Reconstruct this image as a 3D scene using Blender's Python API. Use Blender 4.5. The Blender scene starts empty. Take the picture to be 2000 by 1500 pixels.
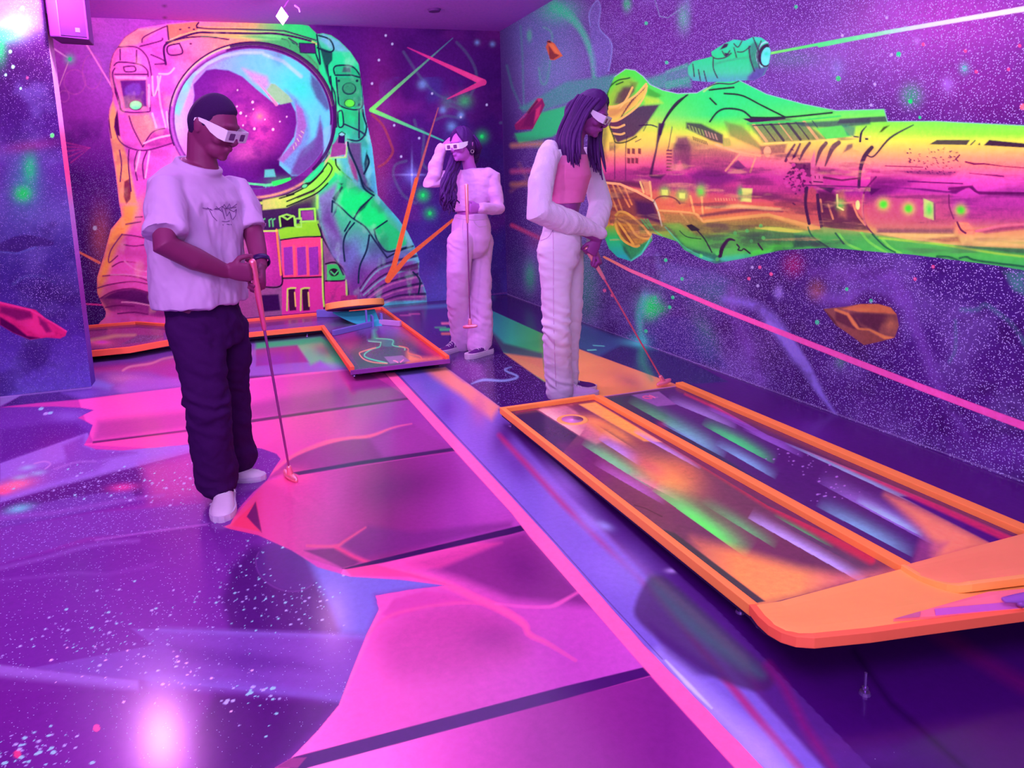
import bpy, bmesh, math, random
import numpy as np
from mathutils import Vector, Matrix, Quaternion

SC = bpy.context.scene
COL = SC.collection
rng = np.random.default_rng(7)
random.seed(7)

# ------------------------------------------------------------------ camera
IMG_W, IMG_H = 2000, 1500
FPX, PCX, PCY = 1393.15, 919.2, 583.7          # focal length and principal point in pixels
YAW, PITCH, ROLL = math.radians(18.3475), math.radians(9.2072), math.radians(-2.0815)
CAM = np.array([0.0, 0.0, 1.32])
def _axes():
    cy, sy, cp, sp = math.cos(YAW), math.sin(YAW), math.cos(PITCH), math.sin(PITCH)
    w = np.array([sy*cp, cy*cp, -sp]); r0 = np.array([cy, -sy, 0.0]); u0 = np.cross(r0, w)
    return r0*math.cos(ROLL)+u0*math.sin(ROLL), -r0*math.sin(ROLL)+u0*math.cos(ROLL), w
AR, AU, AW = _axes()
cam_data = bpy.data.cameras.new('camera')
cam = bpy.data.objects.new('camera', cam_data); COL.objects.link(cam)
cam.matrix_world = Matrix(((AR[0], AU[0], -AW[0], CAM[0]), (AR[1], AU[1], -AW[1], CAM[1]),
                           (AR[2], AU[2], -AW[2], CAM[2]), (0, 0, 0, 1)))
cam_data.sensor_fit = 'HORIZONTAL'; cam_data.sensor_width = 36.0
cam_data.lens = FPX/IMG_W*36.0
cam_data.shift_x = -(PCX-IMG_W/2)/IMG_W
cam_data.shift_y = (PCY-IMG_H/2)/IMG_W
cam_data.clip_start = 0.05
SC.camera = cam

def ray(px, py):
    return (px-PCX)/FPX*AR-(py-PCY)/FPX*AU+AW
def on_z(px, py, z=0.0):
    d = ray(px, py); return CAM+d*((z-CAM[2])/d[2])
def on_y(px, py, y):
    d = ray(px, py); return CAM+d*(y/d[1])
def on_x(px, py, x):
    d = ray(px, py); return CAM+d*(x/d[0])
def at_depth(px, py, dep):
    return CAM+ray(px, py)*dep
def depth_of(p):
    return float((np.asarray(p, float)-CAM)@AW)
def project(P):
    d = np.asarray(P, float)-CAM; q = d@AW
    return PCX+FPX*(d@AR)/q, PCY-FPX*(d@AU)/q

# ------------------------------------------------------------------ view, world, lamps
SC.view_settings.view_transform = 'Standard'; SC.view_settings.look = 'None'
SC.view_settings.exposure = 0.19; SC.view_settings.gamma = 1.0; SC.view_settings.use_curve_mapping = False
SC.cycles.max_bounces = 4; SC.cycles.diffuse_bounces = 2; SC.cycles.glossy_bounces = 2; SC.cycles.use_adaptive_sampling = True; SC.cycles.adaptive_threshold = 0.09; SC.cycles.adaptive_min_samples = 16
SC.cycles.use_denoising = True; SC.cycles.caustics_reflective = False; SC.cycles.caustics_refractive = False
SC.cycles.sample_clamp_indirect = 4.0
world = bpy.data.worlds.new('room_air'); SC.world = world; world.use_nodes = True
world.node_tree.nodes['Background'].inputs[0].default_value = (0.50, 0.30, 1.0, 1)
world.node_tree.nodes['Background'].inputs[1].default_value = 0.55

XR, YB, ZC, XL, YF = 3.045, 7.80, 2.985, -3.4, -2.2

LAMPS = []
def lamp(name, kind, loc, energy, color, size=0.1, target=None, spot=None, blend=0.6, size_y=None):
    d = bpy.data.lights.new(name, kind); d.energy = energy; d.color = color
    if kind == 'AREA':
        d.shape = 'RECTANGLE' if size_y else 'DISK'; d.size = size
        if size_y: d.size_y = size_y
    else:
        d.shadow_soft_size = size
    if spot: d.spot_size = math.radians(spot); d.spot_blend = blend
    o = bpy.data.objects.new(name, d); COL.objects.link(o); o.location = loc
    if target is not None:
        o.rotation_euler = (Vector(target)-Vector(loc)).to_track_quat('-Z', 'Y').to_euler()
    LAMPS.append(o); return o
MAG, VIO, PNK = (0.86, 0.36, 0.92), (0.64, 0.43, 1.0), (0.95, 0.40, 0.85)
# broad fill lights added out of view, overhead and behind the camera
lamp('fill_panel', 'AREA', (0.2, 0.6, 2.93), 82, VIO, 2.6, (0.2, 1.6, 0), size_y=2.4)
lamp('fill_panel', 'AREA', (0.9, 4.3, 2.94), 40, VIO, 2.8, (0.9, 4.3, 0), size_y=2.8)
lamp('fill_panel', 'AREA', (-0.6, -2.1, 1.9), 138, VIO, 3.6, (0.8, 4.0, 1.2), size_y=1.8)
lamp('spot_lamp', 'SPOT', (-1.7, 0.6, 2.75), 150, MAG, 0.10, (0.9, 4.6, 0.9), 85, 0.9)
lamp('spot_lamp', 'SPOT', (0.4, 2.9, 2.90), 260, VIO, 0.10, (1.0, 7.8, 1.9), 75, 1.0)  # added out of view to lift the light on the back wall
lamp('spot_lamp', 'SPOT', (1.7, 1.2, 2.85), 74, PNK, 0.10, (3.0, 1.9, 2.5), 90, 1.0)
lamp('spot_lamp', 'POINT', (-0.80, 5.22, 2.66), 62, (1.0, 0.40, 0.98), 0.05)
lamp('spot_lamp', 'SPOT', (-0.6, 5.6, 2.85), 70, MAG, 0.08, (-0.7, 7.8, 2.0), 110, 1.0)  # extra spot added out of view, brightens the left of the back wall
lamp('spot_lamp', 'POINT', (0.60, 6.15, 2.60), 12, MAG, 0.03)

# ------------------------------------------------------------------ colour and painting helpers
TINT = np.array([0.62, 0.36, 0.86])            # what the room light leaves of each channel
GAIN = 1.0
def lin(c):
    c = np.asarray(c, float)/255.0
    return np.where(c <= 0.04045, c/12.92, ((c+0.055)/1.055)**2.4)
def alb(c):
    return lin(c)/TINT*GAIN
def fr(ox, oy, s, *pts):
    """pixel points read off an enlarged crop: origin ox, oy and scale s"""
    return [(ox+p[0]/s, oy+p[1]/s) for p in pts]
def curve_pts(pts, closed=False, n=6):
    p = np.asarray(pts, float); m = len(p); out = []
    if m < 3: return p
    rngk = range(m if closed else m-1)
    for i in rngk:
        if closed: a, b, c, d = p[(i-1) % m], p[i], p[(i+1) % m], p[(i+2) % m]
        else: a, b, c, d = p[max(i-1, 0)], p[i], p[i+1], p[min(i+2, m-1)]
        for k in range(n):
            t = k/n
            out.append(0.5*((2*b)+(-a+c)*t+(2*a-5*b+4*c-d)*t*t+(-a+3*b-3*c+d)*t**3))
    if not closed: out.append(p[-1])
    return np.array(out)
def ell(cx, cy, rx, ry, rot=0, a0=0, a1=360, n=40):
    t = np.radians(np.linspace(a0, a1, n)); c, s = math.cos(math.radians(rot)), math.sin(math.radians(rot))
    x, y = rx*np.cos(t), ry*np.sin(t)
    return np.stack([cx+x*c-y*s, cy+x*s+y*c], 1)

def hashn(ix, iy, seed):
    h = np.sin(ix*127.1+iy*311.7+seed*74.7)*43758.5453
    return h-np.floor(h)
def vnoise(x, y, seed=0):
    ix, iy = np.floor(x), np.floor(y); fx, fy = x-ix, y-iy
    fx = fx*fx*(3-2*fx); fy = fy*fy*(3-2*fy)
    a, b = hashn(ix, iy, seed), hashn(ix+1, iy, seed); c, d = hashn(ix, iy+1, seed), hashn(ix+1, iy+1, seed)
    return (a*(1-fx)+b*fx)*(1-fy)+(c*(1-fx)+d*fx)*fy
def fbm(x, y, seed=0, o=4):
    s, a, t = 0, 0.5, 0
    for k in range(o):
        s = s+a*vnoise(x*2**k, y*2**k, seed+k*13); t += a; a *= 0.5
    return s/t

class Canvas:
    """paint laid on a flat surface: a colour and a spatter density at every vertex of its grid.
    Shapes are given as they are read off the photo and land at their place on the surface."""
    def __init__(self, P, star=0.0, base=(80, 25, 130)):
        self.P = P; x, y = project(P)
        d = (P-CAM)@AW; x = np.where(d > 0.15, x, -9e3); y = np.where(d > 0.15, y, 9e3)
        self.X, self.Y = x, y
        self.c = np.tile(lin(base), (len(P), 1)); self.s = np.full(len(P), float(star)); self.m = None
    def _sel(self, x0, y0, x1, y1):
        return np.nonzero((self.X > x0) & (self.X < x1) & (self.Y > y0) & (self.Y < y1))[0]
    def _put(self, i, cov, col, star=None):
        if self.m is not None: cov = cov*self.m[i]
        if callable(col): col = lin(col(self.X[i], self.Y[i]))
        elif col is not None: col = lin(col)
        if col is not None: self.c[i] = self.c[i]*(1-cov[:, None])+col*cov[:, None]
        if star is not None: self.s[i] = self.s[i]*(1-cov)+star*cov
    def _sdf(self, i, p):
        x, y = self.X[i], self.Y[i]; d = np.full(len(i), 1e9); ins = np.zeros(len(i), bool); n = len(p)
        for k in range(n):
            ax, ay = p[k]; bx, by = p[(k+1) % n]; ex, ey = bx-ax, by-ay
            L = ex*ex+ey*ey
            if L < 1e-9: continue
            t = np.clip(((x-ax)*ex+(y-ay)*ey)/L, 0, 1)
            d = np.minimum(d, (x-ax-t*ex)**2+(y-ay-t*ey)**2)
            if (ay > y.min() or by > y.min()) and ey != 0:
                ins ^= ((ay > y) != (by > y)) & (x < (y-ay)/ey*ex+ax)
        d = np.sqrt(d); return np.where(ins, -d, d)
    def cover(self, pts, soft=1.4, smooth=False):
        p = curve_pts(pts, True) if smooth else np.asarray(pts, float)
        i = self._sel(p[:, 0].min()-soft, p[:, 1].min()-soft, p[:, 0].max()+soft, p[:, 1].max()+soft)
        if len(i) == 0: return i, np.zeros(0)
        t = np.clip(0.5-self._sdf(i, p)/soft, 0, 1)
        return i, (t*t*(3-2*t) if soft > 3 else t)
    def poly(self, pts, col, a=1.0, soft=1.4, smooth=False, star=None):
        i, cv = self.cover(pts, soft, smooth)
        if len(i): self._put(i, cv*a, col, star)
    def clip(self, pts=None, soft=1.4, smooth=False):
        if pts is None: self.m = None; return
        m = np.zeros(len(self.P)); i, cv = self.cover(pts, soft, smooth); m[i] = cv; self.m = m
    def line(self, pts, w, col, a=1.0, soft=1.3, smooth=False, star=None):
        """w: width, or (start, end), or list of widths at the given points"""
        p0 = np.asarray(pts, float)
        ws = np.full(len(p0), float(w)) if np.isscalar(w) else (np.linspace(w[0], w[1], len(p0)) if len(w) != len(p0) else np.array(w, float))
        if smooth and len(p0) > 2:
            p = curve_pts(np.column_stack([p0, ws]))
        else: p = np.column_stack([p0, ws])
        R = p[:, 2].max()/2+soft
        i = self._sel(p[:, 0].min()-R, p[:, 1].min()-R, p[:, 0].max()+R, p[:, 1].max()+R)
        if len(i) == 0: return
        x, y = self.X[i], self.Y[i]; cov = np.zeros(len(i))
        for k in range(len(p)-1):
            ax, ay, aw = p[k]; bx, by, bw = p[k+1]; ex, ey = bx-ax, by-ay; L = ex*ex+ey*ey+1e-9
            t = np.clip(((x-ax)*ex+(y-ay)*ey)/L, 0, 1)
            d = np.hypot(x-ax-t*ex, y-ay-t*ey)-(aw+(bw-aw)*t)/2
            cov = np.maximum(cov, np.clip(0.5-d/soft, 0, 1))
        self._put(i, cov*a, col, star)
    def lines(self, w, col, a, *pls, smooth=True, soft=1.3):
        for pl in pls: self.line(pl, w*1.22 if np.isscalar(w) else w, col, a, soft, smooth)
    def blob(self, cx, cy, rx, ry, col, a=1.0, rot=0, pw=1.0, star=None):
        R = max(rx, ry)*2.2
        i = self._sel(cx-R, cy-R, cx+R, cy+R)
        if len(i) == 0: return
        c, s = math.cos(math.radians(rot)), math.sin(math.radians(rot))
        x, y = self.X[i]-cx, self.Y[i]-cy
        q = ((x*c+y*s)/rx)**2+((-x*s+y*c)/ry)**2
        self._put(i, a*np.exp(-(q**pw)*1.2), col, star)
    def streak(self, a, b, w, col, al=1.0, fade=0.9, sharp=1):
        """sprayed streak from a to b: crisp along the line, fading across its width w and at both ends"""
        (ax, ay), (bx, by) = a, b; ex, ey = bx-ax, by-ay; L = math.hypot(ex, ey); ex, ey = ex/L, ey/L; R = abs(w)+3
        i = self._sel(min(ax, bx)-R, min(ay, by)-R, max(ax, bx)+R, max(ay, by)+R)
        if len(i) == 0: return
        x, y = self.X[i]-ax, self.Y[i]-ay; t = (x*ex+y*ey)/L; s = (x*ey-y*ex)/w
        k = np.clip(np.sin(np.pi*np.clip(t, 0, 1)), 0, 1)**fade
        cov = k*np.where(s >= 0, np.exp(-(s*1.5)**2), 0)*np.clip(s*abs(w)/1.5+0.5, 0, 1)
        self._put(i, cov*al, col)
    def spatter(self, cx, cy, rx, ry, n, r=(1, 2.6), cols=((150, 190, 240), (180, 150, 245)), flat=0.55, seed=1):
        rs = np.random.default_rng(seed)
        for _ in range(n):
            q = r[0]+(r[1]-r[0])*rs.random()**2.5; self.poly(ell(cx+rs.normal(0, rx), cy+rs.normal(0, ry), q*1.3, q*flat*1.3, -15, n=9), cols[rs.integers(len(cols))], 0.95, 1.0)
    def dot(self, cx, cy, r, col, a=1.0):
        self.line([(cx, cy-r*0.1), (cx, cy+r*0.1)], 2*r*0.9, col, a)
    def cloud(self, col, a, sx, sy, seed=0, lo=0.45, hi=0.75, star=None, box=None):
        i = np.arange(len(self.P)) if box is None else self._sel(*box)
        n = fbm(self.X[i]/sx, self.Y[i]/sy, seed)
        t = np.clip((n-lo)/(hi-lo), 0, 1); self._put(i, a*t*t*(3-2*t), col, star)

MATS = {}
def nt_new(name):
    m = bpy.data.materials.new(name); m.use_nodes = True; nt = m.node_tree
    nt.nodes.clear(); out = nt.nodes.new('ShaderNodeOutputMaterial'); return m, nt, out
def mural_mat(name, gloss=0.03, rough=0.5, star_scale=120.0, star_scale2=45.0, star_rgb=(186, 150, 250), amount=0.85, grain=0.12):
    m, nt, out = nt_new(name); N = nt.nodes.new; K = nt.links.new
    at = N('ShaderNodeAttribute'); at.attribute_name = 'paint'
    tc = N('ShaderNodeTexCoord')
    dots = None
    for sc, k in ((star_scale, 0.40), (star_scale2, 0.17), (star_scale2*0.37, 0.07)):
        v = N('ShaderNodeTexVoronoi'); v.inputs['Scale'].default_value = sc; K(tc.outputs['Object'], v.inputs['Vector'])
        th = N('ShaderNodeMath'); th.operation = 'MULTIPLY'; K(at.outputs['Alpha'], th.inputs[0]); th.inputs[1].default_value = k*amount
        sb = N('ShaderNodeMath'); sb.operation = 'SUBTRACT'; K(th.outputs[0], sb.inputs[0]); K(v.outputs['Distance'], sb.inputs[1])
        mu = N('ShaderNodeMath'); mu.operation = 'MULTIPLY'; K(sb.outputs[0], mu.inputs[0]); mu.inputs[1].default_value = 14.0; mu.use_clamp = True
        if dots is None: dots = mu
        else:
            mx = N('ShaderNodeMath'); mx.operation = 'MAXIMUM'; K(dots.outputs[0], mx.inputs[0]); K(mu.outputs[0], mx.inputs[1]); dots = mx
    mix = N('ShaderNodeMix'); mix.data_type = 'RGBA'; mix.clamp_factor = True
    K(dots.outputs[0], mix.inputs['Factor']); K(at.outputs['Color'], mix.inputs['A'])
    sc = alb(star_rgb); mix.inputs['B'].default_value = (*sc, 1)
    g1 = N('ShaderNodeTexNoise'); g1.inputs['Scale'].default_value = 42; g1.inputs['Detail'].default_value = 4; g1.inputs['Roughness'].default_value = 0.7; K(tc.outputs['Object'], g1.inputs['Vector'])
    g2 = N('ShaderNodeMapRange'); K(g1.outputs['Fac'], g2.inputs['Value']); g2.inputs['From Min'].default_value = 0.3; g2.inputs['From Max'].default_value = 0.7; g2.inputs['To Min'].default_value = 1-grain; g2.inputs['To Max'].default_value = 1+grain*0.9
    gv = N('ShaderNodeVectorMath'); gv.operation = 'SCALE'; K(mix.outputs['Result'], gv.inputs[0]); K(g2.outputs[0], gv.inputs['Scale'])
    df = N('ShaderNodeBsdfDiffuse'); K(gv.outputs[0], df.inputs['Color'])
    gl = N('ShaderNodeBsdfGlossy'); gl.inputs['Roughness'].default_value = rough; gl.inputs['Color'].default_value = (1, 1, 1, 1)
    fz = N('ShaderNodeFresnel'); fz.inputs['IOR'].default_value = 1.45
    fm = N('ShaderNodeMath'); fm.operation = 'MULTIPLY'; K(fz.outputs[0], fm.inputs[0]); fm.inputs[1].default_value = gloss/0.034
    fm.use_clamp = True
    ms = N('ShaderNodeMixShader'); K(fm.outputs[0], ms.inputs[0]); K(df.outputs[0], ms.inputs[1]); K(gl.outputs[0], ms.inputs[2])
    K(ms.outputs[0], out.inputs['Surface']); return m

def plain(name, c, rough=0.6, metal=0.0, spec=0.35, noise=0.06, nscale=30.0, raw=False, bump=0.0, bscale=120.0, sheen=0.0):
    """painted, cloth or metal surface with a little procedural unevenness; c is the colour seen in the room"""
    if name in MATS: return MATS[name]
    m, nt, out = nt_new(name); N = nt.nodes.new; K = nt.links.new
    b = N('ShaderNodeBsdfPrincipled'); K(b.outputs[0], out.inputs['Surface'])
    b.inputs['Roughness'].default_value = rough; b.inputs['Metallic'].default_value = metal
    b.inputs['Specular IOR Level'].default_value = spec
    if sheen: b.inputs['Sheen Weight'].default_value = sheen
    a = np.asarray(c, float) if raw else np.clip(alb(c), 0, 1.0)
    nz = N('ShaderNodeTexNoise'); nz.inputs['Scale'].default_value = nscale; nz.inputs['Detail'].default_value = 2
    tc = N('ShaderNodeTexCoord'); K(tc.outputs['Object'], nz.inputs['Vector'])
    rm = N('ShaderNodeMix'); rm.data_type = 'RGBA'; K(nz.outputs['Fac'], rm.inputs['Factor'])
    rm.inputs['A'].default_value = (*(a*(1-noise)), 1); rm.inputs['B'].default_value = (*np.clip(a*(1+noise), 0, 1), 1)
    K(rm.outputs['Result'], b.inputs['Base Color'])
    if bump:
        n2 = N('ShaderNodeTexNoise'); n2.inputs['Scale'].default_value = bscale; K(tc.outputs['Object'], n2.inputs['Vector'])
        bp = N('ShaderNodeBump'); bp.inputs['Strength'].default_value = bump; bp.inputs['Distance'].default_value = 0.01
        K(n2.outputs['Fac'], bp.inputs['Height']); K(bp.outputs[0], b.inputs['Normal'])
    MATS[name] = m; return m

def fluo(name, c, gloss=0.03, rough=0.4, noise=0.04, nscale=12.0):
    """fluorescent paint: gives back more of its own hue than the violet light brings"""
    if name in MATS: return MATS[name]
    m, nt, out = nt_new(name); N = nt.nodes.new; K = nt.links.new; a = alb(c)
    nz = N('ShaderNodeTexNoise'); nz.inputs['Scale'].default_value = nscale; nz.inputs['Detail'].default_value = 2
    tc = N('ShaderNodeTexCoord'); K(tc.outputs['Object'], nz.inputs['Vector'])
    rm = N('ShaderNodeMix'); rm.data_type = 'RGBA'; K(nz.outputs['Fac'], rm.inputs['Factor'])
    rm.inputs['A'].default_value = (*(a*(1-noise)), 1); rm.inputs['B'].default_value = (*(a*(1+noise)), 1)
    df = N('ShaderNodeBsdfDiffuse'); K(rm.outputs['Result'], df.inputs['Color']); gl = N('ShaderNodeBsdfGlossy'); gl.inputs['Roughness'].default_value = rough
    ms = N('ShaderNodeMixShader'); ms.inputs[0].default_value = gloss; K(df.outputs[0], ms.inputs[1]); K(gl.outputs[0], ms.inputs[2]); K(ms.outputs[0], out.inputs['Surface'])
    MATS[name] = m; return m

def link(name, me, mat=None, parent=None, kind=None):
    o = bpy.data.objects.new(name, me); COL.objects.link(o)
    if mat is not None: me.materials.append(mat)
    if parent is not None: o.parent = parent
    if kind: o['kind'] = kind
    return o
def grid_surface(name, us, vs, fn, canvas_fn, mat, back=None, parent=None, kind='structure'):
    """grid of quads over us x vs placed by fn(u, v) and painted by canvas_fn"""
    nu, nv = len(us), len(vs); U, V = np.meshgrid(us, vs)
    P = fn(U.ravel(), V.ravel())
    cv = Canvas(P); canvas_fn(cv)
    me = bpy.data.meshes.new(name)
    idx = np.arange(nu*nv).reshape(nv, nu)
    F = np.stack([idx[:-1, :-1], idx[:-1, 1:], idx[1:, 1:], idx[1:, :-1]], -1).reshape(-1, 4)
    me.vertices.add(len(P)); me.vertices.foreach_set('co', P.astype(np.float32).ravel())
    me.loops.add(F.size); me.loops.foreach_set('vertex_index', F.astype(np.int32).ravel())
    me.polygons.add(len(F)); me.polygons.foreach_set('loop_start', np.arange(0, F.size, 4, dtype=np.int32))
    me.polygons.foreach_set('loop_total', np.full(len(F), 4, np.int32))
    me.update(calc_edges=True)
    at = me.color_attributes.new('paint', 'FLOAT_COLOR', 'POINT')
    c = np.column_stack([cv.c*1.14*cv.c.max(1, keepdims=True)**0.13/TINT*GAIN, cv.s]).astype(np.float32)
    at.data.foreach_set('color', c.ravel())
    o = link(name, me, mat, parent, kind)
    return o, cv
# ------------------------------------------------------------------ back wall: the astronaut mural
def kA(*p): return fr(180, 0, 3.75, *p)
def kB(*p): return fr(500, 0, 3.75, *p)
def kC(*p): return fr(150, 350, 3.75, *p)
def kD(*p): return fr(500, 350, 3.75, *p)
def kE(*p): return fr(0, 0, 3.75, *p)
def kG(*p): return fr(700, 0, 3.75, *p)
DK = (72, 18, 98); DKG = (30, 45, 80)
def grad2(stops, axis='y'):
    """colour as a function of pixel y (or x) through the given stops"""
    ks = np.array([s[0] for s in stops], float); cs = np.array([s[1] for s in stops], float)
    def f(x, y):
        t = y if axis == 'y' else x
        return np.stack([np.interp(t, ks, cs[:, j]) for j in range(3)], 1)
    return f
def paint_back(c):
    X, Y = c.X, c.Y
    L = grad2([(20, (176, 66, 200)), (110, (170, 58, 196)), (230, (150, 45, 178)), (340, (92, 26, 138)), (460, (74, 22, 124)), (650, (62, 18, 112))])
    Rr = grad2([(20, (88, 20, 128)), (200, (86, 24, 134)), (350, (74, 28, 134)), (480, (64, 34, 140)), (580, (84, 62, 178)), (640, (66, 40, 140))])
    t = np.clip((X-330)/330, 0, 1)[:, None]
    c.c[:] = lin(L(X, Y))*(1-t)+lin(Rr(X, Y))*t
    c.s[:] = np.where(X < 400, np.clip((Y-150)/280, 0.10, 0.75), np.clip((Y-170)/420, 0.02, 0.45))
    c.cloud((60, 14, 108), 0.55, 60, 50, 3, 0.5, 0.8)
    c.cloud((150, 40, 160), 0.35, 80, 70, 9, 0.5, 0.8, box=(690, 60, 1000, 640))
    c.cloud((60, 60, 165), 0.45, 50, 60, 5, 0.5, 0.8, box=(740, 150, 1000, 640))
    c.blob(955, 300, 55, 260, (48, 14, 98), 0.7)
    c.blob(880, 570, 60, 60, (96, 84, 205), 0.6); c.blob(825, 480, 30, 60, (80, 50, 170), 0.5)
    c.blob(742, 250, 40, 170, (150, 34, 140), 0.55); c.blob(735, 330, 26, 110, (165, 60, 120), 0.4, star=0.7)
    c.blob(205, 110, 50, 90, (190, 90, 230), 0.6); c.blob(175, 45, 45, 30, (215, 85, 225), 0.55)  # last blob paints lamp glow near the ceiling into the wall colour
    c.blob(200, 560, 40, 50, (70, 18, 110), 0.7)
    # faint gas contours
    for pl in (kG((330, 380), (450, 560), (560, 680), (640, 720), (760, 760), (850, 640), (860, 520), (800, 400), (720, 310)),
               kG((560, 880), (640, 850), (740, 860), (760, 820), (690, 780), (620, 790)),
               kG((410, 880), (430, 940), (480, 970), (470, 1180), (520, 1250), (640, 1330)),
               kG((350, 1180), (270, 1210), (260, 1300), (330, 1430), (420, 1490)),
               kG((1040, 900), (1100, 900), (1110, 960), (1080, 1020))):
        c.line(pl, 5, (90, 110, 150), 0.35, 3, True)
    c.lines(4, (175, 70, 60), 0.55, kG((100, 840), (180, 920), (240, 1060), (250, 1120), (200, 1190), (150, 1220)))
    c.blob(907, 197, 14, 13, (70, 180, 120), 0.75); c.blob(873, 200, 12, 12, (80, 130, 150), 0.5)
    for x, y, r in ((825, 165, 9), (882, 247, 9), (865, 215, 7), (932, 83, 5), (962, 86, 5), (900, 225, 7)): c.blob(x, y, r, r, (120, 150, 235), 0.8)
    for x, y in kG((475, 1430), (905, 1000)) + kD((1222, 118), (1273, 250)):
        c.blob(x, y, 11, 11, (30, 190, 110), 0.75); c.dot(x, y, 3.5, (40, 240, 120))
    for x, y in kG((150, 440), (248, 322), (200, 260), (100, 612), (540, 685), (445, 1012), (313, 1147), (940, 768), (262, 918), (750, 858)):
        c.dot(x, y, 2.4, (190, 180, 245))
    # large flare star
    sx, sy = kG((392, 1280))[0]
    c.blob(sx, sy, 15, 15, (120, 110, 230), 0.8); c.blob(sx, sy, 26, 2.2, (150, 140, 245), 0.9); c.blob(sx, sy, 2.2, 34, (140, 140, 240), 0.9); c.dot(sx, sy, 2.5, (200, 190, 250))
    # left side gas, lamp star and lines
    for cx, cy, r, ry in ((146, 160, 21, 24), (180, 140, 19, 34), (125, 188, 10, 11)):
        c.line(ell(cx, cy, r, ry), 2, (200, 90, 190), 0.45, 2)
    c.line(kE((385, 350), (500, 425)), 2.2, (240, 150, 240)); c.line(kE((500, 455), (425, 655)), (2.2, 1.0), (225, 140, 215))
    c.blob(*kE((512, 433))[0], 10, 10, (100, 190, 190), 0.8); c.dot(*kE((512, 433))[0], 4, (60, 220, 150))
    c.line(kE((612, 290), (822, 640)), 2.6, (255, 130, 230))
    for a in ((480, 1045), (480, 1075), (485, 1110), (500, 1150), (520, 1190)): c.line(kE(a, (660, 1082)), (3, 0.8), (205, 50, 150), 0.5, 2)
    c.line(kC((0, 525), (165, 612)), (3.6, 5.0), (240, 110, 90)); c.line(kC((40, 912), (205, 922)), 3, (225, 50, 150)); c.dot(*kC((133, 358))[0], 4.4, (170, 190, 245))
    # ---- suit
    sil = kA((330, 210), (240, 270), (190, 340), (150, 400), (130, 470), (125, 540), (135, 600), (150, 680), (150, 740), (125, 800), (118, 880), (125, 960), (140, 1050), (160, 1180), (180, 1320), (200, 1490)) \
        + kC((330, 270), (250, 370), (200, 560), (150, 720), (150, 830), (170, 880), (215, 970), (212, 1010), (165, 1055), (150, 1200)) + [(835, 640)] \
        + kD((1250, 885), (1245, 830), (1225, 770), (1190, 700), (1195, 600), (1160, 490), (1110, 390), (1040, 290), (960, 200), (890, 120)) \
        + kB((870, 1250), (850, 1080), (800, 850), (770, 600), (750, 470), (690, 380), (610, 300), (550, 260), (490, 245), (445, 250), (385, 190)) + [(580, 46), (380, 42), (330, 46)]
    fx = grad2([(190, (255, 130, 120)), (240, (250, 110, 190)), (330, (238, 96, 205)), (420, (245, 120, 140)), (480, (230, 150, 120)), (560, (60, 215, 120)), (640, (36, 220, 130)), (700, (50, 215, 160)), (740, (80, 190, 225))], 'x')
    c.blob(196, 460, 22, 60, (200, 90, 90), 0.5)
    c.poly(sil, fx, star=0.0)
    c.clip(sil)
    # left arm
    c.poly(kC((330, 0), (300, 300), (200, 560), (145, 720), (150, 1080), (560, 1100), (800, 1100), (620, 0)), (236, 76, 190), 0.9, 30)
    c.poly(kC((300, 0), (330, 260), (240, 380), (200, 560), (150, 720), (150, 850), (165, 860), (230, 700), (300, 500), (420, 300), (440, 150), (380, 0)), (255, 150, 78), 0.95, 16)
    c.blob(262, 385, 16, 40, (255, 190, 80), 0.8); c.blob(205, 600, 18, 40, (255, 150, 110), 0.6)
    c.poly(kC((170, 880), (260, 830), (420, 800), (560, 850), (900, 980), (900, 1020), (300, 1010), (225, 960)), (120, 22, 120), 0.8, 12)
    c.poly(kC((175, 875), (300, 815), (420, 802), (600, 850), (900, 960), (560, 930), (330, 880)), (72, 12, 100), 0.8, 6)
    c.poly(kC((190, 990), (320, 960), (540, 1000), (620, 1070), (160, 1060)), (232, 80, 190), 0.7, 20)
    c.lines(2.4, (120, 20, 110), 0.9, kC((330, 405), (250, 520), (235, 610), (300, 560)), kC((330, 405), (420, 415), (500, 432)), kC((190, 710), (320, 702), (470, 725), (545, 760)),
            kC((145, 800), (250, 770), (420, 750), (560, 780)), kC((170, 875), (260, 825), (400, 802), (560, 840)), kC((260, 640), (330, 605), (430, 610)), kC((360, 330), (470, 312)),
            kC((210, 940), (300, 925), (420, 930)), kC((300, 985), (420, 975), (520, 990)), kC((430, 280), (480, 275)), kC((345, 480), (420, 490), (500, 480)), kC((520, 560), (530, 730)))
    c.lines(2.2, (255, 150, 220), 0.6, kC((350, 600), (430, 660), (540, 680)), kC((250, 700), (400, 700), (520, 720)), kC((330, 900), (430, 905), (560, 930)))
    c.blob(265, 520, 25, 35, (245, 90, 200), 0.5)
    # left pack of the suit
    c.poly(kA((330, 210), (240, 270), (190, 340), (150, 400), (125, 540), (150, 680), (150, 740), (118, 880), (140, 1050), (200, 1490), (330, 1490), (600, 1100), (600, 560), (540, 180)), (226, 84, 212), 0.9, 20)
    c.poly(kA((330, 210), (240, 270), (180, 345), (330, 330), (480, 220), (545, 200)), (255, 140, 150), 0.8, 10)
    c.poly(kA((150, 740), (118, 880), (140, 1050), (165, 1200), (200, 1490), (330, 1490), (270, 1200), (230, 1060), (190, 980), (175, 800)), (255, 160, 110), 0.95, 8)
    c.poly(kA((165, 870), (185, 800), (195, 900), (205, 1000), (180, 990), (160, 930)), (88, 14, 100), 1, 2)
    c.poly(kA((235, 1330), (272, 1308), (285, 1400), (280, 1460), (250, 1495), (230, 1440)), (150, 50, 80), 1, 3)
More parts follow.
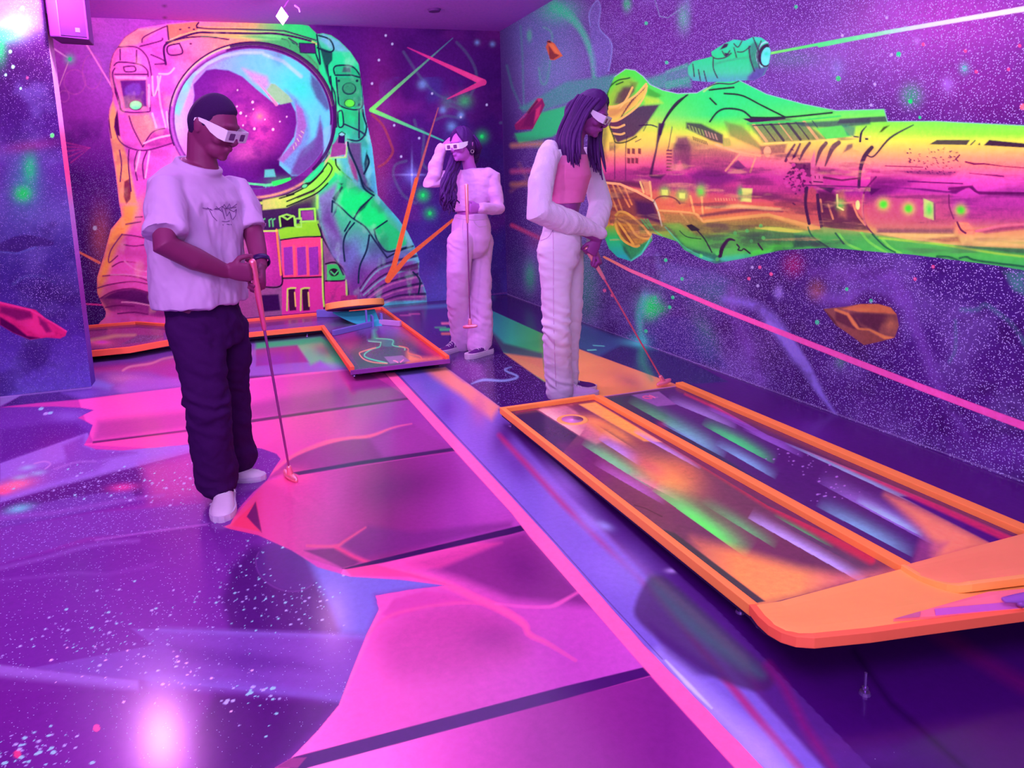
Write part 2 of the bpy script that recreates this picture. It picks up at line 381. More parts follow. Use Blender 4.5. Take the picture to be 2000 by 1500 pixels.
    c.poly(kA((260, 840), (420, 830), (470, 900), (470, 960), (390, 1040), (370, 1080), (300, 940)), (250, 130, 130), 0.8, 14)
    c.poly(kA((390, 1040), (450, 960), (540, 945), (600, 985), (600, 1050), (480, 1080), (380, 1075)), (180, 50, 160), 0.8, 10)
    c.poly(kA((205, 340), (330, 350), (420, 430), (410, 820), (215, 810), (165, 640), (150, 560), (160, 480)), (236, 100, 216), 0.9, 4)
    c.poly(kA((170, 575), (405, 570), (415, 810), (225, 805)), (235, 110, 190), 1, 3)
    c.poly(kA((205, 590), (395, 585), (400, 780), (240, 795)), (112, 28, 150), 1, 5)
    c.poly(kA((150, 560), (200, 770), (230, 820), (205, 800), (165, 680)), (90, 16, 100), 1, 2)
    c.poly(kA((245, 640), (300, 610), (350, 620), (350, 690), (290, 700), (240, 690)), (125, 60, 190), 0.9, 6, True)
    c.poly(ell(*kA((319, 770))[0], 14.5, 10.5), (110, 20, 120)); c.poly(ell(*kA((319, 770))[0], 11.5, 8.3), (110, 255, 180))
    c.poly(kA((165, 555), (395, 560), (398, 582), (172, 578)), (255, 150, 235), 1, 2)
    c.lines(2.4, (110, 18, 120), 0.95, kA((330, 210), (240, 270), (190, 340), (150, 400), (128, 500), (130, 600), (150, 690)), kA((190, 345), (320, 345), (390, 400), (420, 470), (440, 600), (440, 700)),
            kA((160, 480), (200, 455), (340, 470), (400, 510), (410, 560)), kA((165, 500), (150, 560), (200, 740), (225, 815), (400, 820), (425, 790), (410, 640)), kA((230, 490), (305, 485), (315, 520), (245, 525), (230, 490)),
            kA((205, 360), (205, 440)), kA((325, 370), (325, 455)), kA((165, 545), (400, 545)), kA((365, 310), (380, 270), (500, 210), (550, 190)), kA((270, 850), (300, 940), (370, 1075)), kA((370, 1075), (440, 970), (530, 940)),
            kA((150, 700), (120, 830), (140, 1010)), kA((165, 930), (200, 1030), (280, 1085), (400, 1100), (600, 1045)), kA((270, 1095), (265, 1200), (285, 1400)), kA((330, 1110), (310, 1200), (330, 1320)), kA((400, 1110), (370, 1200), (380, 1310)),
            kA((430, 400), (520, 440), (530, 465), (460, 470)), kA((200, 1100), (215, 1200), (205, 1330)), kA((440, 620), (455, 700), (490, 640)), kA((350, 340), (500, 300), (515, 280)))
    c.lines(3.0, (255, 175, 240), 0.8, kA((440, 560), (450, 700), (480, 640), (500, 560)), kA((480, 560), (500, 760), (540, 930)), kA((440, 830), (470, 930)), kA((545, 820), (560, 930), (600, 970)), kA((600, 1000), (640, 1100)),
            kA((490, 540), (560, 540), (600, 500)), kA((350, 1110), (320, 1250)), kA((420, 1110), (390, 1300)), kA((415, 620), (418, 780)), kA((380, 1050), (480, 1010), (600, 985)))
    # top bar of the suit
    c.poly(kA((545, 180), (780, 160), (780, 230), (560, 290)), (225, 110, 110), 1, 3)
    c.poly(kA((780, 190), (1100, 205), (1400, 220)) + kB((250, 235), (420, 280), (450, 330), (250, 300), (0, 290)) + kA((800, 265), (560, 330), (545, 300), (770, 225)),
           grad2([(380, (240, 130, 130)), (450, (250, 170, 110)), (520, (120, 220, 130)), (600, (40, 215, 110))], 'x'), 1, 2)
    c.line(kA((545, 310), (640, 260), (780, 225), (1000, 232), (1200, 240)) + kB((120, 238), (250, 262), (400, 300), (460, 330)), 3.4, (255, 190, 130), 0.5)
    c.lines(3.6, DK, 1, kA((540, 470), (525, 370), (545, 320), (640, 280), (770, 240), (900, 240), (1200, 245)) + kB((130, 245), (260, 265), (400, 300)))
    c.lines(2.6, DK, 1, kA((550, 190), (560, 290)), kA((780, 165), (790, 205), (1100, 215), (1380, 225)) + kB((220, 230), (330, 262), (440, 295)), kA((640, 320), (660, 390), (565, 400), (555, 340), (640, 318)),
            kA((540, 310), (700, 275), (850, 270), (1000, 290)), kB((240, 280), (300, 320), (310, 345), (440, 470), (450, 530)), kB((190, 285), (235, 300), (250, 345)))
    for x, y in kA((710, 203), (645, 215), (745, 215), (722, 320), (770, 203)): c.poly(ell(x, y, 2.8, 1.7), DK)
    c.poly(kA((800, 270), (1000, 262), (1380, 290)) + kB((0, 300), (160, 330), (330, 420), (440, 540), (470, 480), (380, 380), (240, 290), (0, 260)), (70, 170, 110), 0.8, 6)
    # right pack
    c.poly(kB((445, 250), (490, 245), (610, 300), (690, 380), (750, 470), (770, 600), (800, 850), (850, 1080), (890, 1420), (620, 1420), (560, 1150), (560, 800), (480, 520)), grad2([(60, (110, 190, 190)), (110, (40, 222, 150)), (230, (30, 228, 130)), (300, (70, 190, 200)), (380, (80, 180, 225))]), 0.95, 8)
    c.poly(kB((490, 245), (610, 300), (690, 380), (560, 370), (470, 290)), (120, 180, 235), 0.7, 8)
    c.line(kB((775, 610), (805, 860), (850, 1080), (885, 1400)), 9, (90, 190, 240), 0.8, 8)
    c.poly(kB((680, 1040), (760, 1050), (790, 1250), (850, 1420), (780, 1390), (720, 1200), (670, 1120)), (60, 70, 110), 0.8, 8)
    c.poly(kB((810, 1100), (830, 1200), (800, 1280), (790, 1200)), DKG, 0.9, 3)
    c.poly(kB((690, 1150), (740, 1250), (745, 1340), (700, 1260)), (130, 40, 120), 0.8, 6)
    c.poly(kB((455, 300), (480, 350), (560, 380), (560, 440), (530, 480), (520, 560), (500, 480), (480, 400)), DKG, 0.9, 3)
    c.poly(kB((580, 480), (690, 480), (745, 530), (770, 590), (780, 780), (620, 780), (585, 600)), (36, 190, 130), 1, 2)
    c.poly(kB((640, 490), (690, 490), (695, 530), (630, 530)), (70, 90, 110), 0.9, 5)
    c.line(kB((580, 550), (700, 550), (770, 570)), 3.4, DKG)
    c.poly(kB((588, 568), (770, 575), (775, 785), (620, 780)), (50, 170, 120), 1, 2); c.poly(ell(*kB((682, 650))[0], 14, 12), (32, 70, 84)); c.poly(ell(*kB((682, 646))[0], 11.5, 10), (50, 150, 110))
    c.poly(ell(*kB((686, 756))[0], 11, 8.5), (36, 90, 60)); c.poly(ell(*kB((686, 756))[0], 9, 7), (90, 245, 70))
    for x, y in kB((606, 592), (740, 592), (756, 768)): c.poly(ell(x, y, 2.6, 2.6), DKG)
    c.lines(2.8, DKG, 1, kB((575, 540), (570, 500), (600, 480), (700, 485), (760, 550), (775, 620)), kB((588, 568), (600, 700), (625, 780), (775, 788), (770, 580)), kB((445, 252), (455, 330), (470, 470), (440, 400)),
            kB((520, 480), (540, 600), (580, 700), (590, 930)), kB((545, 560), (560, 700), (575, 900)), kB((600, 820), (630, 815), (640, 915), (605, 925), (600, 820)), kB((650, 910), (760, 960), (800, 990)), kB((755, 800), (755, 1010)),
            kB((670, 1020), (750, 1030), (800, 980), (812, 900)), kB((580, 1170), (600, 1230), (700, 1320)), kB((680, 1100), (730, 1200), (780, 1330), (860, 1410)), kB((450, 350), (530, 380), (570, 360), (540, 290), (460, 260)))
    c.line(kB((780, 805), (788, 850), (812, 930)), (5, 3), DKG)
    c.poly(kB((560, 1080), (600, 1000), (655, 1040), (660, 1130), (540, 1150)), (130, 50, 140), 1, 3); c.poly(kB((608, 990), (650, 990), (648, 1045), (604, 1045)), (60, 20, 100)); c.poly(ell(*kB((630, 982))[0], 6, 4), (80, 230, 170)); c.line(kB((560, 1150), (650, 1150), (662, 1040)), 2.4, (230, 150, 200))
    c.poly(kB((560, 1170), (680, 1300), (780, 1400), (780, 1500), (400, 1500), (540, 1300)), (44, 225, 120), 0.9, 14)
    c.blob(*kB((570, 1230))[0], 16, 16, (150, 250, 60), 0.9)
    # dark frame right of the helmet top and inner box
    c.poly(kB((315, 315), (430, 320), (440, 390), (325, 385)), (84, 30, 120)); c.line(kB((315, 315), (430, 320), (440, 392), (325, 385), (315, 315)), 2, DKG)
    c.poly(kB((245, 290), (300, 330), (270, 320)), DKG); c.poly(kB((400, 470), (470, 530), (455, 540), (400, 490)), DK)
    # chest
    c.poly([(490, 350), (660, 350), (690, 480), (700, 640), (440, 640), (440, 380)], (150, 50, 150), 0.9, 14)
    c.poly(kD((0, 150), (430, 100), (470, 330), (0, 400)), grad2([(372, (130, 110, 100)), (400, (70, 40, 90)), (450, (60, 25, 90))]), 1, 4)
    c.poly(kD((0, 370), (155, 375), (190, 780), (0, 790)), (176, 40, 150), 1, 2)
    c.blob(*kD((20, 500))[0], 18, 18, (240, 80, 200), 0.8); c.blob(*kD((60, 640))[0], 40, 36, (206, 60, 180), 0.5)
    c.poly(kD((160, 370), (290, 330), (460, 300), (480, 440), (180, 450)), (134, 214, 50), 1, 3)
    c.poly(kD((185, 440), (475, 420), (490, 720), (195, 725)), (240, 66, 130), 1, 2)
    for x in (200, 298, 384): c.poly(kD((x, 500), (x+72, 490), (x+76, 700), (x+8, 706)), (150, 48, 176), 1, 2)
    for x in (275, 372): c.line(kD((x, 490), (x+10, 705)), 4, (255, 100, 90), 0.7, 4)
    c.poly(kD((190, 735), (495, 725), (500, 1010), (190, 1010)), (214, 50, 160), 1, 3); c.poly(kD((500, 745), (660, 740), (672, 1010), (505, 1010)), (206, 46, 150), 1, 3)
    c.poly(kD((20, 850), (165, 842), (180, 960), (30, 975)), (60, 14, 90), 1, 3)
    for x in (235, 335): c.poly(kD((x, 805), (x+50, 800), (x+60, 960), (x+10, 965)), (70, 20, 70), 1, 2); c.line(kD((x-8, 960), (x-4, 805), (x+20, 797), (x+55, 797)), 2.6, (200, 230, 90)); c.line(kD((x+48, 830), (x+55, 930)), 2.4, (240, 190, 110))
    c.poly(kD((520, 625), (590, 622), (660, 710), (640, 740), (520, 745)), (56, 196, 100), 1, 2); c.poly(ell(*kD((570, 682))[0], 10, 8), (50, 24, 60)); c.line(kD((548, 675), (575, 700), (600, 672)), 2, (80, 220, 130))
    c.lines(2.6, (44, 14, 60), 1, kD((510, 620), (590, 615), (670, 720), (675, 900)), kD((180, 445), (330, 425), (470, 420)), kD((475, 350), (490, 560), (495, 720), (500, 960)), kD((150, 380), (165, 560), (190, 770), (60, 790)),
            kD((195, 725), (350, 720), (490, 715)), kD((455, 330), (500, 450), (590, 600), (640, 700)), kD((510, 745), (600, 745), (650, 740)))
    c.lines(3.0, (255, 130, 80), 1, kD((150, 370), (165, 520), (182, 700))); c.lines(2.4, (190, 245, 90), 0.9, kD((480, 440), (485, 600), (490, 830), (498, 930)), kD((0, 382), (150, 378)), kD((660, 740), (668, 910)))
    c.poly(kD((170, 260), (280, 255), (290, 350), (185, 350)), (48, 20, 60)); c.line(kD((180, 345), (172, 275), (225, 258), (280, 275), (285, 340)), 3, (150, 235, 90)); c.line(kD((190, 270), (230, 295), (270, 268)), 3, (150, 235, 90))
    c.line(kD((320, 290), (318, 222), (430, 215), (436, 305), (325, 312)), 3.6, (150, 240, 80)); c.poly(kD((332, 232), (420, 230), (424, 300), (335, 300)), (150, 60, 160), 1, 3)
    c.line(kD((290, 290), (330, 285), (332, 350), (292, 350), (290, 290)), 2.6, (150, 230, 100))
    for x in (5, 50, 100, 125): c.line(kD((x, 345), (x-4, 300), (x+14, 290)), 2.6, (90, 210, 120), 0.9)
    # collar rings under the helmet
    for k, (col, w) in enumerate((((120, 235, 80), 7), ((240, 190, 140), 4), (DK, 3), ((225, 160, 130), 4), ((70, 30, 80), 3), ((190, 220, 90), 5), ((90, 60, 100), 3))):
        c.line(ell(488, 232, 165+k*4.0, 136+k*6.0, 0, 22+k*2, 118, 40), w, col, 0.95)
    c.blob(640, 345, 16, 24, (150, 245, 70), 0.7, 30); c.blob(600, 378, 30, 10, (170, 240, 80), 0.6, -25); c.blob(625, 400, 12, 20, (120, 240, 80), 0.8)
    # right arm
    arm = kB((560, 1250), (780, 1400), (890, 1420)) + kD((960, 200), (1110, 390), (1190, 600), (1250, 885), (700, 900), (640, 640), (560, 560), (470, 330), (440, 120))
    c.poly(arm, grad2([(340, (36, 226, 130)), (440, (70, 190, 150)), (500, (110, 110, 190)), (560, (150, 60, 160)), (600, (130, 60, 160))]), 1, 5)
    c.poly(kD((450, 130), (600, 20), (560, 230), (620, 420), (640, 620), (560, 560), (480, 330)), (130, 110, 190), 0.9, 16)
    c.poly(kD((470, 300), (640, 480), (660, 640), (700, 860), (800, 900), (820, 700), (760, 560), (640, 470), (540, 200)), (104, 50, 150), 0.8, 24)
    c.poly(kD((600, 30), (860, 110), (960, 300), (900, 400), (800, 340), (700, 270), (600, 190)), (22, 236, 120), 0.95, 14)
    c.poly(kD((870, 380), (960, 310), (1110, 430), (1100, 480), (960, 530), (900, 460)), (32, 205, 120), 0.9, 6)
    c.line(kD((890, 120), (1050, 300), (1150, 470), (1200, 660), (1245, 860)), 12, (84, 190, 235), 0.75, 14)
    c.blob(*kD((700, 560))[0], 14, 40, (110, 120, 205), 0.7, 10); c.blob(*kD((800, 500))[0], 12, 26, (90, 190, 200), 0.5, 20)
    c.poly(kD((700, 860), (820, 700), (1000, 590), (1190, 620), (1240, 880), (820, 900)), (140, 56, 160), 0.75, 18)
    for k, (a, b_, d_) in enumerate((((760, 800), (900, 640), (1180, 560)), ((780, 830), (940, 700), (1190, 620)), ((810, 860), (960, 760), (1200, 690)), ((850, 880), (1000, 810), (1220, 760)), ((930, 890), (1060, 850), (1240, 840)))):
        c.line(kD(a, b_, d_), (2, 5), (50, 24, 90), 0.9, 2, True)
        c.line([(x+2, y+5) for x, y in kD(a, b_, d_)], (2, 3), (215, 110, 190) if k > 1 else (120, 200, 220), 0.7, 3, True)
    c.poly(kD((1080, 640), (1190, 622), (1190, 660), (1100, 675), (1040, 672)), (96, 36, 110), 0.9, 4)
    c.lines(2.8, (22, 44, 84), 1, kD((560, 160), (620, 205), (700, 280), (800, 350), (870, 450), (960, 575)), kD((720, 285), (760, 220), (850, 130)), kD((865, 370), (960, 305)), kD((865, 370), (890, 450), (960, 530), (1100, 500)),
            kD((720, 320), (660, 400), (640, 480), (650, 600)), kD((830, 410), (810, 520), (760, 640), (750, 760)), kD((560, 160), (555, 240)), kD((960, 575), (1060, 520), (1150, 490)), kD((690, 310), (650, 380)), kD((1150, 680), (1200, 740), (1190, 840)))
    c.poly(kD((560, 140), (640, 30), (610, 30), (640, 60), (580, 170)), DKG, 0.9, 3); c.poly(kD((720, 280), (760, 200), (850, 130), (800, 210)), DKG, 0.8, 3); c.poly(kD((565, 270), (590, 180), (600, 160), (590, 240)), (60, 60, 120), 0.8, 3)
    c.line(kD((450, 120), (450, 210)), 5, (150, 240, 90), 0.9, 3)
    c.poly(kD((620, 850), (740, 850), (745, 900), (620, 905)), (176, 40, 130), 1, 3)
    c.cloud((120, 20, 120), 0.35, 40, 26, 91, 0.5, 0.78, box=(185, 60, 480, 650)); c.cloud((255, 190, 170), 0.25, 30, 40, 92, 0.55, 0.8, box=(185, 60, 480, 650)); c.cloud((60, 40, 110), 0.4, 26, 40, 93, 0.5, 0.78, box=(620, 80, 840, 600)); c.cloud((170, 240, 220), 0.25, 20, 30, 94, 0.55, 0.8, box=(640, 60, 840, 600))
    # ---- helmet
    c.poly(ell(493, 232, 163, 150), (120, 40, 150)); c.line(ell(493, 232, 163, 150, 0, 160, 395), 3.2, DK)
    c.line(ell(493, 231, 159, 145, 0, 190, 350), 4, (230, 200, 150), 0.8); c.line(ell(493, 231, 154, 140, 0, 200, 380), 3, (80, 20, 110))
    glass = ell(493, 232, 152, 137, 0, 0, 360, 60)
    c.clip(glass, 2)
    c.poly(glass, grad2([(340, (236, 110, 226)), (400, (150, 130, 226)), (470, (110, 170, 232)), (560, (90, 200, 236)), (650, (96, 190, 240))], 'x'), 1, 2)
    c.blob(350, 340, 40, 80, (226, 96, 220), 0.9); c.blob(345, 230, 22, 60, (150, 180, 240), 0.7); c.blob(350, 150, 30, 30, (140, 160, 230), 0.7)
    c.line(ell(493, 232, 148, 132, 0, 195, 290), 10, (150, 60, 180), 0.6, 10)
    c.blob(*kB((120, 440))[0], 40, 20, (110, 190, 235), 0.7, 20); c.blob(*kB((330, 650))[0], 40, 30, (40, 220, 190), 0.7, 40)
    c.poly(kB((400, 540), (470, 600), (530, 740), (540, 800), (515, 810), (440, 720), (400, 620)), (80, 60, 140), 0.85, 10)
    c.poly(kB((220, 660), (300, 720), (380, 850), (400, 1000), (330, 1150), (420, 1080), (470, 900), (520, 1000), (500, 1150), (350, 1320), (160, 1180), (300, 1000), (290, 800)), (110, 120, 200), 0.8, 12)
    c.poly(kB((380, 1300), (480, 1180), (550, 950), (560, 1000), (540, 1150), (400, 1330)), (46, 225, 140), 0.9, 8)
    c.poly(kB((330, 1100), (440, 1000), (470, 850), (500, 1000), (490, 1150), (360, 1290), (240, 1290)), (104, 30, 140), 0.8, 10)
    vis = kA((750, 700), (740, 620), (835, 515), (900, 505), (1000, 515), (1100, 560), (1200, 650), (1350, 770)) + kB((250, 740), (290, 820), (300, 900), (280, 1000), (170, 1165), (170, 1210), (260, 1290), (380, 1290), (300, 1420), (0, 1480)) + [(440, 390), (380, 340), (368, 250)]
    c.poly(vis, (96, 22, 138), 1, 3)
    c.clip(vis, 2)
    c.blob(455, 185, 60, 44, (172, 50, 170), 0.6); c.blob(500, 250, 46, 56, (214, 60, 176), 0.85, -20); c.blob(506, 226, 16, 14, (235, 96, 190), 0.7); c.blob(480, 300, 34, 22, (220, 90, 190), 0.55)
    c.cloud((110, 24, 140), 0.6, 22, 18, 31, 0.5, 0.75); c.blob(545, 330, 60, 36, (60, 8, 96), 0.9); c.blob(400, 200, 30, 60, (110, 30, 150), 0.5)
    for x, y, r in [(*p, 2.6) for p in kA((1188, 943), (1325, 948), (1175, 748), (1088, 828))]+[(*p, 1.5) for p in kA((1065, 660), (1128, 850), (1265, 875), (1105, 918), (1180, 800), (1425, 855), (1060, 780), (1375, 890))]:
        c.dot(x, y, r, (255, 190, 240))
    c.blob(*kA((1228, 853))[0], 6, 6, (255, 130, 120), 0.8)
    c.clip(glass, 2)
    c.poly(kA((1275, 660), (1310, 610), (1340, 615), (1440, 700), (1470, 745), (1380, 765), (1340, 740)), (140, 190, 150), 1, 3); c.line(kA((1210, 600), (1280, 680), (1350, 765)), (1, 6), (240, 120, 170), 0.9, 2)
    c.poly(kA((1100, 500), (1280, 560), (1300, 620), (1270, 660), (1180, 600)), (205, 120, 190), 0.7, 12)
    c.poly(kB((65, 1245), (130, 1240), (145, 1295), (62, 1298)), (90, 190, 190), 1, 3)
    c.poly(kB((290, 760), (340, 800), (370, 920), (330, 1050), (200, 1190), (160, 1170), (280, 1040), (300, 900)), (160, 80, 180), 0.8, 6)
    for k in range(5): c.line(kB((330-k*14, 960+k*28), (350-k*18, 975+k*30)), 1.6, (200, 180, 170))
    c.line(kA((1070, 1318), (1150, 1345), (1300, 1358)) + kB((60, 1358), (120, 1352)), (3, 5), (90, 225, 150)); c.poly(kB((115, 1332), (250, 1300), (265, 1335), (130, 1372)), (40, 240, 90), 1, 2)
    c.blob(*kB((190, 1335))[0], 26, 10, (60, 230, 110), 0.3)
    for x, y in kA((1150, 1345), (1272, 1360), (1335, 1360)): c.line([(x, y), (x, y+11)], 1.6, (110, 170, 200))
    c.poly(kB((240, 1340), (380, 1290), (340, 1350), (255, 1400)), (150, 110, 210), 0.8, 4)
    c.poly(kA((640, 545), (690, 540), (780, 520), (740, 580), (700, 700), (640, 850), (570, 810), (580, 640)), (120, 190, 240), 0.75, 6); c.blob(*kA((675, 600))[0], 7, 16, (90, 235, 215), 0.9); c.blob(*kA((605, 785))[0], 9, 12, (60, 225, 225), 0.8)
    c.line(kA((760, 540), (840, 470), (960, 410), (1100, 385), (1250, 385)) + kB((60, 400), (200, 450), (330, 560)), (5, 7), (170, 200, 250), 0.7, 4)
    c.clip()
    k5 = lambda *q: fr(560, 240, 4.2333, *q)
    c.poly(k5((350, 290), (400, 320), (395, 430), (300, 540), (180, 610), (0, 700), (-200, 720), (-200, 640), (0, 600), (170, 520), (290, 410)), grad2([(500, (200, 190, 120)), (560, (190, 230, 90)), (620, (130, 240, 70))], 'x'), 0.95, 4)
    c.poly(k5((290, 330), (320, 320), (300, 380), (200, 485), (130, 500), (160, 460)), (30, 230, 140), 0.95, 3); c.poly(k5((300, 60), (330, 30), (365, 20), (360, 150), (310, 300), (290, 320), (310, 200)), (120, 190, 240), 0.9, 5)
    c.lines(2.4, (40, 40, 50), 1, k5((350, 335), (375, 380), (330, 460), (240, 545), (120, 600), (0, 650)), k5((340, 330), (260, 440), (170, 520), (60, 580), (0, 600)), k5((300, 400), (200, 490), (160, 500)), k5((0, 690), (120, 640), (250, 580), (340, 500)), k5((405, 300), (410, 350), (440, 390)), k5((-60, 625), (60, 590)))
    c.poly(k5((80, 610), (240, 545), (230, 570), (90, 625)), (60, 30, 60), 0.9, 4); c.poly(ell(*k5((148, 522))[0], 6, 4, -20), (90, 225, 150)); c.line(ell(*k5((148, 522))[0], 6, 4, -20), 1.6, (30, 60, 60))
    c.poly(k5((375, 180), (430, 150), (490, 180), (490, 260), (360, 290)), (150, 60, 150), 0.95, 4); c.poly(k5((428, 95), (482, 92), (480, 170), (424, 165)), (60, 16, 100)); c.poly(ell(*k5((457, 93))[0], 5, 3), (130, 210, 220)); c.line(k5((360, 290), (490, 285), (500, 200)), 2.6, (150, 235, 120)); c.line(k5((430, 90), (455, 74), (484, 92)), 2, (30, 40, 60))
    c.poly(k5((505, 165), (615, 165), (610, 330), (640, 420), (660, 520), (560, 320), (510, 230)), (104, 70, 140), 0.85, 8); c.poly(k5((500, 250), (560, 340), (590, 470), (560, 460), (510, 330)), (150, 60, 140), 0.8, 6); c.lines(3.2, (24, 44, 80), 1, k5((505, 160), (520, 230), (600, 420), (640, 540), (720, 600)), k5((665, 270), (680, 330), (640, 420)))
    c.line(ell(493, 232, 160.5, 146.5, 0, 255, 402), 6, (66, 20, 96), 0.95); c.line(ell(493, 232, 158, 142, 0, 150, 250), 5, (190, 90, 210), 0.8, 4)
    # neon lines over everything
    c.line([kG((690, 280))[0], kG((95, 805))[0]], (1.5, 8.0), grad2([(80, (90, 120, 170)), (214, (120, 240, 110))]))
    c.line(kG((95, 805), (620, 1030)), (8, 2.2), grad2([(214, (120, 240, 110)), (275, (70, 190, 190))]))
    c.line(kG((360, 348), (915, 603)), (2.0, 12), grad2([(760, (150, 30, 150)), (830, (230, 50, 150)), (950, (255, 70, 160))], 'x')); c.line(kG((915, 603), (650, 725)), (11, 1.5), (230, 56, 150))
    c.line(kG((585, 790), (520, 1000), (375, 1500)), (1.5, 3.4, 7), (190, 90, 110)); c.line(kD((1175, 0), (1010, 640), (965, 740)), (7, 10, 11), (240, 96, 60)); c.line(kD((1440, 300), (1100, 580), (970, 740)), (5, 9, 9), (235, 96, 66))
    c.line([(989, 572), (940, 577)], 2, (130, 60, 170), 0.8)
# ------------------------------------------------------------------ right wall: the spaceship mural
def kH(*p): return fr(950, 0, 3.75, *p)
def kI(*p): return fr(1300, 0, 3.75, *p)
def kJ(*p): return fr(1600, 0, 3.75, *p)
def kK(*p): return fr(1150, 250, 4.2867, *p)
def kL(*p): return fr(1550, 250, 4.2867, *p)
def kM(*p): return fr(1100, 400, 3.75, *p)
def kN(*p): return fr(1500, 500, 3.333, *p)
INK = (62, 24, 84)
def paint_right(c):
    X, Y = c.X, c.Y
    g1 = grad2([(0, (104, 44, 160)), (200, (96, 40, 150)), (420, (72, 30, 134)), (600, (74, 30, 140)), (900, (92, 30, 146)), (1000, (70, 20, 120))])
    c.c[:] = lin(g1(X, Y)); c.s[:] = 0.95
    c.cloud((120, 80, 190), 0.6, 110, 90, 41, 0.45, 0.75); c.cloud((66, 18, 116), 0.7, 120, 110, 47, 0.5, 0.8)
    c.blob(1700, 90, 200, 110, (140, 90, 200), 0.6); c.blob(1850, 40, 210, 110, (180, 70, 205), 0.7); c.blob(1900, 170, 160, 60, (136, 44, 168), 0.7); c.blob(1950, 215, 160, 30, (110, 30, 140), 0.6)  # lamp glow at the top right is partly painted into the colour
    c.blob(1560, 20, 80, 50, (96, 30, 150), 0.8); c.blob(1320, 30, 70, 60, (100, 28, 150), 0.7)
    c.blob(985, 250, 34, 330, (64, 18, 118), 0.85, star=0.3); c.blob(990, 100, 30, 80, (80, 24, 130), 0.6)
    # green nebula behind the ship
    c.blob(1080, 120, 75, 120, (110, 130, 200), 0.85); c.blob(1050, 60, 60, 60, (90, 110, 190), 0.6); c.blob(1090, 20, 40, 26, (70, 200, 180), 0.9)
    c.line(kH((500, 50), (600, 110), (700, 230), (770, 400), (790, 560)), (20, 16, 10, 8, 5), (40, 222, 160), 0.75, 10, True)
    c.line(kH((420, 200), (480, 250), (470, 420), (440, 600), (400, 600), (385, 500)), 4, (80, 190, 170), 0.5, 4, True)
    c.blob(*kH((430, 520))[0], 12, 40, (70, 150, 170), 0.5); c.blob(*kH((315, 260))[0], 5, 12, (70, 220, 160), 0.7)
    c.line(kH((250, 190), (265, 420), (275, 800)), 3, (70, 170, 170), 0.5, 4)
    c.line(kH((150, 480), (190, 640), (270, 820)), 4, (60, 140, 150), 0.5, 4)
    # green beam bands
    c.poly(kH((240, 790), (580, 600), (940, 545), (1180, 580), (1500, 460), (1500, 640), (1180, 650), (900, 700), (600, 750), (330, 840)), (60, 170, 160), 0.62, 10, star=0.6)
    c.poly(kH((380, 830), (590, 775), (640, 900), (480, 1000), (240, 1050), (210, 980), (330, 960)), (44, 206, 130), 0.95, 8, star=0.35)
    c.poly(kH((200, 1000), (420, 1000), (420, 1100), (240, 1040)), (60, 140, 120), 0.5, 10)
    c.poly(kI((0, 520), (160, 460), (180, 600), (0, 660)), (60, 180, 150), 0.6, 6); c.poly(kI((0, 540), (165, 490), (170, 560), (0, 600)), (100, 70, 170), 0.5, 6)
    c.blob(1250, 165, 60, 16, (60, 190, 150), 0.4); c.blob(1545, 115, 60, 20, (90, 120, 160), 0.6)
    for yy, col in ((1060, (200, 130, 110)), (1250, (190, 70, 140)), (1345, (180, 110, 90))): c.line(kH((190, yy+6), (410, yy-6)), 9, col, 0.75, 8)
    c.line(kH((180, 1400), (300, 1310), (240, 1200)), 5, (190, 110, 90), 0.3, 8); c.line([(1000, 440), (1060, 468)], 8, (210, 60, 120), 0.75, 5)
    # shape contours
    c.line(kH((760, 190), (755, 90), (810, 5), (835, 60), (825, 200), (900, 290), (920, 360), (895, 520)), 2.4, (140, 150, 230), 0.8, 2, True)
    c.poly(kH((760, 190), (755, 90), (810, 5), (835, 60), (825, 200), (900, 290), (920, 360), (895, 520), (800, 560), (770, 400)), (110, 110, 205), 0.45, 4, True)
    c.blob(*kH((1030, 30))[0], 8, 14, (40, 210, 130), 0.8); c.line(kH((1235, 0), (1270, 120), (1330, 130), (1460, 40)), 2, (130, 160, 200), 0.6)
    c.blob(*kI((130, 130))[0], 12, 26, (90, 190, 170), 0.7); c.blob(*kI((160, 50))[0], 6, 40, (110, 140, 190), 0.5)
    # green sprays low on the wall
    c.blob(1010, 530, 20, 60, (50, 60, 130), 0.7); c.blob(1035, 540, 12, 30, (40, 190, 140), 0.8); c.blob(1145, 560, 26, 90, (50, 130, 130), 0.75); c.blob(1060, 470, 30, 20, (150, 50, 130), 0.5)
    c.blob(*kM((630, 740))[0], 24, 30, (50, 190, 170), 0.8); c.blob(*kM((640, 750))[0], 15, 20, (10, 235, 110), 0.95); c.blob(*kM((700, 760))[0], 16, 10, (30, 200, 110), 0.7)
    c.line(kM((600, 660), (570, 760), (560, 860), (580, 1000)), (8, 14, 12, 8), (70, 200, 200), 0.7, 12, True); c.blob(*kM((570, 1000))[0], 24, 16, (60, 180, 210), 0.85)
    c.line(kM((600, 650), (700, 600), (710, 480), (690, 380)), 9, (120, 120, 220), 0.5, 12, True)
    c.poly(kM((590, 670), (700, 600), (900, 640), (1200, 700), (1230, 560), (1100, 480), (740, 420), (700, 500)), (90, 90, 190), 0.4, 18)
    c.blob(*kM((1040, 990))[0], 22, 50, (50, 130, 140), 0.65, -20); c.blob(*kM((1100, 650))[0], 50, 30, (60, 110, 150), 0.5)
    c.poly(kM((590, 900), (720, 820), (900, 820), (1080, 980), (1200, 1200), (900, 1130), (640, 1040)), (70, 50, 160), 0.6, 14)
    c.blob(*kM((1690, 440))[0], 20, 22, (150, 30, 130), 0.7); c.blob(*kM((1850, 630))[0], 16, 18, (150, 90, 120), 0.6)
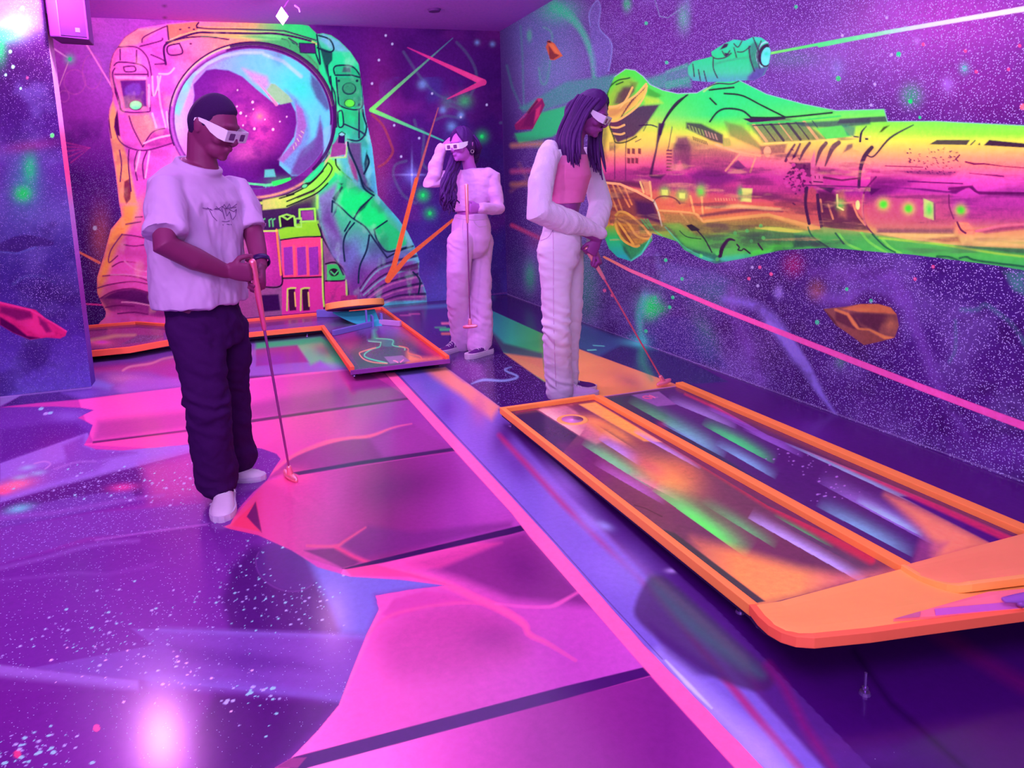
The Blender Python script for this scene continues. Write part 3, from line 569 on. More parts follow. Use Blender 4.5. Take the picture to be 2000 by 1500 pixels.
    c.blob(*kM((1575, 645))[0], 9, 11, (140, 110, 230), 0.9)
    # violet veils
    c.line(kM((1230, 620), (1240, 760), (1340, 1000), (1450, 1290)), (16, 22, 20, 8), (124, 70, 196), 0.65, 18, True, star=0.7)
    c.line(kM((1180, 690), (1400, 740), (1540, 860), (1700, 1100), (1875, 1350)), (10, 18, 26, 22, 8), (138, 104, 232), 0.75, 14, True, star=0.5)
    c.line(kN((0, 440), (100, 520), (230, 700), (320, 860), (440, 1030)), (8, 18, 20, 12, 4), (150, 114, 240), 0.85, 8, True, star=0.3)
    c.line(kN((300, 230), (400, 290), (500, 300), (570, 240), (650, 215), (760, 240), (850, 290)), (10, 26, 20, 16, 10, 14, 22), (124, 74, 196), 0.8, 14, True, star=0.6)
    c.line(kN((300, 100), (500, 130), (750, 130), (880, 250), (930, 400), (1000, 560), (1100, 830), (1220, 1040), (1300, 1180)), (20, 26, 30, 26, 16, 20, 22, 14, 4), (120, 66, 190), 0.72, 18, True, star=0.7)
    c.poly(kN((370, 300), (520, 310), (650, 220), (800, 260), (880, 400), (840, 620), (600, 600)), (76, 12, 120), 0.6, 20)
    c.blob(*kN((320, 215))[0], 14, 18, (180, 90, 90), 0.7); c.blob(*kN((160, 60))[0], 18, 20, (160, 30, 120), 0.6); c.blob(*kN((68, 235))[0], 8, 12, (150, 110, 230), 0.8); c.blob(*kN((470, 690))[0], 10, 13, (90, 130, 150), 0.75)
    c.line(kN((1220, 420), (1220, 600), (1180, 690)), 5, (90, 110, 170), 0.7, 6, True); c.line(kN((1260, 350), (1360, 350), (1420, 320), (1520, 390), (1600, 460), (1667, 570)), 7, (80, 120, 165), 0.65, 8, True)
    c.poly(kN((1530, 100), (1667, 100), (1667, 250), (1600, 220)), (80, 140, 160), 0.75, 14); c.blob(*kN((1500, 1290))[0], 60, 30, (110, 50, 180), 0.5); c.blob(1990, 880, 40, 30, (110, 50, 180), 0.5)
    c.cloud((58, 6, 100), 0.5, 40, 40, 77, 0.52, 0.8, box=(1100, 500, 2100, 960))
    # coloured spots
    G_, P_, W_ = (40, 225, 150), (255, 80, 150), (190, 170, 250)
    for x, y, r, col in [(*p, 3.4, G_) for p in kM((750, 405), (870, 543), (803, 678), (606, 926), (780, 750), (1130, 405), (670, 683)) + kN((320, 432), (513, 216), (670, 292)) + kI((1265, 578), (955, 50)) + kH((1320, 458), (1170, 170))] \
            + [(*p, 3.2, P_) for p in kM((303, 628), (360, 663), (1440, 458), (1523, 508), (1360, 541)) + kN((20, 118), (1075, 70), (957, 150)) + kJ((763, 325), (1070, 373), (1150, 525), (1387, 508), (1468, 335))] \
            + [(*p, 3.0, W_) for p in kM((1385, 458), (1425, 593)) + kJ((495, 130), (530, 400), (407, 617), (380, 770), (170, 260))]: c.dot(x, y, r, col, 0.95)
    for p, r, col in ((kJ((582, 398))[0], 5, G_), (kJ((1062, 500))[0], 5, (90, 220, 190)), (kJ((667, 742))[0], 4.5, (20, 230, 110)), (kJ((1490, 782))[0], 6, (255, 110, 140)), (kI((1862-0, 860))[0], 3, G_)): c.dot(*p, r, col)
    c.blob(*kJ((675, 700))[0], 20, 22, (50, 180, 140), 0.7); c.blob(*kJ((1062, 500))[0], 10, 12, (100, 170, 200), 0.7); c.blob(*kJ((940, 620))[0], 13, 17, (170, 110, 235), 0.8); c.blob(*kJ((130, 500))[0], 14, 20, (130, 120, 210), 0.7); c.blob(*kJ((715, 300))[0], 8, 9, (180, 120, 230), 0.6)
    c.dot(*kJ((667, 742))[0], 4, (20, 240, 110)); c.dot(*kM((1860, 860))[0], 4.4, (70, 210, 170)); c.dot(*kJ((140, 575))[0], 5, (40, 225, 120))
    # pink floor of the room meets the wall with a worn pale line
    # ---- rocks floating in front of the wall
    c.poly(kH((455, 292), (500, 320), (558, 410), (500, 440), (470, 440), (435, 345)), (214, 100, 70), star=0.0); c.poly(kH((440, 300), (470, 300), (480, 330), (445, 320)), (70, 24, 60)); c.poly(kH((455, 330), (540, 400), (490, 435), (462, 430)), (150, 60, 70)); c.poly(kH((445, 310), (490, 320), (556, 410), (500, 390)), (250, 130, 84), 0.9, 3)
    c.poly(kH((375, 720), (410, 722), (428, 770), (395, 840), (340, 945), (215, 952), (205, 915), (280, 860)), (150, 30, 110), star=0.0); c.poly(kH((375, 720), (410, 722), (330, 800), (230, 900), (215, 905), (290, 830)), (214, 60, 130), 0.9, 3); c.poly(kH((300, 840), (380, 780), (400, 820), (335, 930), (260, 930)), (110, 16, 100), 0.7, 8); c.poly(kH((365, 800), (400, 770), (385, 850), (350, 900)), (226, 60, 130), 0.9, 6); c.poly(kH((290, 830), (370, 730), (380, 745), (310, 830)), (60, 10, 70), 0.8, 3)
    rock = kN((360, 345), (500, 330), (600, 312), (720, 312), (800, 335), (838, 380), (852, 455), (825, 530), (740, 555), (625, 580), (500, 490), (440, 450))
    c.poly(rock, (150, 80, 90), star=0.0); c.clip(rock)
    c.poly(kN((480, 345), (600, 312), (720, 312), (800, 335), (838, 382), (600, 365), (520, 350)), (206, 110, 80), 1, 4); c.poly(kN((540, 365), (760, 375), (838, 385), (840, 430), (740, 440), (720, 500), (600, 440)), (96, 40, 80), 0.9, 10)
    c.poly(kN((440, 360), (560, 380), (600, 450), (660, 490), (560, 480), (440, 420)), (92, 30, 70), 0.8, 6); c.line(kN((440, 350), (520, 380), (560, 440), (590, 475), (660, 480), (760, 530), (820, 535)), (4, 5, 7, 4, 3, 6, 3), (240, 136, 84), 0.9, 4); c.poly(kN((360, 345), (420, 400), (460, 460), (430, 440), (380, 380)), (90, 30, 60), 0.8, 4)
    c.poly(kN((470, 460), (640, 490), (760, 550), (625, 580)), (150, 74, 76), 0.8, 4); c.blob(*kN((800, 440))[0], 12, 16, (190, 110, 90), 0.8); c.blob(*kN((620, 350))[0], 20, 4, (235, 130, 80), 0.7); c.clip()
    # ---- spaceship
    hull = kH((940, 560), (1020, 505), (1090, 515), (1150, 560), (1200, 620), (1290, 660), (1400, 685), (1490, 680)) + kI((230, 680), (300, 640), (380, 600), (540, 590), (740, 690), (1000, 760), (1250, 810), (1500, 805)) \
        + kJ((475, 800), (500, 890), (850, 888), (1500, 920)) + [(2100, 249), (2400, 262), (2400, 610), (2100, 548)] + kL((1929, 1190), (1700, 1150), (1400, 1110), (1000, 1060), (750, 1040), (300, 1000), (0, 1015)) \
        + kK((1600, 1025), (1350, 1080), (1060, 1135), (930, 1090), (800, 1020), (740, 950), (650, 920), (530, 880), (530, 940), (440, 1060), (355, 1115), (240, 1080), (170, 1010), (115, 870)) + kH((800, 1300), (810, 950), (870, 870), (880, 690))
    s1 = [(135, (80, 240, 60)), (200, (120, 245, 60)), (235, (225, 240, 80)), (285, (250, 225, 90)), (310, (245, 130, 130)), (335, (226, 70, 160)), (352, (190, 60, 140)), (375, (236, 120, 80)), (430, (225, 130, 70)), (455, (170, 190, 60)), (480, (40, 210, 120)), (505, (40, 190, 190))]
    s2 = [(150, (30, 236, 130)), (225, (40, 240, 120)), (250, (150, 250, 70)), (268, (250, 240, 90)), (290, (250, 180, 110)), (315, (236, 90, 150)), (345, (178, 40, 150)), (375, (200, 70, 120)), (400, (226, 110, 80)), (425, (226, 140, 80)), (445, (140, 160, 70)), (470, (70, 190, 80)), (500, (60, 210, 150)), (515, (70, 190, 210))]
    s3 = [(190, (40, 236, 130)), (245, (150, 255, 70)), (275, (250, 250, 90)), (300, (255, 190, 115)), (330, (250, 120, 160)), (352, (226, 60, 170)), (375, (170, 40, 150)), (400, (226, 90, 110)), (430, (230, 130, 100)), (452, (230, 190, 100)), (470, (80, 190, 90)), (495, (70, 210, 100))]
    s4 = [(230, (110, 255, 100)), (262, (150, 255, 70)), (278, (245, 250, 90)), (300, (255, 190, 120)), (325, (255, 130, 140)), (350, (250, 90, 200)), (372, (226, 70, 200)), (400, (190, 56, 180)), (425, (200, 76, 150)), (445, (240, 150, 110)), (470, (240, 200, 120)), (490, (110, 200, 90)), (530, (90, 210, 110))]
    fs = [(1200, grad2(s1)), (1400, grad2(s2)), (1650, grad2(s3)), (1900, grad2(s4))]
    def shipcol(x, y):
        out = fs[0][1](x, y)
        for (xa, fa), (xb, fb) in zip(fs[:-1], fs[1:]):
            t = np.clip((x-xa)/(xb-xa), 0, 1)[:, None]; out = np.where(x[:, None] > xa, fa(x, y)*(1-t)+fb(x, y)*t, out)
        return out
    c.line(kI((745, 395), (1300, 290), (1500, 255)) + kJ((0, 335), (500, 235), (1000, 150), (1500, 65)) + [(2200, -20), (2500, -60)], (4.6, 5.6, 6.2, 6.4, 7.5, 8.6, 10.5, 13, 15), grad2([(1480, (130, 245, 90)), (1600, (70, 240, 130)), (1700, (120, 240, 170)), (1780, (200, 225, 245)), (2000, (235, 225, 250))], 'x'), star=0.0)
    c.poly(hull, shipcol, star=0.0)
    gun = kI((300, 600), (200, 590), (165, 540), (165, 490), (200, 450), (340, 415), (335, 380), (430, 320), (500, 290), (580, 300), (640, 270), (700, 275), (750, 310), (770, 380), (755, 480), (720, 550), (650, 585), (560, 590), (440, 600))
    c.poly(gun, grad2([(72, (50, 225, 190)), (110, (30, 226, 140)), (140, (60, 215, 160)), (160, (80, 170, 200))]), star=0.0)
    c.clip(gun)
    c.poly(kI((610, 340), (650, 300), (700, 330), (690, 500), (640, 530), (610, 430)), (50, 110, 120), 0.7, 8); c.poly(kI((600, 560), (660, 500), (760, 480), (700, 590), (600, 600)), (90, 50, 170), 0.9, 10)
    c.poly(ell(*kI((738, 405))[0], 16, 23, 10), (50, 18, 70)); c.line(ell(*kI((733, 400))[0], 17, 25, 10, 100, 300), 3, (150, 225, 235)); c.poly(ell(*kI((738, 413))[0], 10, 18, 10), (100, 240, 240)); c.blob(*kI((740, 395))[0], 7, 6, (30, 225, 190), 0.9)
    c.poly(kI((395, 365), (430, 320), (462, 318), (450, 345), (400, 365)), INK, 1, 2); c.lines(2.2, INK, 0.9, kI((330, 400), (370, 430), (440, 420), (480, 390)), kI((415, 375), (440, 410), (470, 372)), kI((350, 425), (350, 500), (380, 570)), kI((200, 470), (210, 560)), kI((240, 510), (255, 590)), kI((280, 520), (300, 600)), kI((500, 320), (530, 345), (560, 300)), kI((500, 350), (520, 420)), kI((525, 380), (570, 378), (620, 340)), kI((610, 340), (620, 430), (650, 520)), kI((700, 300), (670, 400), (690, 500)), kI((640, 270), (690, 400)))
    c.line(kI((360, 470), (460, 440), (600, 420)), 3, (70, 110, 130), 0.5, 5); c.poly(kI((430, 385), (470, 395), (440, 415)), INK)
    c.clip(hull)
    c.line(kI((280, 670), (360, 610), (440, 540)), 3.4, (150, 240, 130)); c.line(kI((300, 640), (380, 612), (480, 615), (540, 592)), 2.6, INK, smooth=True)
    # nose helmet shapes
    c.poly(kH((950, 620), (1000, 570), (1060, 575), (1110, 610), (1060, 720), (960, 770), (890, 790), (890, 700)), (180, 170, 60), 0.45, 14)
    c.poly(kH((1000, 640), (1060, 630), (1080, 660), (1030, 740), (985, 785), (980, 700)), (84, 50, 80), 0.7, 12); c.poly(kH((1050, 600), (1110, 605), (1080, 660), (1060, 640)), (90, 60, 60), 0.5, 8)
    c.poly(kH((885, 780), (960, 770), (1090, 700), (1170, 610), (1160, 680), (1100, 770), (960, 870), (890, 880)), (246, 200, 90), 0.95, 4)
    c.poly(kH((890, 890), (960, 880), (1090, 790), (1150, 770), (1270, 765), (1180, 900), (1080, 1000), (960, 1045), (930, 1000)), (80, 36, 96), 0.95, 6)
    c.poly(kH((930, 760), (960, 680), (1010, 640), (1070, 640), (1080, 670), (1040, 720), (985, 775)), (104, 66, 80), 0.85, 12); c.poly(kH((890, 800), (960, 790), (1060, 740), (1100, 720), (1040, 790), (950, 850), (890, 860)), (190, 120, 90), 0.6, 10)
    c.poly(kH((900, 900), (980, 885), (1000, 930), (940, 960), (910, 950)), (110, 50, 90), 0.8, 4)
    for k in range(13):
        t = k/12; x = 1165-170*t; y = 625+215*t-20*math.sin(t*3.1)
        c.line(kH((x, y), (x-18, y+38)), 2, (110, 50, 70), 0.9)
    c.lines(3.0, (250, 200, 110), 1, kH((885, 780), (960, 775), (1090, 700), (1170, 615)), kH((880, 880), (960, 882), (1100, 785), (1160, 690), (1175, 630)), kH((905, 930), (960, 935), (1010, 915)), kH((915, 975), (980, 985), (1010, 975)), kH((1070, 640), (1030, 720), (980, 790)))
    c.lines(2.4, (40, 70, 40), 0.9, kH((900, 640), (960, 590), (1030, 575), (1050, 570)), kH((950, 620), (1000, 600)), kH((920, 600), (885, 700), (885, 860), (930, 1000), (950, 1045), (1020, 1040), (1100, 1000)))
    c.poly(kH((1180, 640), (1290, 700), (1240, 720), (1180, 700)), (60, 170, 50), 0.8, 6); c.poly(kH((1150, 700), (1260, 725), (1290, 755), (1160, 770)), (210, 240, 60), 0.6, 10)
    # neck cracks
    c.line(kH((1475, 695), (1400, 745), (1340, 820), (1290, 910), (1270, 980)), (3, 4, 5, 5, 7), INK, smooth=True); c.line(kH((1120, 920), (1200, 915), (1250, 930)), 2.4, INK, smooth=True); c.poly(kH((1260, 900), (1310, 905), (1290, 960), (1260, 1050), (1210, 1300), (1190, 1290), (1240, 1080)), INK, 0.95, 4)
    c.lines(1.6, INK, 0.8, kH((940, 1050), (940, 1310)), kH((1030, 1000), (1020, 1100), (1020, 1320)), kH((1360, 930), (1330, 1100)), kH((1090, 1040), (1130, 1020)), kH((1150, 960), (1180, 900)))
    for y0, xs in ((1085, (1030, 1065, 1110)), (1155, (1030, 1060, 1090))):
        for x in xs: c.poly(kH((x, y0), (x+24, y0+3), (x+22, y0+45), (x, y0+40)), (120, 40, 70), 0.9, 2)
    for k in range(7): c.poly(kH((1320, 1095+k*24), (1360, 1097+k*24), (1358, 1110+k*24), (1316, 1108+k*24)), (130, 44, 90), 0.9, 2)
    c.poly(kH((820, 860), (880, 880), (890, 980), (870, 1100), (890, 1180), (850, 1120), (830, 1000)), (70, 60, 60), 0.6, 10)
    c.poly(kH((1400, 1010), (1470, 1000), (1500, 1080), (1490, 1230), (1440, 1240), (1420, 1180), (1370, 1240), (1360, 1100)), (110, 44, 110), 0.75, 10)
    # long dark stripe of the mid deck
    c.poly(kK((110, 380), (300, 330), (500, 400), (600, 395), (760, 380), (860, 420), (900, 470), (1250, 500), (1600, 560), (1800, 600), (1800, 640), (1300, 560), (900, 530), (520, 520), (300, 450), (110, 430)), (130, 40, 120), 0.5, 12)
    c.poly(kK((840, 390), (980, 330), (1180, 380), (1260, 420), (1100, 490), (900, 480)), (110, 24, 120), 0.75, 16); c.poly(kK((520, 390), (640, 390), (600, 430), (520, 420)), INK, 0.8, 6)
    c.poly(kK((120, 430), (230, 440), (350, 445), (500, 470), (530, 520), (400, 500), (120, 455)), (90, 30, 80), 0.8, 8)
    # upper equipment: vents and panels
    c.poly(kI((150, 895), (260, 905), (420, 985), (430, 1060), (330, 1030), (150, 940)), (60, 50, 80), 0.9, 6)
    for k in range(9): c.poly(kI((165+k*24, 915+k*8), (174+k*24, 918+k*8), (190+k*24, 962+k*8), (180+k*24, 960+k*8)), (170, 200, 100) if k < 5 else (220, 170, 150), 0.8, 2)
    c.poly(kI((80, 1000), (180, 1010), (340, 1070), (520, 1120), (520, 1180), (440, 1250), (230, 1230), (140, 1240), (100, 1150)), (130, 60, 100), 0.6, 16)
    for k in range(8): c.line(kI((200+k*14, 1000+k*5), (208+k*14, 1025+k*5)), 1.8, (70, 40, 60), 0.8)
    c.poly(kI((430, 890), (560, 920), (690, 1060), (700, 1100), (560, 1040), (470, 1000)), (120, 130, 80), 0.7, 10); c.line(kI((370, 1060), (520, 1110), (690, 1140)), 4, (255, 190, 130), 0.9); c.poly(kI((420, 1010), (470, 1010), (490, 1070), (420, 1075)), (190, 190, 90), 0.9, 4)
    c.line(kI((440, 1250), (540, 1130), (660, 1150), (620, 1260)), 3.6, (250, 160, 130), 0.9); c.poly(kI((480, 1220), (530, 1170), (590, 1230), (540, 1245)), (90, 30, 110), 0.8, 5)
    c.poly(kI((690, 1070), (890, 1050), (870, 1120), (700, 1130)), (130, 60, 90), 0.7, 6); c.poly(ell(*kI((745, 1110))[0], 7, 10), (240, 180, 130))
    c.poly(kI((640, 870), (880, 860), (1040, 905), (1180, 1020), (720, 1050), (600, 900)), (96, 110, 90), 0.75, 8)
    for k in range(8):
        x = 640+k*62; c.line(kI((x, 905-k*3), (x+100, 1035-k*3)), 2.4 if k % 2 else 5, (235, 190, 120) if k % 3 == 0 else (70, 60, 80), 0.9)
    c.poly(kI((560, 868), (870, 852), (880, 872), (630, 900)), INK); c.line(kI((600, 905), (900, 890), (1280, 850)), 3.4, (60, 230, 100)); c.line(kI((640, 920), (1020, 900)), 2, INK)
    c.poly(kI((940, 900), (1300, 880), (1500, 860), (1500, 910), (1250, 940), (1000, 925)), (56, 90, 100), 0.85, 6); c.poly(kI((1100, 940), (1290, 920), (1360, 1000), (1180, 1020)), (90, 240, 90), 1, 3); c.poly(kI((1290, 910), (1390, 930), (1380, 1000), (1330, 990)), (60, 150, 120), 0.8, 6)
    c.line(kI((720, 1052), (1000, 1040), (1500, 1000)), 3, (255, 235, 110), 0.9)
    c.poly(kJ((150, 870), (490, 850), (500, 892), (130, 905)), (70, 80, 96), 0.9, 3)
    c.lines(3.4, (24, 70, 60), 1, kI((325, 890), (380, 820), (450, 795), (560, 810), (630, 865))); c.lines(3.0, (24, 60, 50), 1, kI((430, 685), (560, 700), (700, 770), (870, 855)), kI((630, 860), (860, 860), (1220, 825)), kI((325, 720), (370, 765)), kI((0, 870), (60, 790), (150, 700)), kI((320, 660), (400, 650), (500, 640)))
    # ribs
    for (a, b_, d_, w) in (((945, 1060), (900, 1130), (870, 1180), 3), ((985, 1055), (950, 1130), (925, 1170), 3), ((1055, 1048), (1010, 1110), (980, 1180), 4), ((1175, 1048), (1130, 1110), (1095, 1220), 5), ((1268, 1045), (1220, 1090), (1168, 1215), 6)):
        c.line(kI(a, b_, d_), (w*1.5, w*1.6, w*.5), (96, 50, 90), 0.9, 2, True)
    c.poly(kI((1370, 1050), (1330, 1060), (1300, 1120), (1370, 1080)), (110, 60, 100), 0.8, 5)
    c.line(kJ((385, 1080), (330, 1150), (300, 1250), (290, 1370)), (8, 9, 7, 6), INK, 0.95, 2, True); c.line(kJ((355, 1140), (405, 1140), (520, 1010), (690, 915)), (3, 3.4, 4, 2.4), INK, 0.95, 1.5, True); c.line(kJ((300, 1035), (310, 970), (345, 925)), (5, 4, 2), INK, smooth=True); c.poly(kJ((335, 1010), (362, 1012), (358, 1026), (335, 1024)), INK); c.poly(kJ((440, 970), (470, 930), (520, 915), (460, 965)), (60, 50, 40), 0.9, 2); c.line(kJ((255, 1000), (285, 1003)), 2.6, INK)
    c.poly(kJ((805, 1058), (860, 1025), (1105, 1025), (1080, 1062)), (96, 90, 84), 1, 2); c.poly(kJ((1100, 1062), (1140, 1025), (1150, 1028), (1115, 1064)), INK, 0.9); c.poly(kJ((1160, 1062), (1178, 1040), (1180, 1064)), INK, 0.9); c.poly(kJ((1205, 1065), (1245, 1025), (1500, 1050), (1900, 1090), (1900, 1130), (1500, 1082)), (80, 50, 80), 1, 2)
    rs = np.random.default_rng(5)
    for _ in range(90):
        u, v = rs.uniform(640, 1030), rs.uniform(1080, 1270)
        if v < 1180 and 740 < u < 780: continue
        if rs.random() < 0.4 and v < 1200 and u < 760: v = rs.uniform(1150, 1200)
        a = rs.uniform(-.5, 1.2); l = rs.uniform(4, 13); c.line(kJ((u, v), (u+l*math.cos(a), v+l*math.sin(a))), rs.uniform(1.0, 2.6), (110, 24, 100), 0.9)
    c.line(kJ((485, 1215), (700, 1222), (760, 1225)), 2, (150, 40, 110)); c.line(kJ((1070, 1185), (1130, 1200), (1210, 1200), (1350, 1218), (1500, 1230)), (3, 4, 3, 1.6, 2), (150, 30, 100)); c.line(kJ((1100, 1268), (1200, 1278), (1290, 1285), (1350, 1292)), (1.5, 2, 4, 3), (170, 40, 130)); c.line(kJ((1000, 1165), (1028, 1135)), 3, (130, 30, 90))
    c.poly(kJ((340, 1235), (440, 1240), (445, 1265), (330, 1260)), (200, 50, 140), 0.6, 3); c.poly(kJ((540, 1250), (760, 1245), (1020, 1255), (960, 1290), (700, 1280)), (130, 30, 120), 0.7, 8)
    c.line(kJ((650, 1328), (800, 1335), (1050, 1345)), 2.6, (120, 20, 120)); c.poly(kJ((570, 1375), (760, 1380), (940, 1400), (1110, 1365), (1120, 1355), (1160, 1400), (1500, 1410), (1900, 1430), (1900, 1450), (1170, 1425), (1090, 1370), (1000, 1420), (800, 1400)), (120, 24, 130), 0.95, 3)
    c.poly(kJ((330, 1400), (420, 1310), (600, 1300), (740, 1320), (560, 1400), (380, 1500), (330, 1500)), (120, 20, 130), 0.7, 16); c.poly(kJ((350, 1380), (450, 1380), (380, 1430)), (70, 10, 90), 0.8, 4)
    # damage splotch and plate
    c.poly(kI((900, 1190), (1065, 1190), (1062, 1300), (1030, 1290)), (110, 24, 100), 0.9, 4)
    for _ in range(70):
        u, v = rs.normal(970, 50), rs.normal(1300, 62)
        c.poly(ell(*kI((u, v))[0], rs.uniform(1.2, 5), rs.uniform(1.2, 3.6), rs.uniform(0, 180), n=9), (96, 10, 90), 0.9, 1.4)
    for _ in range(16): c.poly(ell(*kI((rs.normal(975, 40), rs.normal(1310, 45)))[0], rs.uniform(2, 5), rs.uniform(2, 5), n=9), (226, 70, 170), 0.9, 1.4)
    c.poly(kI((1065, 1180), (1090, 1100), (1100, 1270), (1150, 1280), (1155, 1350), (1070, 1360)), (240, 100, 170), 0.7, 3); c.line(kI((1085, 1330), (1150, 1335)), 2.4, INK); c.line(kI((1095, 1290), (1097, 1306)), 2, INK); c.line(kI((1125, 1290), (1127, 1306)), 2, INK)
    c.poly(kI((1090, 1225), (1420, 1240), (1415, 1300), (1160, 1295)), (200, 60, 140), 0.6, 4); c.line(kI((1160, 1300), (1290, 1320), (1420, 1305)), (5, 4, 3), (110, 24, 90), 0.9); c.line(kI((1000, 1355), (1300, 1365), (1500, 1372)), 2, (110, 20, 110)); c.poly(kI((1110, 1365), (1240, 1375), (1210, 1415)), INK, 0.9, 3)
    # lower hull
    c.poly(kK((115, 460), (230, 470), (400, 530), (540, 610), (610, 800), (500, 760), (380, 740), (240, 700), (120, 700)), (120, 50, 70), 0.8, 6); c.poly(kK((380, 600), (540, 620), (600, 800), (480, 760), (400, 720)), (70, 24, 96), 0.9, 14)
    for a, b_ in (((150, 470), (240, 700)), ((200, 475), (280, 690)), ((240, 480), (340, 660)), ((130, 500), (170, 640)), ((300, 500), (360, 640))): c.line(kK(a, b_), 3, (250, 160, 90), 0.75, 2)
    c.line(kK((115, 455), (260, 470), (400, 530), (545, 610)), 4.4, (255, 190, 130)); c.line(kK((545, 610), (580, 690), (612, 820)), (4, 2), (230, 230, 190))
    c.poly(kK((440, 440), (520, 450), (530, 560), (480, 560)), (240, 160, 110), 0.8, 5); c.line(kK((430, 450), (460, 540)), 3, (255, 220, 130)); c.line(kK((510, 450), (525, 580)), 3, (255, 200, 130))
    for x, y, w, h_ in ((635, 540, 5, 6), (780, 565, 6, 6.5)): c.blob(*kK((x, y))[0], w*2.2, h_*2, (120, 230, 90), 0.8); c.poly(kK((x-24, y-22), (x+26, y-20), (x+24, y+26), (x-22, y+22)), (225, 250, 110), 1, 4)
    c.blob(*kK((938, 530))[0], 9, 12, (80, 240, 70), 0.95); c.poly(kK((1280, 505), (1368, 508), (1360, 620), (1275, 612)), (230, 240, 120), 1, 3); c.blob(*kK((1268, 550))[0], 6, 14, (60, 200, 100), 0.8)
    c.line(ell(*kK((655, 640))[0], 26, 16, 10, 180, 340), 3, (120, 60, 70), 0.8); c.poly(kK((600, 600), (700, 595), (740, 680), (590, 690)), (236, 120, 90), 0.5, 8)
    c.lines(3, (255, 190, 110), 0.9, kK((850, 570), (880, 700)), kK((945, 580), (955, 730)), kK((580, 690), (880, 715), (950, 780)), kK((770, 715), (830, 790))); c.poly(kK((880, 715), (950, 775), (1500, 715), (1929, 830), (1929, 880), (1500, 740), (960, 792)), (250, 190, 100), 0.9, 4)
    c.poly(kK((600, 700), (880, 720), (960, 800), (1500, 740), (1800, 830), (1200, 860), (940, 915), (780, 860), (640, 800)), (150, 130, 70), 0.75, 16)
    c.line(kK((940, 735), (1200, 700), (1400, 680), (1620, 700)), (6, 8, 8, 3), (110, 44, 80), 0.8, 5, True); c.line(kK((980, 665), (1250, 655), (1600, 680)), (3, 7, 3), (250, 210, 130), 0.8, 5)
    for k in range(8): c.line(kK((1060+k*23, 590), (1064+k*23, 606)), 2, (255, 170, 130), 0.8)
    c.poly(kK((620, 800), (760, 800), (900, 900), (1100, 930), (1230, 860), (1500, 830), (1929, 880), (1929, 985), (1600, 1010), (1100, 1080), (800, 1000), (740, 900)), (90, 200, 70), 0.7, 10)
    c.poly(kK((1500, 850), (1850, 880), (1929, 930), (1929, 980), (1500, 960), (1250, 920)), (60, 80, 90), 0.6, 14); c.line(kK((1400, 835), (1600, 850), (1860, 880)), (3, 8, 4), (220, 230, 90), 0.95, 3); c.poly(kK((1360, 1040), (1560, 980), (1610, 985), (1625, 1015), (1350, 1075)), (80, 240, 70), 0.9, 4)
    c.poly(kK((640, 820), (720, 880), (800, 990), (1100, 1060), (1100, 1120), (900, 1060), (770, 970)), (40, 80, 80), 0.7, 10)
    c.poly(kK((815, 815), (860, 805), (930, 850), (920, 862), (860, 862)), (40, 30, 50)); c.line(kK((910, 860), (970, 930), (1030, 1040)), 2.6, (40, 24, 60), smooth=True); c.line(kK((1100, 1070), (1120, 1000), (1170, 935), (1220, 940)), (8, 8, 6, 3), (56, 20, 70), smooth=True)
    c.lines(2.6, (50, 30, 60), 1, kK((1240, 975), (1260, 1000), (1250, 1020), (1280, 1025), (1300, 1012), (1350, 1050)), kK((1418, 968), (1440, 1000), (1455, 1020))); c.line(kK((760, 860), (820, 910), (940, 930)), 2, (50, 100, 60), smooth=True); c.line(kK((640, 830), (820, 1010), (1070, 1120)), 2.2, (80, 225, 170), 0.7, smooth=True)
    for x, y in ((1225, 880), (1325, 862), (1440, 820), (1360, 945), (1462, 922), (1075, 1050), (940, 1070), (1075, 1100)): c.dot(*kK((x, y))[0], 3.6, (90, 245, 110), 0.8)
    # fin below the woman's arm
    c.poly(kK((115, 870), (130, 830), (220, 800), (300, 990), (355, 1115), (240, 1080), (170, 1010)), grad2([(440, (170, 190, 60)), (465, (40, 225, 120)), (500, (40, 190, 200))]), 1, 4)
    c.poly(kK((290, 900), (390, 1000), (530, 900), (530, 940), (355, 1115), (290, 1020)), (50, 150, 90), 0.9, 8); c.poly(kK((240, 900), (360, 1100), (300, 1040)), (40, 60, 80), 0.6, 8)
    c.poly(kK((220, 740), (250, 700), (320, 715), (440, 790), (520, 870), (520, 920), (400, 990), (350, 980), (260, 880)), (206, 140, 60), 0.95, 3, True); c.poly(kK((420, 770), (500, 790), (530, 880), (430, 880)), (120, 150, 60), 0.8, 10)
    c.poly(kK((245, 800), (300, 830), (380, 960), (340, 970), (270, 890)), (130, 50, 50), 0.8, 6); c.lines(3.4, (255, 190, 80), 1, kK((225, 730), (260, 700), (330, 720), (450, 820), (520, 905)), kK((225, 760), (230, 840), (290, 940), (380, 990), (420, 985)), kK((250, 760), (330, 800), (400, 900), (480, 925), (525, 915)), kK((240, 780), (290, 850), (370, 970)))
    c.lines(2.2, (90, 230, 110), 0.9, kK((440, 765), (500, 840)), kK((465, 765), (525, 840)), kK((490, 765), (545, 850), (610, 900))); c.line(kK((530, 900), (440, 1055), (355, 1112)), 2.6, (80, 235, 200)); c.line(kK((120, 700), (180, 800), (200, 810)), 3.4, (250, 160, 90)); c.poly(kK((118, 560), (180, 790), (118, 790)), (90, 24, 60), 0.6, 8)
    # round hatch, engine rings
    c.poly(kL((80, 560), (150, 490), (190, 520), (210, 700), (230, 830), (140, 800), (100, 700)), (200, 80, 90), 0.8, 6); c.lines(5, INK, 0.95, kL((110, 500), (100, 640), (130, 800)), kL((200, 560), (210, 680), (235, 830)))
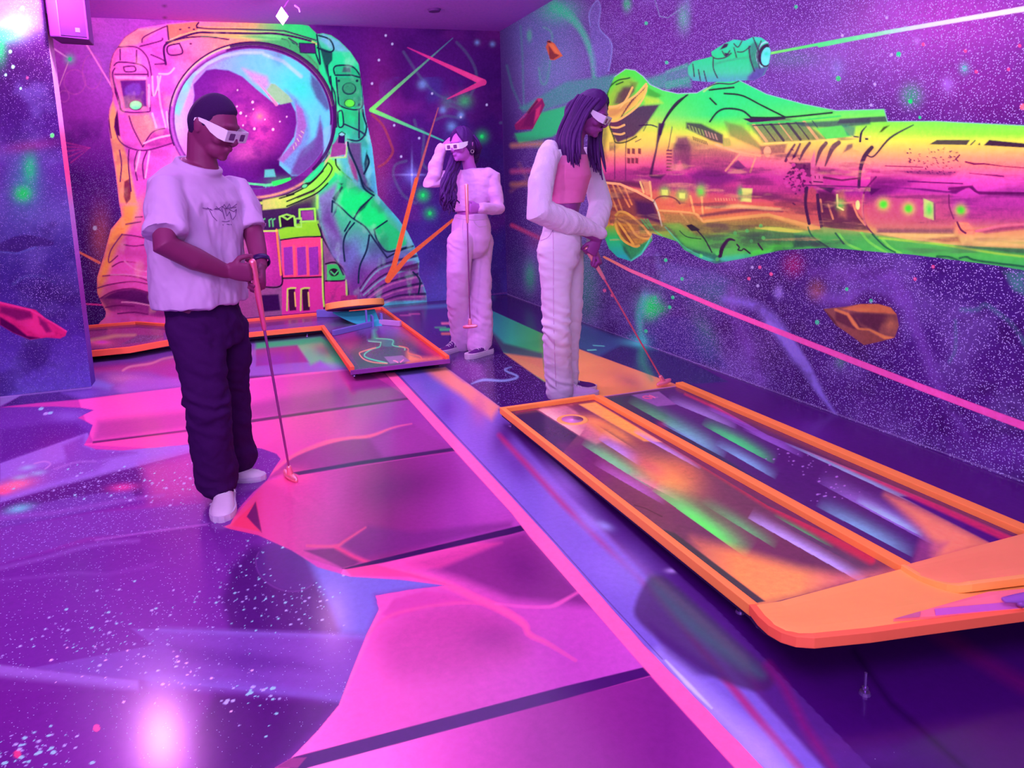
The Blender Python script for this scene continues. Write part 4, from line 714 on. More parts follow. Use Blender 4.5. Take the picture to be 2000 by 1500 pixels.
    c.poly(kL((210, 530), (330, 540), (500, 660), (560, 740), (640, 860), (350, 850), (240, 830), (205, 640)), (80, 20, 80), 0.85, 10); c.lines(3, (240, 150, 110), 0.9, kL((225, 600), (240, 700)), kL((290, 640), (330, 760)), kL((500, 640), (540, 740), (600, 810)))
    c.poly(kL((360, 540), (420, 520), (440, 640), (440, 760), (380, 740)), (190, 110, 90), 0.8, 12); c.blob(*kL((390, 640))[0], 8, 9, (110, 250, 90), 1); c.line(kL((365, 560), (368, 660), (415, 685)), 3, (240, 250, 140)); c.poly(ell(*kL((537, 645))[0], 4, 9), (230, 250, 150))
    c.line(kL((690, 410), (600, 520), (580, 640), (600, 800), (680, 900)), 3, (110, 20, 100), 0.9, 2, True); c.line(kL((585, 560), (575, 680), (600, 810)), 3, (250, 150, 150), 0.6, 3, True)
    c.poly(kL((600, 600), (900, 560), (1300, 560), (1330, 760), (1340, 850), (700, 860), (620, 800)), (206, 90, 130), 0.55, 20); c.poly(kL((700, 840), (1340, 840), (1340, 885), (690, 885)), (110, 44, 110), 0.7, 12)
    for x, y, k in ((752, 640, 0), (962, 675, 0), (1400, 688, 0)): c.blob(*kL((x, y))[0], 15, 15, (230, 190, 110), 0.9, 0, 1.5); c.blob(*kL((x, y))[0], 9, 9, (80, 245, 60), 1, 0, 2)
    c.poly(kL((1088, 590), (1170, 625), (1172, 770), (1092, 740)), (210, 235, 130), 1, 3); c.blob(*kL((1135, 680))[0], 8, 13, (70, 240, 90), 0.95); c.line(kL((1178, 640), (1182, 760)), 3, (110, 60, 110), 0.8, 4)
    c.line(kL((1300, 560), (1305, 660), (1340, 760)), 2.6, (130, 40, 100), 0.9, 2, True); c.poly(kL((1350, 790), (1460, 790), (1510, 850), (1520, 890), (1380, 890)), (250, 150, 120), 1, 4); c.line(kL((1370, 790), (1400, 850), (1440, 880)), 4, (130, 50, 100), smooth=True)
    c.poly(kL((1480, 560), (2100, 560), (2100, 800), (1520, 850), (1460, 780)), (190, 60, 150), 0.4, 20); c.poly(kL((1520, 860), (1760, 820), (1929, 790), (2100, 770), (2100, 830), (1600, 885)), (170, 50, 120), 0.8, 8); c.line(kL((1530, 865), (1720, 820), (1929, 805)), 5, (245, 120, 150), 0.9, 3)
    c.line(kL((1300, 510), (1480, 490), (1520, 530), (1560, 545), (1929, 545)), 4, (120, 24, 110), 0.9, smooth=False); c.poly(kL((1290, 490), (1490, 490), (1330, 545)), (130, 24, 120), 0.8, 6)
    # green keel
    c.poly(kK((1900, 850), (1929, 850)) + kL((240, 830), (650, 880), (690, 900), (1100, 960), (1500, 985), (2100, 1010), (2100, 1260), (1700, 1150), (1000, 1060), (300, 1000), (0, 1015), (0, 880)), grad2([(440, (190, 200, 100)), (462, (70, 190, 90)), (500, (80, 215, 90)), (530, (60, 190, 110))]), 0.85, 4)
    c.poly(kL((0, 890), (130, 900), (260, 990), (0, 1000)), (60, 90, 90), 0.8, 8); c.lines(4, (120, 240, 90), 0.9, kL((380, 890), (450, 970), (560, 1020)), kL((570, 880), (640, 960), (780, 1045)), kL((740, 930), (820, 1010), (900, 1050))); c.lines(3, (40, 110, 80), 0.9, kL((120, 830), (160, 910), (290, 1000)), kL((350, 880), (420, 970)), kL((660, 890), (760, 990), (850, 1040)))
    c.poly(kL((690, 880), (1340, 890), (1370, 930), (2100, 985), (2100, 1020), (1400, 985), (1000, 940)), (246, 206, 120), 0.95, 4); c.poly(kL((1140, 930), (1380, 905), (1400, 960), (1250, 960)), (190, 120, 90), 0.8, 8); c.line(kL((720, 920), (1200, 970), (1700, 1050), (2100, 1095)), 4, (170, 240, 80), 0.9, 3); c.poly(kL((1350, 985), (2100, 1010), (2100, 1070), (1800, 1050)), (70, 70, 90), 0.7, 10)
    c.lines(4, (40, 90, 80), 0.8, kL((1200, 1075), (1300, 1080), (1380, 1110)), kL((1390, 1090), (1450, 1080), (1540, 1110), (1929, 1160)))
    c.cloud((70, 20, 84), 0.55, 70, 16, 61, 0.52, 0.78, box=(1190, 268, 1700, 520)); c.cloud((90, 20, 100), 0.4, 90, 12, 63, 0.55, 0.8, box=(1700, 330, 2400, 520)); c.cloud((255, 190, 130), 0.35, 60, 12, 67, 0.6, 0.82, box=(1190, 280, 1700, 470)); c.cloud((40, 70, 60), 0.4, 40, 20, 69, 0.55, 0.8, box=(1170, 440, 1700, 520))
    c.clip()
    c.line(kH((940, 560), (1020, 505), (1090, 515), (1150, 560), (1200, 620), (1290, 660), (1400, 685)) + kI((230, 680), (300, 640)), 1.6, (190, 190, 250), 0.7)
    c.line(kI((540, 590), (740, 690), (1000, 760), (1250, 810)) + kJ((475, 800), (500, 890), (850, 888), (1500, 920)), 1.6, (150, 220, 220), 0.7)
    # the pink ray
    c.line([(1180, 502), (1230, 528), (1400, 600), (1600, 679), (1800, 757), (2000, 832), (2200, 905), (2500, 1010)], (4, 6, 9, 11, 13, 15, 17, 20), grad2([(1180, (255, 140, 110)), (1230, (255, 110, 170)), (1300, (255, 84, 196)), (2000, (255, 80, 200))], 'x'), star=0.0)
    # worn edge above the floor
    c.line([(990, 574), (1129, 627), (1340, 702), (1600, 796), (2000, 941), (2300, 1050)], 2.2, (150, 110, 200), 0.7)
    c.line([(977, 58), (989, 577)], 3, (96, 50, 150), 0.5, 3)

def paint_left(c):
    X, Y = c.X, c.Y
    g = grad2([(0, (120, 50, 170)), (120, (60, 24, 96)), (230, (64, 24, 118)), (320, (84, 40, 150)), (420, (80, 66, 160)), (520, (62, 40, 140)), (640, (78, 40, 160)), (760, (104, 70, 200))])
    c.c[:] = lin(g(X, Y)); c.s[:] = 0.6
    c.cloud((100, 80, 180), 0.5, 70, 60, 21, 0.5, 0.8); c.cloud((50, 14, 100), 0.6, 70, 50, 25, 0.5, 0.8)
    c.blob(5, 10, 70, 35, (190, 110, 220), 0.7); c.blob(25, 50, 50, 25, (150, 170, 240), 0.8); c.blob(10, 65, 30, 18, (60, 220, 170), 0.7); c.blob(0, 95, 12, 30, (30, 200, 120), 0.8); c.blob(80, 90, 30, 60, (60, 16, 90), 0.7)  # first blob paints part of the nearby lamp's glow in the top corner
    c.blob(50, 355, 34, 60, (60, 110, 160), 0.8); c.blob(58, 330, 14, 30, (30, 190, 120), 0.8); c.blob(45, 378, 18, 16, (30, 215, 90), 0.95); c.blob(60, 285, 60, 12, (130, 34, 130), 0.6, -8)
    c.poly(kF((0, 280), (180, 220), (370, 260), (380, 300), (250, 310), (130, 355), (0, 345)), (56, 20, 110), 0.75, 5, True); c.line(kF((0, 345), (130, 355), (260, 310)), 3, (90, 90, 190), 0.7, 3)
    c.line(kF((100, 580), (180, 530), (300, 525), (400, 570)), 5, (84, 84, 180), 0.6, 6, True); c.blob(*kF((330, 640))[0], 50, 40, (54, 20, 110), 0.8, star=0.95)
    r = kF((-100, 700), (0, 710), (150, 745), (260, 770), (330, 830), (420, 880), (490, 925), (480, 960), (440, 980), (340, 972), (220, 988), (100, 940), (0, 880), (-100, 840))
    c.poly(r, (200, 30, 120), star=0.0); c.clip(r); c.poly(kF((0, 740), (220, 780), (250, 830), (200, 900), (100, 830), (0, 790)), (110, 14, 100), 0.85, 8); c.poly(kF((0, 820), (100, 880), (200, 960), (290, 975), (220, 988), (100, 940), (0, 880)), (60, 0, 84), 0.9, 4); c.poly(kF((130, 850), (230, 830), (260, 800), (340, 860), (400, 950), (300, 960), (200, 910)), (226, 44, 140), 0.8, 10); c.poly(kF((280, 820), (340, 860), (380, 930), (340, 940), (290, 870)), (110, 10, 100), 0.8, 8); c.line(kF((0, 715), (220, 770), (330, 830), (490, 930)), 3, (240, 50, 150), 0.9); c.clip()
    for x, y, q in (kE((165, 60))[0]+(4,), kE((75, 378))[0]+(3.4,), kE((95, 490))[0]+(3.4,), kE((42, 549))[0]+(2.6,), kE((382, 992))[0]+(4,), kE((152, 648))[0]+(2.4,)): c.dot(x, y, q, (150, 220, 210))
    c.dot(*kE((382, 992))[0], 4, (90, 230, 120)); c.dot(*kE((200, 570))[0], 3, (150, 60, 130))
def kF(*p): return fr(0, 400, 3.75, *p)
# ------------------------------------------------------------------ floor and lane paint
def kP(*p): return fr(0, 700, 3.75, *p)
def kQ(*p): return fr(0, 1050, 3.333, *p)
def kS(*p): return fr(450, 700, 3.333, *p)
def kT(*p): return fr(500, 1050, 3.333, *p)
def kU(*p): return fr(1000, 1050, 3.333, *p)
def kV(*p): return fr(1500, 1050, 3.333, *p)
def kW(*p): return fr(900, 700, 3.333, *p)
def kZ(*p): return fr(1400, 700, 3.333, *p)
def kf(*p): return fr(600, 580, 6.667, *p)
def kg(*p): return fr(150, 590, 6.667, *p)
def kh(*p): return fr(900, 520, 8.333, *p)
def paint_floor(c):
    X, Y = c.X, c.Y
    c.c[:] = lin((66, 14, 116)); c.s[:] = 0.5
    c.s[X > 1000] = 0.06; c.s[(X > 850) & (Y < 780)] = 0.35
    # ---- starry left part
    left = [(-900, 780), (0, 790), (180, 790), (560, 860), (560, 1050), (900, 1150), (720, 1260), (540, 1520), (-900, 1700), (-900, 780)]
    c.poly([(-2500, 770), (180, 770), (560, 850), (560, 1050), (900, 1150), (720, 1260), (540, 1520), (400, 2500), (-3000, 2500)], (112, 32, 156), 1, 2, star=0.6)
    c.poly(kP((0, 270), (160, 270), (0, 350)), (140, 110, 200), 1, 3); c.poly(kP((160, 268), (680, 210), (1350, 190), (1350, 205), (600, 300), (20, 352)), (70, 24, 120), 1, 3); c.poly(kP((450, 250), (900, 190), (1340, 150), (1340, 208), (600, 300)), (112, 70, 190), 0.9, 14)
    c.poly(kP((0, 360), (400, 350), (690, 375), (580, 440), (680, 490), (650, 560), (0, 780)), (108, 44, 170), 1, 3); c.blob(*kP((500, 420))[0], 40, 12, (130, 84, 205), 0.8); c.poly(kP((0, 520), (300, 480), (560, 470), (640, 540), (0, 760)), (92, 24, 144), 0.8, 14)
    c.poly(kP((0, 770), (640, 545), (700, 670), (1400, 630), (1400, 690), (900, 820), (400, 950), (0, 1060)), (146, 96, 214), 0.95, 3); c.poly(kP((460, 640), (620, 560), (620, 640), (700, 668), (900, 676), (1000, 690), (500, 800)), (118, 44, 170), 0.7, 12)
    c.poly(kP((0, 900), (500, 740), (800, 750), (700, 830), (300, 930), (0, 1010)), (124, 60, 180), 0.7, 14, star=0.8); c.blob(*kP((100, 930))[0], 45, 12, (246, 110, 150), 0.85, -12); c.blob(*kP((10, 970))[0], 20, 8, (255, 80, 130), 0.9)
    for x, y in ((280, 840), (150, 870), (200, 800)): c.blob(*kP((x, y))[0], 16, 5, (150, 180, 230), 0.6, -10)
    c.line(kP((250, 770), (330, 755), (370, 775), (330, 810)), 2.4, (190, 130, 220), 0.7, 2, True); c.line(kP((400, 810), (560, 760), (700, 755)), 3, (170, 110, 215), 0.6, 4, True)
    c.poly(kP((1380, 700), (1420, 700), (1480, 1000), (1500, 1200), (1000, 1260), (0, 1500), (0, 1255), (700, 1130), (1200, 1050), (1050, 800)), (140, 44, 168), 0.8, 14)
    c.poly(kP((0, 1060), (440, 930), (880, 820), (1060, 790), (1050, 1000), (500, 1060), (0, 1120)), (86, 24, 126), 0.85, 14, star=0.95); c.poly(kP((1040, 790), (1400, 700), (1480, 1000), (1100, 1060)), (176, 60, 160), 0.8, 40); c.poly(kP((0, 1130), (500, 1020), (960, 960), (1000, 1040), (700, 1110), (0, 1250)), (112, 56, 170), 0.9, 8, star=0.85)
    c.blob(*kP((140, 1100))[0], 26, 8, (110, 190, 225), 0.8, -12); c.blob(*kP((900, 945))[0], 28, 8, (220, 60, 160), 0.8, -5); c.line(kP((0, 1170), (400, 1130), (900, 1040), (1200, 1000)), (8, 4), (150, 80, 200), 0.5, 8)
    c.poly(kP((0, 1250), (700, 1130), (1500, 1060), (1520, 1210), (1100, 1280), (640, 1310), (300, 1420), (0, 1500)), (116, 50, 170), 0.8, 6, star=0.8); c.line(kP((700, 1330), (1100, 1270), (1520, 1215)), 3, (176, 96, 216), 0.6, 4)
    c.line(kQ((0, 200), (300, 130), (600, 50), (900, 20)), 6, (150, 84, 205), 0.5, 8, True); c.line(kQ((0, 280), (500, 230), (700, 240), (1000, 180)), 5, (140, 70, 195), 0.4, 8)
    c.poly(kQ((0, 510), (700, 480), (850, 590), (2000, 620), (2000, 200), (1700, 150), (1300, 60), (700, 230), (0, 280)), (116, 36, 160), 0.5, 14)
    c.poly(kQ((1640, 60), (2000, 80), (2300, 200), (2390, 640), (2000, 625), (1500, 612), (1440, 400), (1500, 200)), (74, 16, 116), 0.85, 26, star=0.35)  # dark patch below the man: his shadow painted in with the floor's own pattern
    c.poly(ell(*kT((200, 190))[0], 62, 44, 20), (92, 34, 140), 0.8, 5, star=0.05); c.line(ell(*kT((200, 190))[0], 62, 46, 20, 20, 190), 2, (120, 50, 160), 0.8, 2)
    c.poly(kQ((850, 590), (2000, 625), (2386, 640), (2210, 1080), (1500, 985), (900, 925), (200, 850), (1000, 700)), (122, 60, 178), 0.95, 3, star=0.5); c.poly(kQ((1100, 690), (1900, 780), (2100, 860), (1600, 860), (1200, 800)), (96, 30, 144), 0.6, 30)
    c.line(kQ((1050, 600), (1600, 620), (2386, 645)), 8, (134, 90, 205), 0.6, 12); c.line(kQ((1000, 930), (1600, 985), (2200, 1060)), 18, (130, 84, 205), 0.6, 24)
    c.poly(kQ((-600, 780), (0, 830), (900, 930), (900, 1000), (0, 1000), (-600, 1000)), (150, 90, 205), 0.85, 8); c.poly(kQ((-900, 850), (0, 900), (900, 990), (2000, 1050), (2220, 1090), (1900, 1500), (1400, 2200), (-2000, 2500), (-900, 1500)), (110, 22, 146), 0.95, 20, star=0.45)
    c.poly(kQ((1400, 1010), (2000, 1052), (2200, 1078), (2090, 1200), (1800, 1500), (1300, 1900), (1250, 1300)), (72, 6, 110), 0.8, 30, star=0.35)
    c.dot(*kQ((628, 1240))[0], 7, (245, 60, 150)); c.dot(*kQ((112, 1410))[0], 8, (250, 60, 130)); c.blob(0, 1500, 60, 50, (90, 10, 130), 0.6, star=0.9)
    c.poly(kT((330, 100), (600, 215), (1060, 250), (1250, 310), (780, 378), (800, 470), (720, 640), (560, 625), (500, 480), (420, 330)), (116, 100, 214), 0.9, 26, star=0.05)
    c.spatter(470, 1135, 40, 40, 60, seed=2); c.spatter(530, 1190, 50, 26, 40, seed=3); c.spatter(590, 1170, 36, 24, 40, seed=4); c.spatter(500, 1375, 34, 26, 26, (1.5, 5), seed=5); c.spatter(330, 1310, 90, 26, 60, (1, 3), ((255, 170, 255), (190, 160, 250)), seed=6)
    c.spatter(60, 1470, 60, 26, 60, (1.5, 5), seed=7); c.spatter(250, 1190, 90, 40, 45, (1, 3), seed=8); c.spatter(180, 1250, 120, 22, 60, (1, 3), seed=9); c.spatter(230, 950, 110, 26, 50, (1, 2.6), seed=10); c.spatter(330, 960, 60, 30, 30, (1, 3), seed=11); c.spatter(90, 802, 8, 6, 3, (4, 6), seed=12)
    # ---- magenta planks
    pink = kP((0, 358), (300, 325), (600, 300), (1350, 208)) + kS((110, 135), (790, 60)) + kS((1000, 95), (1160, 265), (1460, 600), (1833, 1010)) + kU((120, 0), (860, 850), (1450, 1500), (1800, 2000)) + [(1500, 2200), (300, 2200)] + kT((120, 1500), (230, 1435), (400, 1260), (540, 1090), (620, 880), (720, 630), (800, 470), (780, 378), (1000, 340), (1250, 310)) \
        + kS((1420, 1480), (1100, 1440), (780, 1420), (570, 1360), (400, 1250), (180, 1150), (0, 1110), (-50, 1095), (0, 1080), (50, 980), (150, 870), (240, 790), (290, 710), (328, 655), (300, 620), (200, 585), (100, 575)) + kP((1400, 625), (1200, 645), (900, 675), (700, 665), (615, 635), (650, 570), (680, 487), (620, 455), (570, 435), (690, 378), (600, 362), (400, 352))
    c.poly(pink, (204, 54, 170), 1, 1.6, star=0.0); c.clip(pink)
    c.poly([(150, 770), (480, 735), (700, 715), (800, 778), (480, 823), (181, 863)], grad2([(170, (240, 76, 190)), (480, (226, 70, 186)), (640, (176, 50, 160)), (800, (150, 44, 150))], 'x'), 1, 2); c.poly([(180, 862), (480, 822), (800, 776), (760, 740), (500, 786), (190, 822)], (130, 44, 130), 0.6, 22); c.line([(360, 757), (483, 741), (690, 719)], 5, (255, 90, 190), 0.8, 3)
    c.poly([(160, 868), (480, 826), (800, 780), (888, 878), (570, 928), (400, 880)], grad2([(200, (240, 70, 170)), (500, (232, 66, 170)), (640, (206, 56, 160)), (760, (150, 46, 160)), (900, (150, 44, 165))], 'x'), 1, 2)
    c.poly(kS((420, 745), (250, 780), (400, 640), (560, 570), (700, 535), (900, 510), (1190, 430), (1450, 590)), (116, 34, 120), 0.75, 10); c.poly(kS((900, 520), (1190, 430), (1270, 400), (1450, 590), (1000, 650)), (156, 50, 160), 0.7, 18); c.line(kS((250, 760), (400, 640), (600, 555), (760, 520), (910, 505), (1060, 450), (1180, 425)), (3, 6, 8, 5, 6, 3, 1), (240, 90, 140), 0.75, 4, True)
    c.poly([(440, 1030), (520, 940), (570, 930), (888, 882), (1000, 1003), (1026, 1026), (670, 1112), (600, 1090)], grad2([(450, (236, 56, 130)), (520, (220, 56, 150)), (640, (186, 50, 150)), (760, (130, 30, 120)), (900, (150, 44, 160)), (1020, (176, 60, 180))], 'x'), 1, 2); c.blob(790, 950, 90, 40, (104, 22, 110), 0.75, -10); c.blob(960, 980, 50, 40, (170, 56, 184), 0.6)
    c.poly(kS((0, 1085), (170, 930), (200, 1130)), (240, 50, 110), 0.9, 3); c.poly(kS((165, 930), (205, 1135), (150, 1080), (105, 1030)), (96, 20, 110), 0.9, 4); c.blob(*kS((400, 760))[0], 40, 16, (250, 70, 150), 0.5)
    c.poly(kS((480, 1250), (700, 1230), (840, 1320), (800, 1350), (730, 1364), (600, 1300)), (110, 24, 110), 0.85, 6); c.poly(kS((700, 1210), (900, 1090), (1200, 1130), (1833, 1060), (1833, 1100), (870, 1300)), (112, 30, 126), 0.7, 16); c.line(kS((500, 1220), (680, 1222), (750, 1185), (880, 1100)), (4, 6, 5, 2), (226, 70, 130), 0.8, 5, True); c.line(kS((690, 1230), (800, 1290), (900, 1330)), 8, (220, 50, 130), 0.8, 6)
    c.poly([(670, 1112), (1026, 1030), (1258, 1303), (572, 1479), (500, 1500)], grad2([(560, (255, 100, 210)), (700, (236, 76, 186)), (900, (206, 64, 176)), (1100, (190, 60, 184)), (1260, (200, 70, 200))], 'x'), 1, 2)
    c.poly([(1026, 1035), (1160, 1185), (1000, 1170), (900, 1130), (800, 1100)], (112, 20, 120), 0.8, 26); c.blob(1020, 1110, 60, 40, (104, 14, 116), 0.6, 30)
    c.poly([(674, 1112), (900, 1056), (980, 1060), (860, 1110), (760, 1120)], (226, 60, 160), 0.6, 14)
    c.poly(kT((800, 650), (1000, 480), (1200, 440), (1450, 430), (1600, 500), (1740, 640), (1700, 800), (1200, 900), (900, 900)), (176, 44, 140), 0.5, 70, True); c.blob(*kT((1560, 640))[0], 60, 34, (150, 34, 140), 0.6); c.poly(kT((820, 500), (900, 400), (1100, 350), (1250, 365), (1400, 420), (1100, 450), (900, 530)), (206, 56, 166), 0.8, 8)
    c.line(kT((600, 215), (800, 210), (1050, 250), (1250, 310), (1400, 380), (1600, 470), (1740, 560), (1780, 630), (1900, 690), (2080, 800)), (8, 10, 12, 14, 14, 14, 12, 9, 6, 2), (244, 74, 160), 0.75, 8, True); c.line(kT((720, 640), (850, 520), (1050, 460), (1300, 425), (1460, 430)), (2, 6, 5, 4, 3), (240, 70, 160), 0.7, 5, True); c.line(kT((1560, 430), (1750, 450), (1900, 450)) + kU((300, 430), (440, 350)), (3, 4, 5, 8, 5), (236, 80, 190), 0.7, 5, True)
    c.poly(kT((580, 200), (740, 165), (1060, 250), (1260, 310), (1000, 255), (620, 250)), (226, 50, 140), 0.7, 5); c.line(kT((100, 1500), (240, 1430), (400, 1260), (545, 1080), (640, 850), (800, 480)), 6, (255, 100, 180), 0.5, 8)
    c.poly([(599, 1500), (1100, 1365), (1270, 1321), (1435, 1500), (1500, 2200), (300, 2200)], grad2([(600, (255, 110, 220)), (750, (250, 96, 206)), (900, (210, 60, 180)), (1050, (160, 36, 150)), (1300, (130, 26, 140)), (1430, (150, 40, 160))], 'x'), 1, 2)
    seam = lambda pts, col: c.poly(pts, col, 1, 1.6)
    seam([(181, 862), (368, 839), (480, 821), (795, 776.5), (798, 780.5), (480, 827), (368, 843), (181, 866)], (96, 30, 100)); seam([(570, 923), (700, 901), (886, 874), (889, 881), (700, 909), (584, 928)], (64, 24, 90)); seam([(668, 1111), (720, 1097), (1000, 1030), (1024, 1024), (1032, 1034), (1000, 1043), (750, 1099), (676, 1112)], (50, 6, 86))
    seam([(572, 1479), (1100, 1341), (1258, 1303), (1272, 1319), (1100, 1366), (599, 1500), (560, 1514)], (72, 4, 110)); seam(kT((230, 1435), (330, 1430), (270, 1500), (120, 1500)), (150, 40, 130))
    c.clip()
    # hot pink stripe
    c.poly(kS((1005, 95), (1070, 92)) + kS((1833, 905)) + kU((240, 0), (860, 700), (1640, 1500)) + [(1900, 1960), (1800, 1960)] + kU((1450, 1500), (860, 850), (120, 0)) + kS((1833, 1010), (1460, 600), (1160, 265)), (255, 88, 178), 1, 1.6, star=0.0)
    # ---- violet strip between the stripe and the near lane
    strip = kS((1075, 92), (1400, 55), (1750, 310)) + [(1400, 1190), (1700, 1500), (2000, 1960), (1905, 1960)] + kU((1640, 1500), (860, 700), (240, 0)) + kS((1833, 905))
    c.poly(strip, (120, 84, 206), 1, 1.6, star=0.05); c.clip(strip)
    c.poly(kS((1250, 60), (1400, 50), (1760, 310), (1700, 400), (1500, 240), (1330, 130)), (240, 130, 110), 0.9, 18); c.blob(*kS((1290, 160))[0], 34, 22, (90, 80, 190), 0.6, 30, star=0.8); c.blob(*kS((1420, 330))[0], 30, 30, (104, 44, 170), 0.7); c.blob(*kS((1620, 330))[0], 20, 40, (190, 80, 150), 0.6); c.blob(*kS((1600, 560))[0], 60, 50, (130, 80, 205), 0.7)
    c.blob(985, 850, 26, 46, (82, 22, 130), 0.85, 20); c.blob(1010, 905, 30, 50, (90, 30, 150), 0.7, -40); c.line([(975, 850), (1100, 985), (1200, 1085), (1290, 1170), (1420, 1330), (1560, 1500), (1700, 1700)], (6, 10, 10, 12, 14, 16, 18), (170, 24, 120), 0.85, 10)
    c.poly([(985, 830), (1200, 1060), (1500, 1380), (1700, 1600), (2000, 1700), (1600, 1300), (1300, 1050), (1050, 850)], (78, 16, 124), 0.9, 14); c.blob(1105, 940, 60, 26, (160, 110, 235), 0.6, 45); c.blob(1150, 1020, 40, 22, (150, 120, 235), 0.6, 45); c.blob(*kU((1040, 215))[0], 13, 5, (190, 140, 250), 0.8); c.blob(1180, 1027, 18, 8, (150, 140, 240), 0.8, 20)
    c.blob(1230, 1120, 70, 40, (134, 100, 216), 0.8, 40)
    c.poly(kU((870, 290), (950, 250), (1040, 290), (1400, 620), (1700, 900), (1600, 1000), (1300, 900), (1000, 700), (820, 540), (800, 440)), (78, 30, 110), 0.9, 14, True); c.poly(kU((900, 300), (1000, 290), (1500, 740), (1640, 900), (1500, 860), (1100, 560)), (70, 84, 120), 0.8, 30, True); c.poly(kU((900, 560), (1100, 700), (1400, 900), (1200, 900), (1000, 760)), (74, 14, 120), 0.7, 18)
    c.line(kU((960, 760), (1200, 1000), (1500, 1290), (1800, 1600)), (6, 30, 44, 50), (176, 140, 250), 0.8, 40); c.line(kU((1000, 800), (1150, 960), (1300, 1110)), (3, 8, 3), (210, 190, 255), 0.8, 4); c.blob(*kU((1600, 1400))[0], 60, 40, (176, 130, 245), 0.7, 45); c.blob(*kU((600, 200))[0], 70, 40, (140, 100, 226), 0.6, 45)
    c.line(kS((1090, 100), (1833, 890)) + kU((300, 50), (640, 430), (980, 790)), 1.6, (60, 20, 100), 0.7, 1.5)
    c.clip()
    # under and right of the near lane
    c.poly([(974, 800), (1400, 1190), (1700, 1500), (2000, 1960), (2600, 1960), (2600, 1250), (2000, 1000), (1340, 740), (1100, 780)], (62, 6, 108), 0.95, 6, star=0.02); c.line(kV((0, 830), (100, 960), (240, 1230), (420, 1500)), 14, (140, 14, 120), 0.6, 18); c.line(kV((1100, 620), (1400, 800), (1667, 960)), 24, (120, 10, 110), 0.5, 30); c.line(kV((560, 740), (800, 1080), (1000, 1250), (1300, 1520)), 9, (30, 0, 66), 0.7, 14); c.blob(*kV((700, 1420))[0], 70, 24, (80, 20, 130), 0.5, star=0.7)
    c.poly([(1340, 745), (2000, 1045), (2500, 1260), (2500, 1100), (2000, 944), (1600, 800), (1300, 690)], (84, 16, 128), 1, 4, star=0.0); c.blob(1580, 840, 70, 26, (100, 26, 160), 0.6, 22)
    # ---- back floor
    c.poly([(180, 760), (360, 745), (700, 715), (680, 640), (500, 650), (170, 700)], (118, 60, 180), 1, 4, star=0.5); c.poly(kg((180, 830), (560, 800), (900, 790), (1360, 720), (1400, 780), (1400, 1040), (900, 900), (600, 900), (200, 900)), (150, 34, 150), 0.8, 14, star=0.5); c.line(kg((600, 890), (700, 840), (960, 800), (1120, 740), (1300, 705)), 4, (190, 120, 180), 0.9, 3, True); c.blob(*kg((640, 1000))[0], 44, 10, (190, 110, 190), 0.6, star=1.0); c.poly(kg((180, 1040), (260, 1000), (480, 1080), (420, 1140), (180, 1100)), (120, 110, 220), 0.7, 12); c.poly(kg((480, 1120), (700, 1000), (1400, 980), (1400, 1100), (600, 1190)), (150, 84, 206), 0.7, 14)
    c.poly([(480, 668), (580, 655), (640, 650), (650, 668), (655, 700), (700, 714), (690, 722), (480, 735)], (126, 84, 196), 1, 6, star=0.15)
    gz = kD((0, 1195), (300, 1170), (470, 1150), (560, 1200), (620, 1280), (700, 1370), (560, 1380), (470, 1330), (400, 1360), (300, 1220), (0, 1245)); c.poly(gz, (60, 200, 130), 0.85, 10); c.poly(kD((0, 1245), (300, 1215), (385, 1340), (200, 1350), (0, 1370)), (130, 24, 140), 0.9, 5); c.blob(*kD((500, 1250))[0], 24, 14, (110, 70, 120), 0.7, 20); c.blob(*kD((120, 1320))[0], 40, 16, (104, 56, 180), 0.6); c.blob(*kD((560, 1370))[0], 30, 8, (130, 100, 220), 0.7)
    c.poly([(756, 596), (990, 574), (1060, 606), (1130, 628), (1340, 703), (1420, 745), (1340, 750), (1300, 745), (1061, 652), (959, 606), (870, 600), (880, 700), (870, 700), (780, 620)], (60, 26, 116), 1, 3, star=0.4)
    c.poly([(748, 600), (875, 590), (880, 702), (860, 700)], (84, 34, 140), 1, 3, star=0.25); c.poly(kf((1030, 90), (1830, 40), (1830, 80), (1040, 150)), (78, 14, 110), 0.9, 4); c.line(kf((1040, 185), (1300, 150), (1850, 110)), 7, (90, 130, 205), 0.85, 6)
    for x, y, col in ((1800, 425, (60, 225, 120)), (1730, 398, (90, 190, 130)), (1820, 480, (240, 120, 100)), (1390, 222, (220, 90, 180)), (1820, 345, (255, 120, 170)), (1272, 240, (210, 90, 190))): c.line(kf((x-60, y), (x+70, y-2)), 5 if x in (1800, 1820) else 2.6, col, 0.8, 3)
    c.poly(kh((0, 420), (480, 270), (560, 400), (560, 540), (0, 560)), (60, 130, 190), 0.5, 12)
    c.poly([(959, 606), (1061, 652), (1116, 676), (1332, 755), (1200, 790), (1165, 772), (1060, 745), (984, 689), (955, 640)], grad2([(955, (60, 150, 190)), (1000, (60, 190, 160)), (1050, (70, 190, 100)), (1080, (200, 150, 90)), (1130, (255, 146, 96)), (1330, (255, 130, 100))], 'x'), 1, 2, star=0.2); c.poly([(955, 640), (984, 670), (1060, 690), (1062, 720), (984, 689), (955, 660)], (84, 50, 110), 0.8, 8); c.poly([(984, 690), (1060, 700), (1066, 745), (1010, 715)], (226, 130, 96), 0.9, 6); c.blob(1230, 745, 40, 16, (176, 90, 110), 0.6, 20)
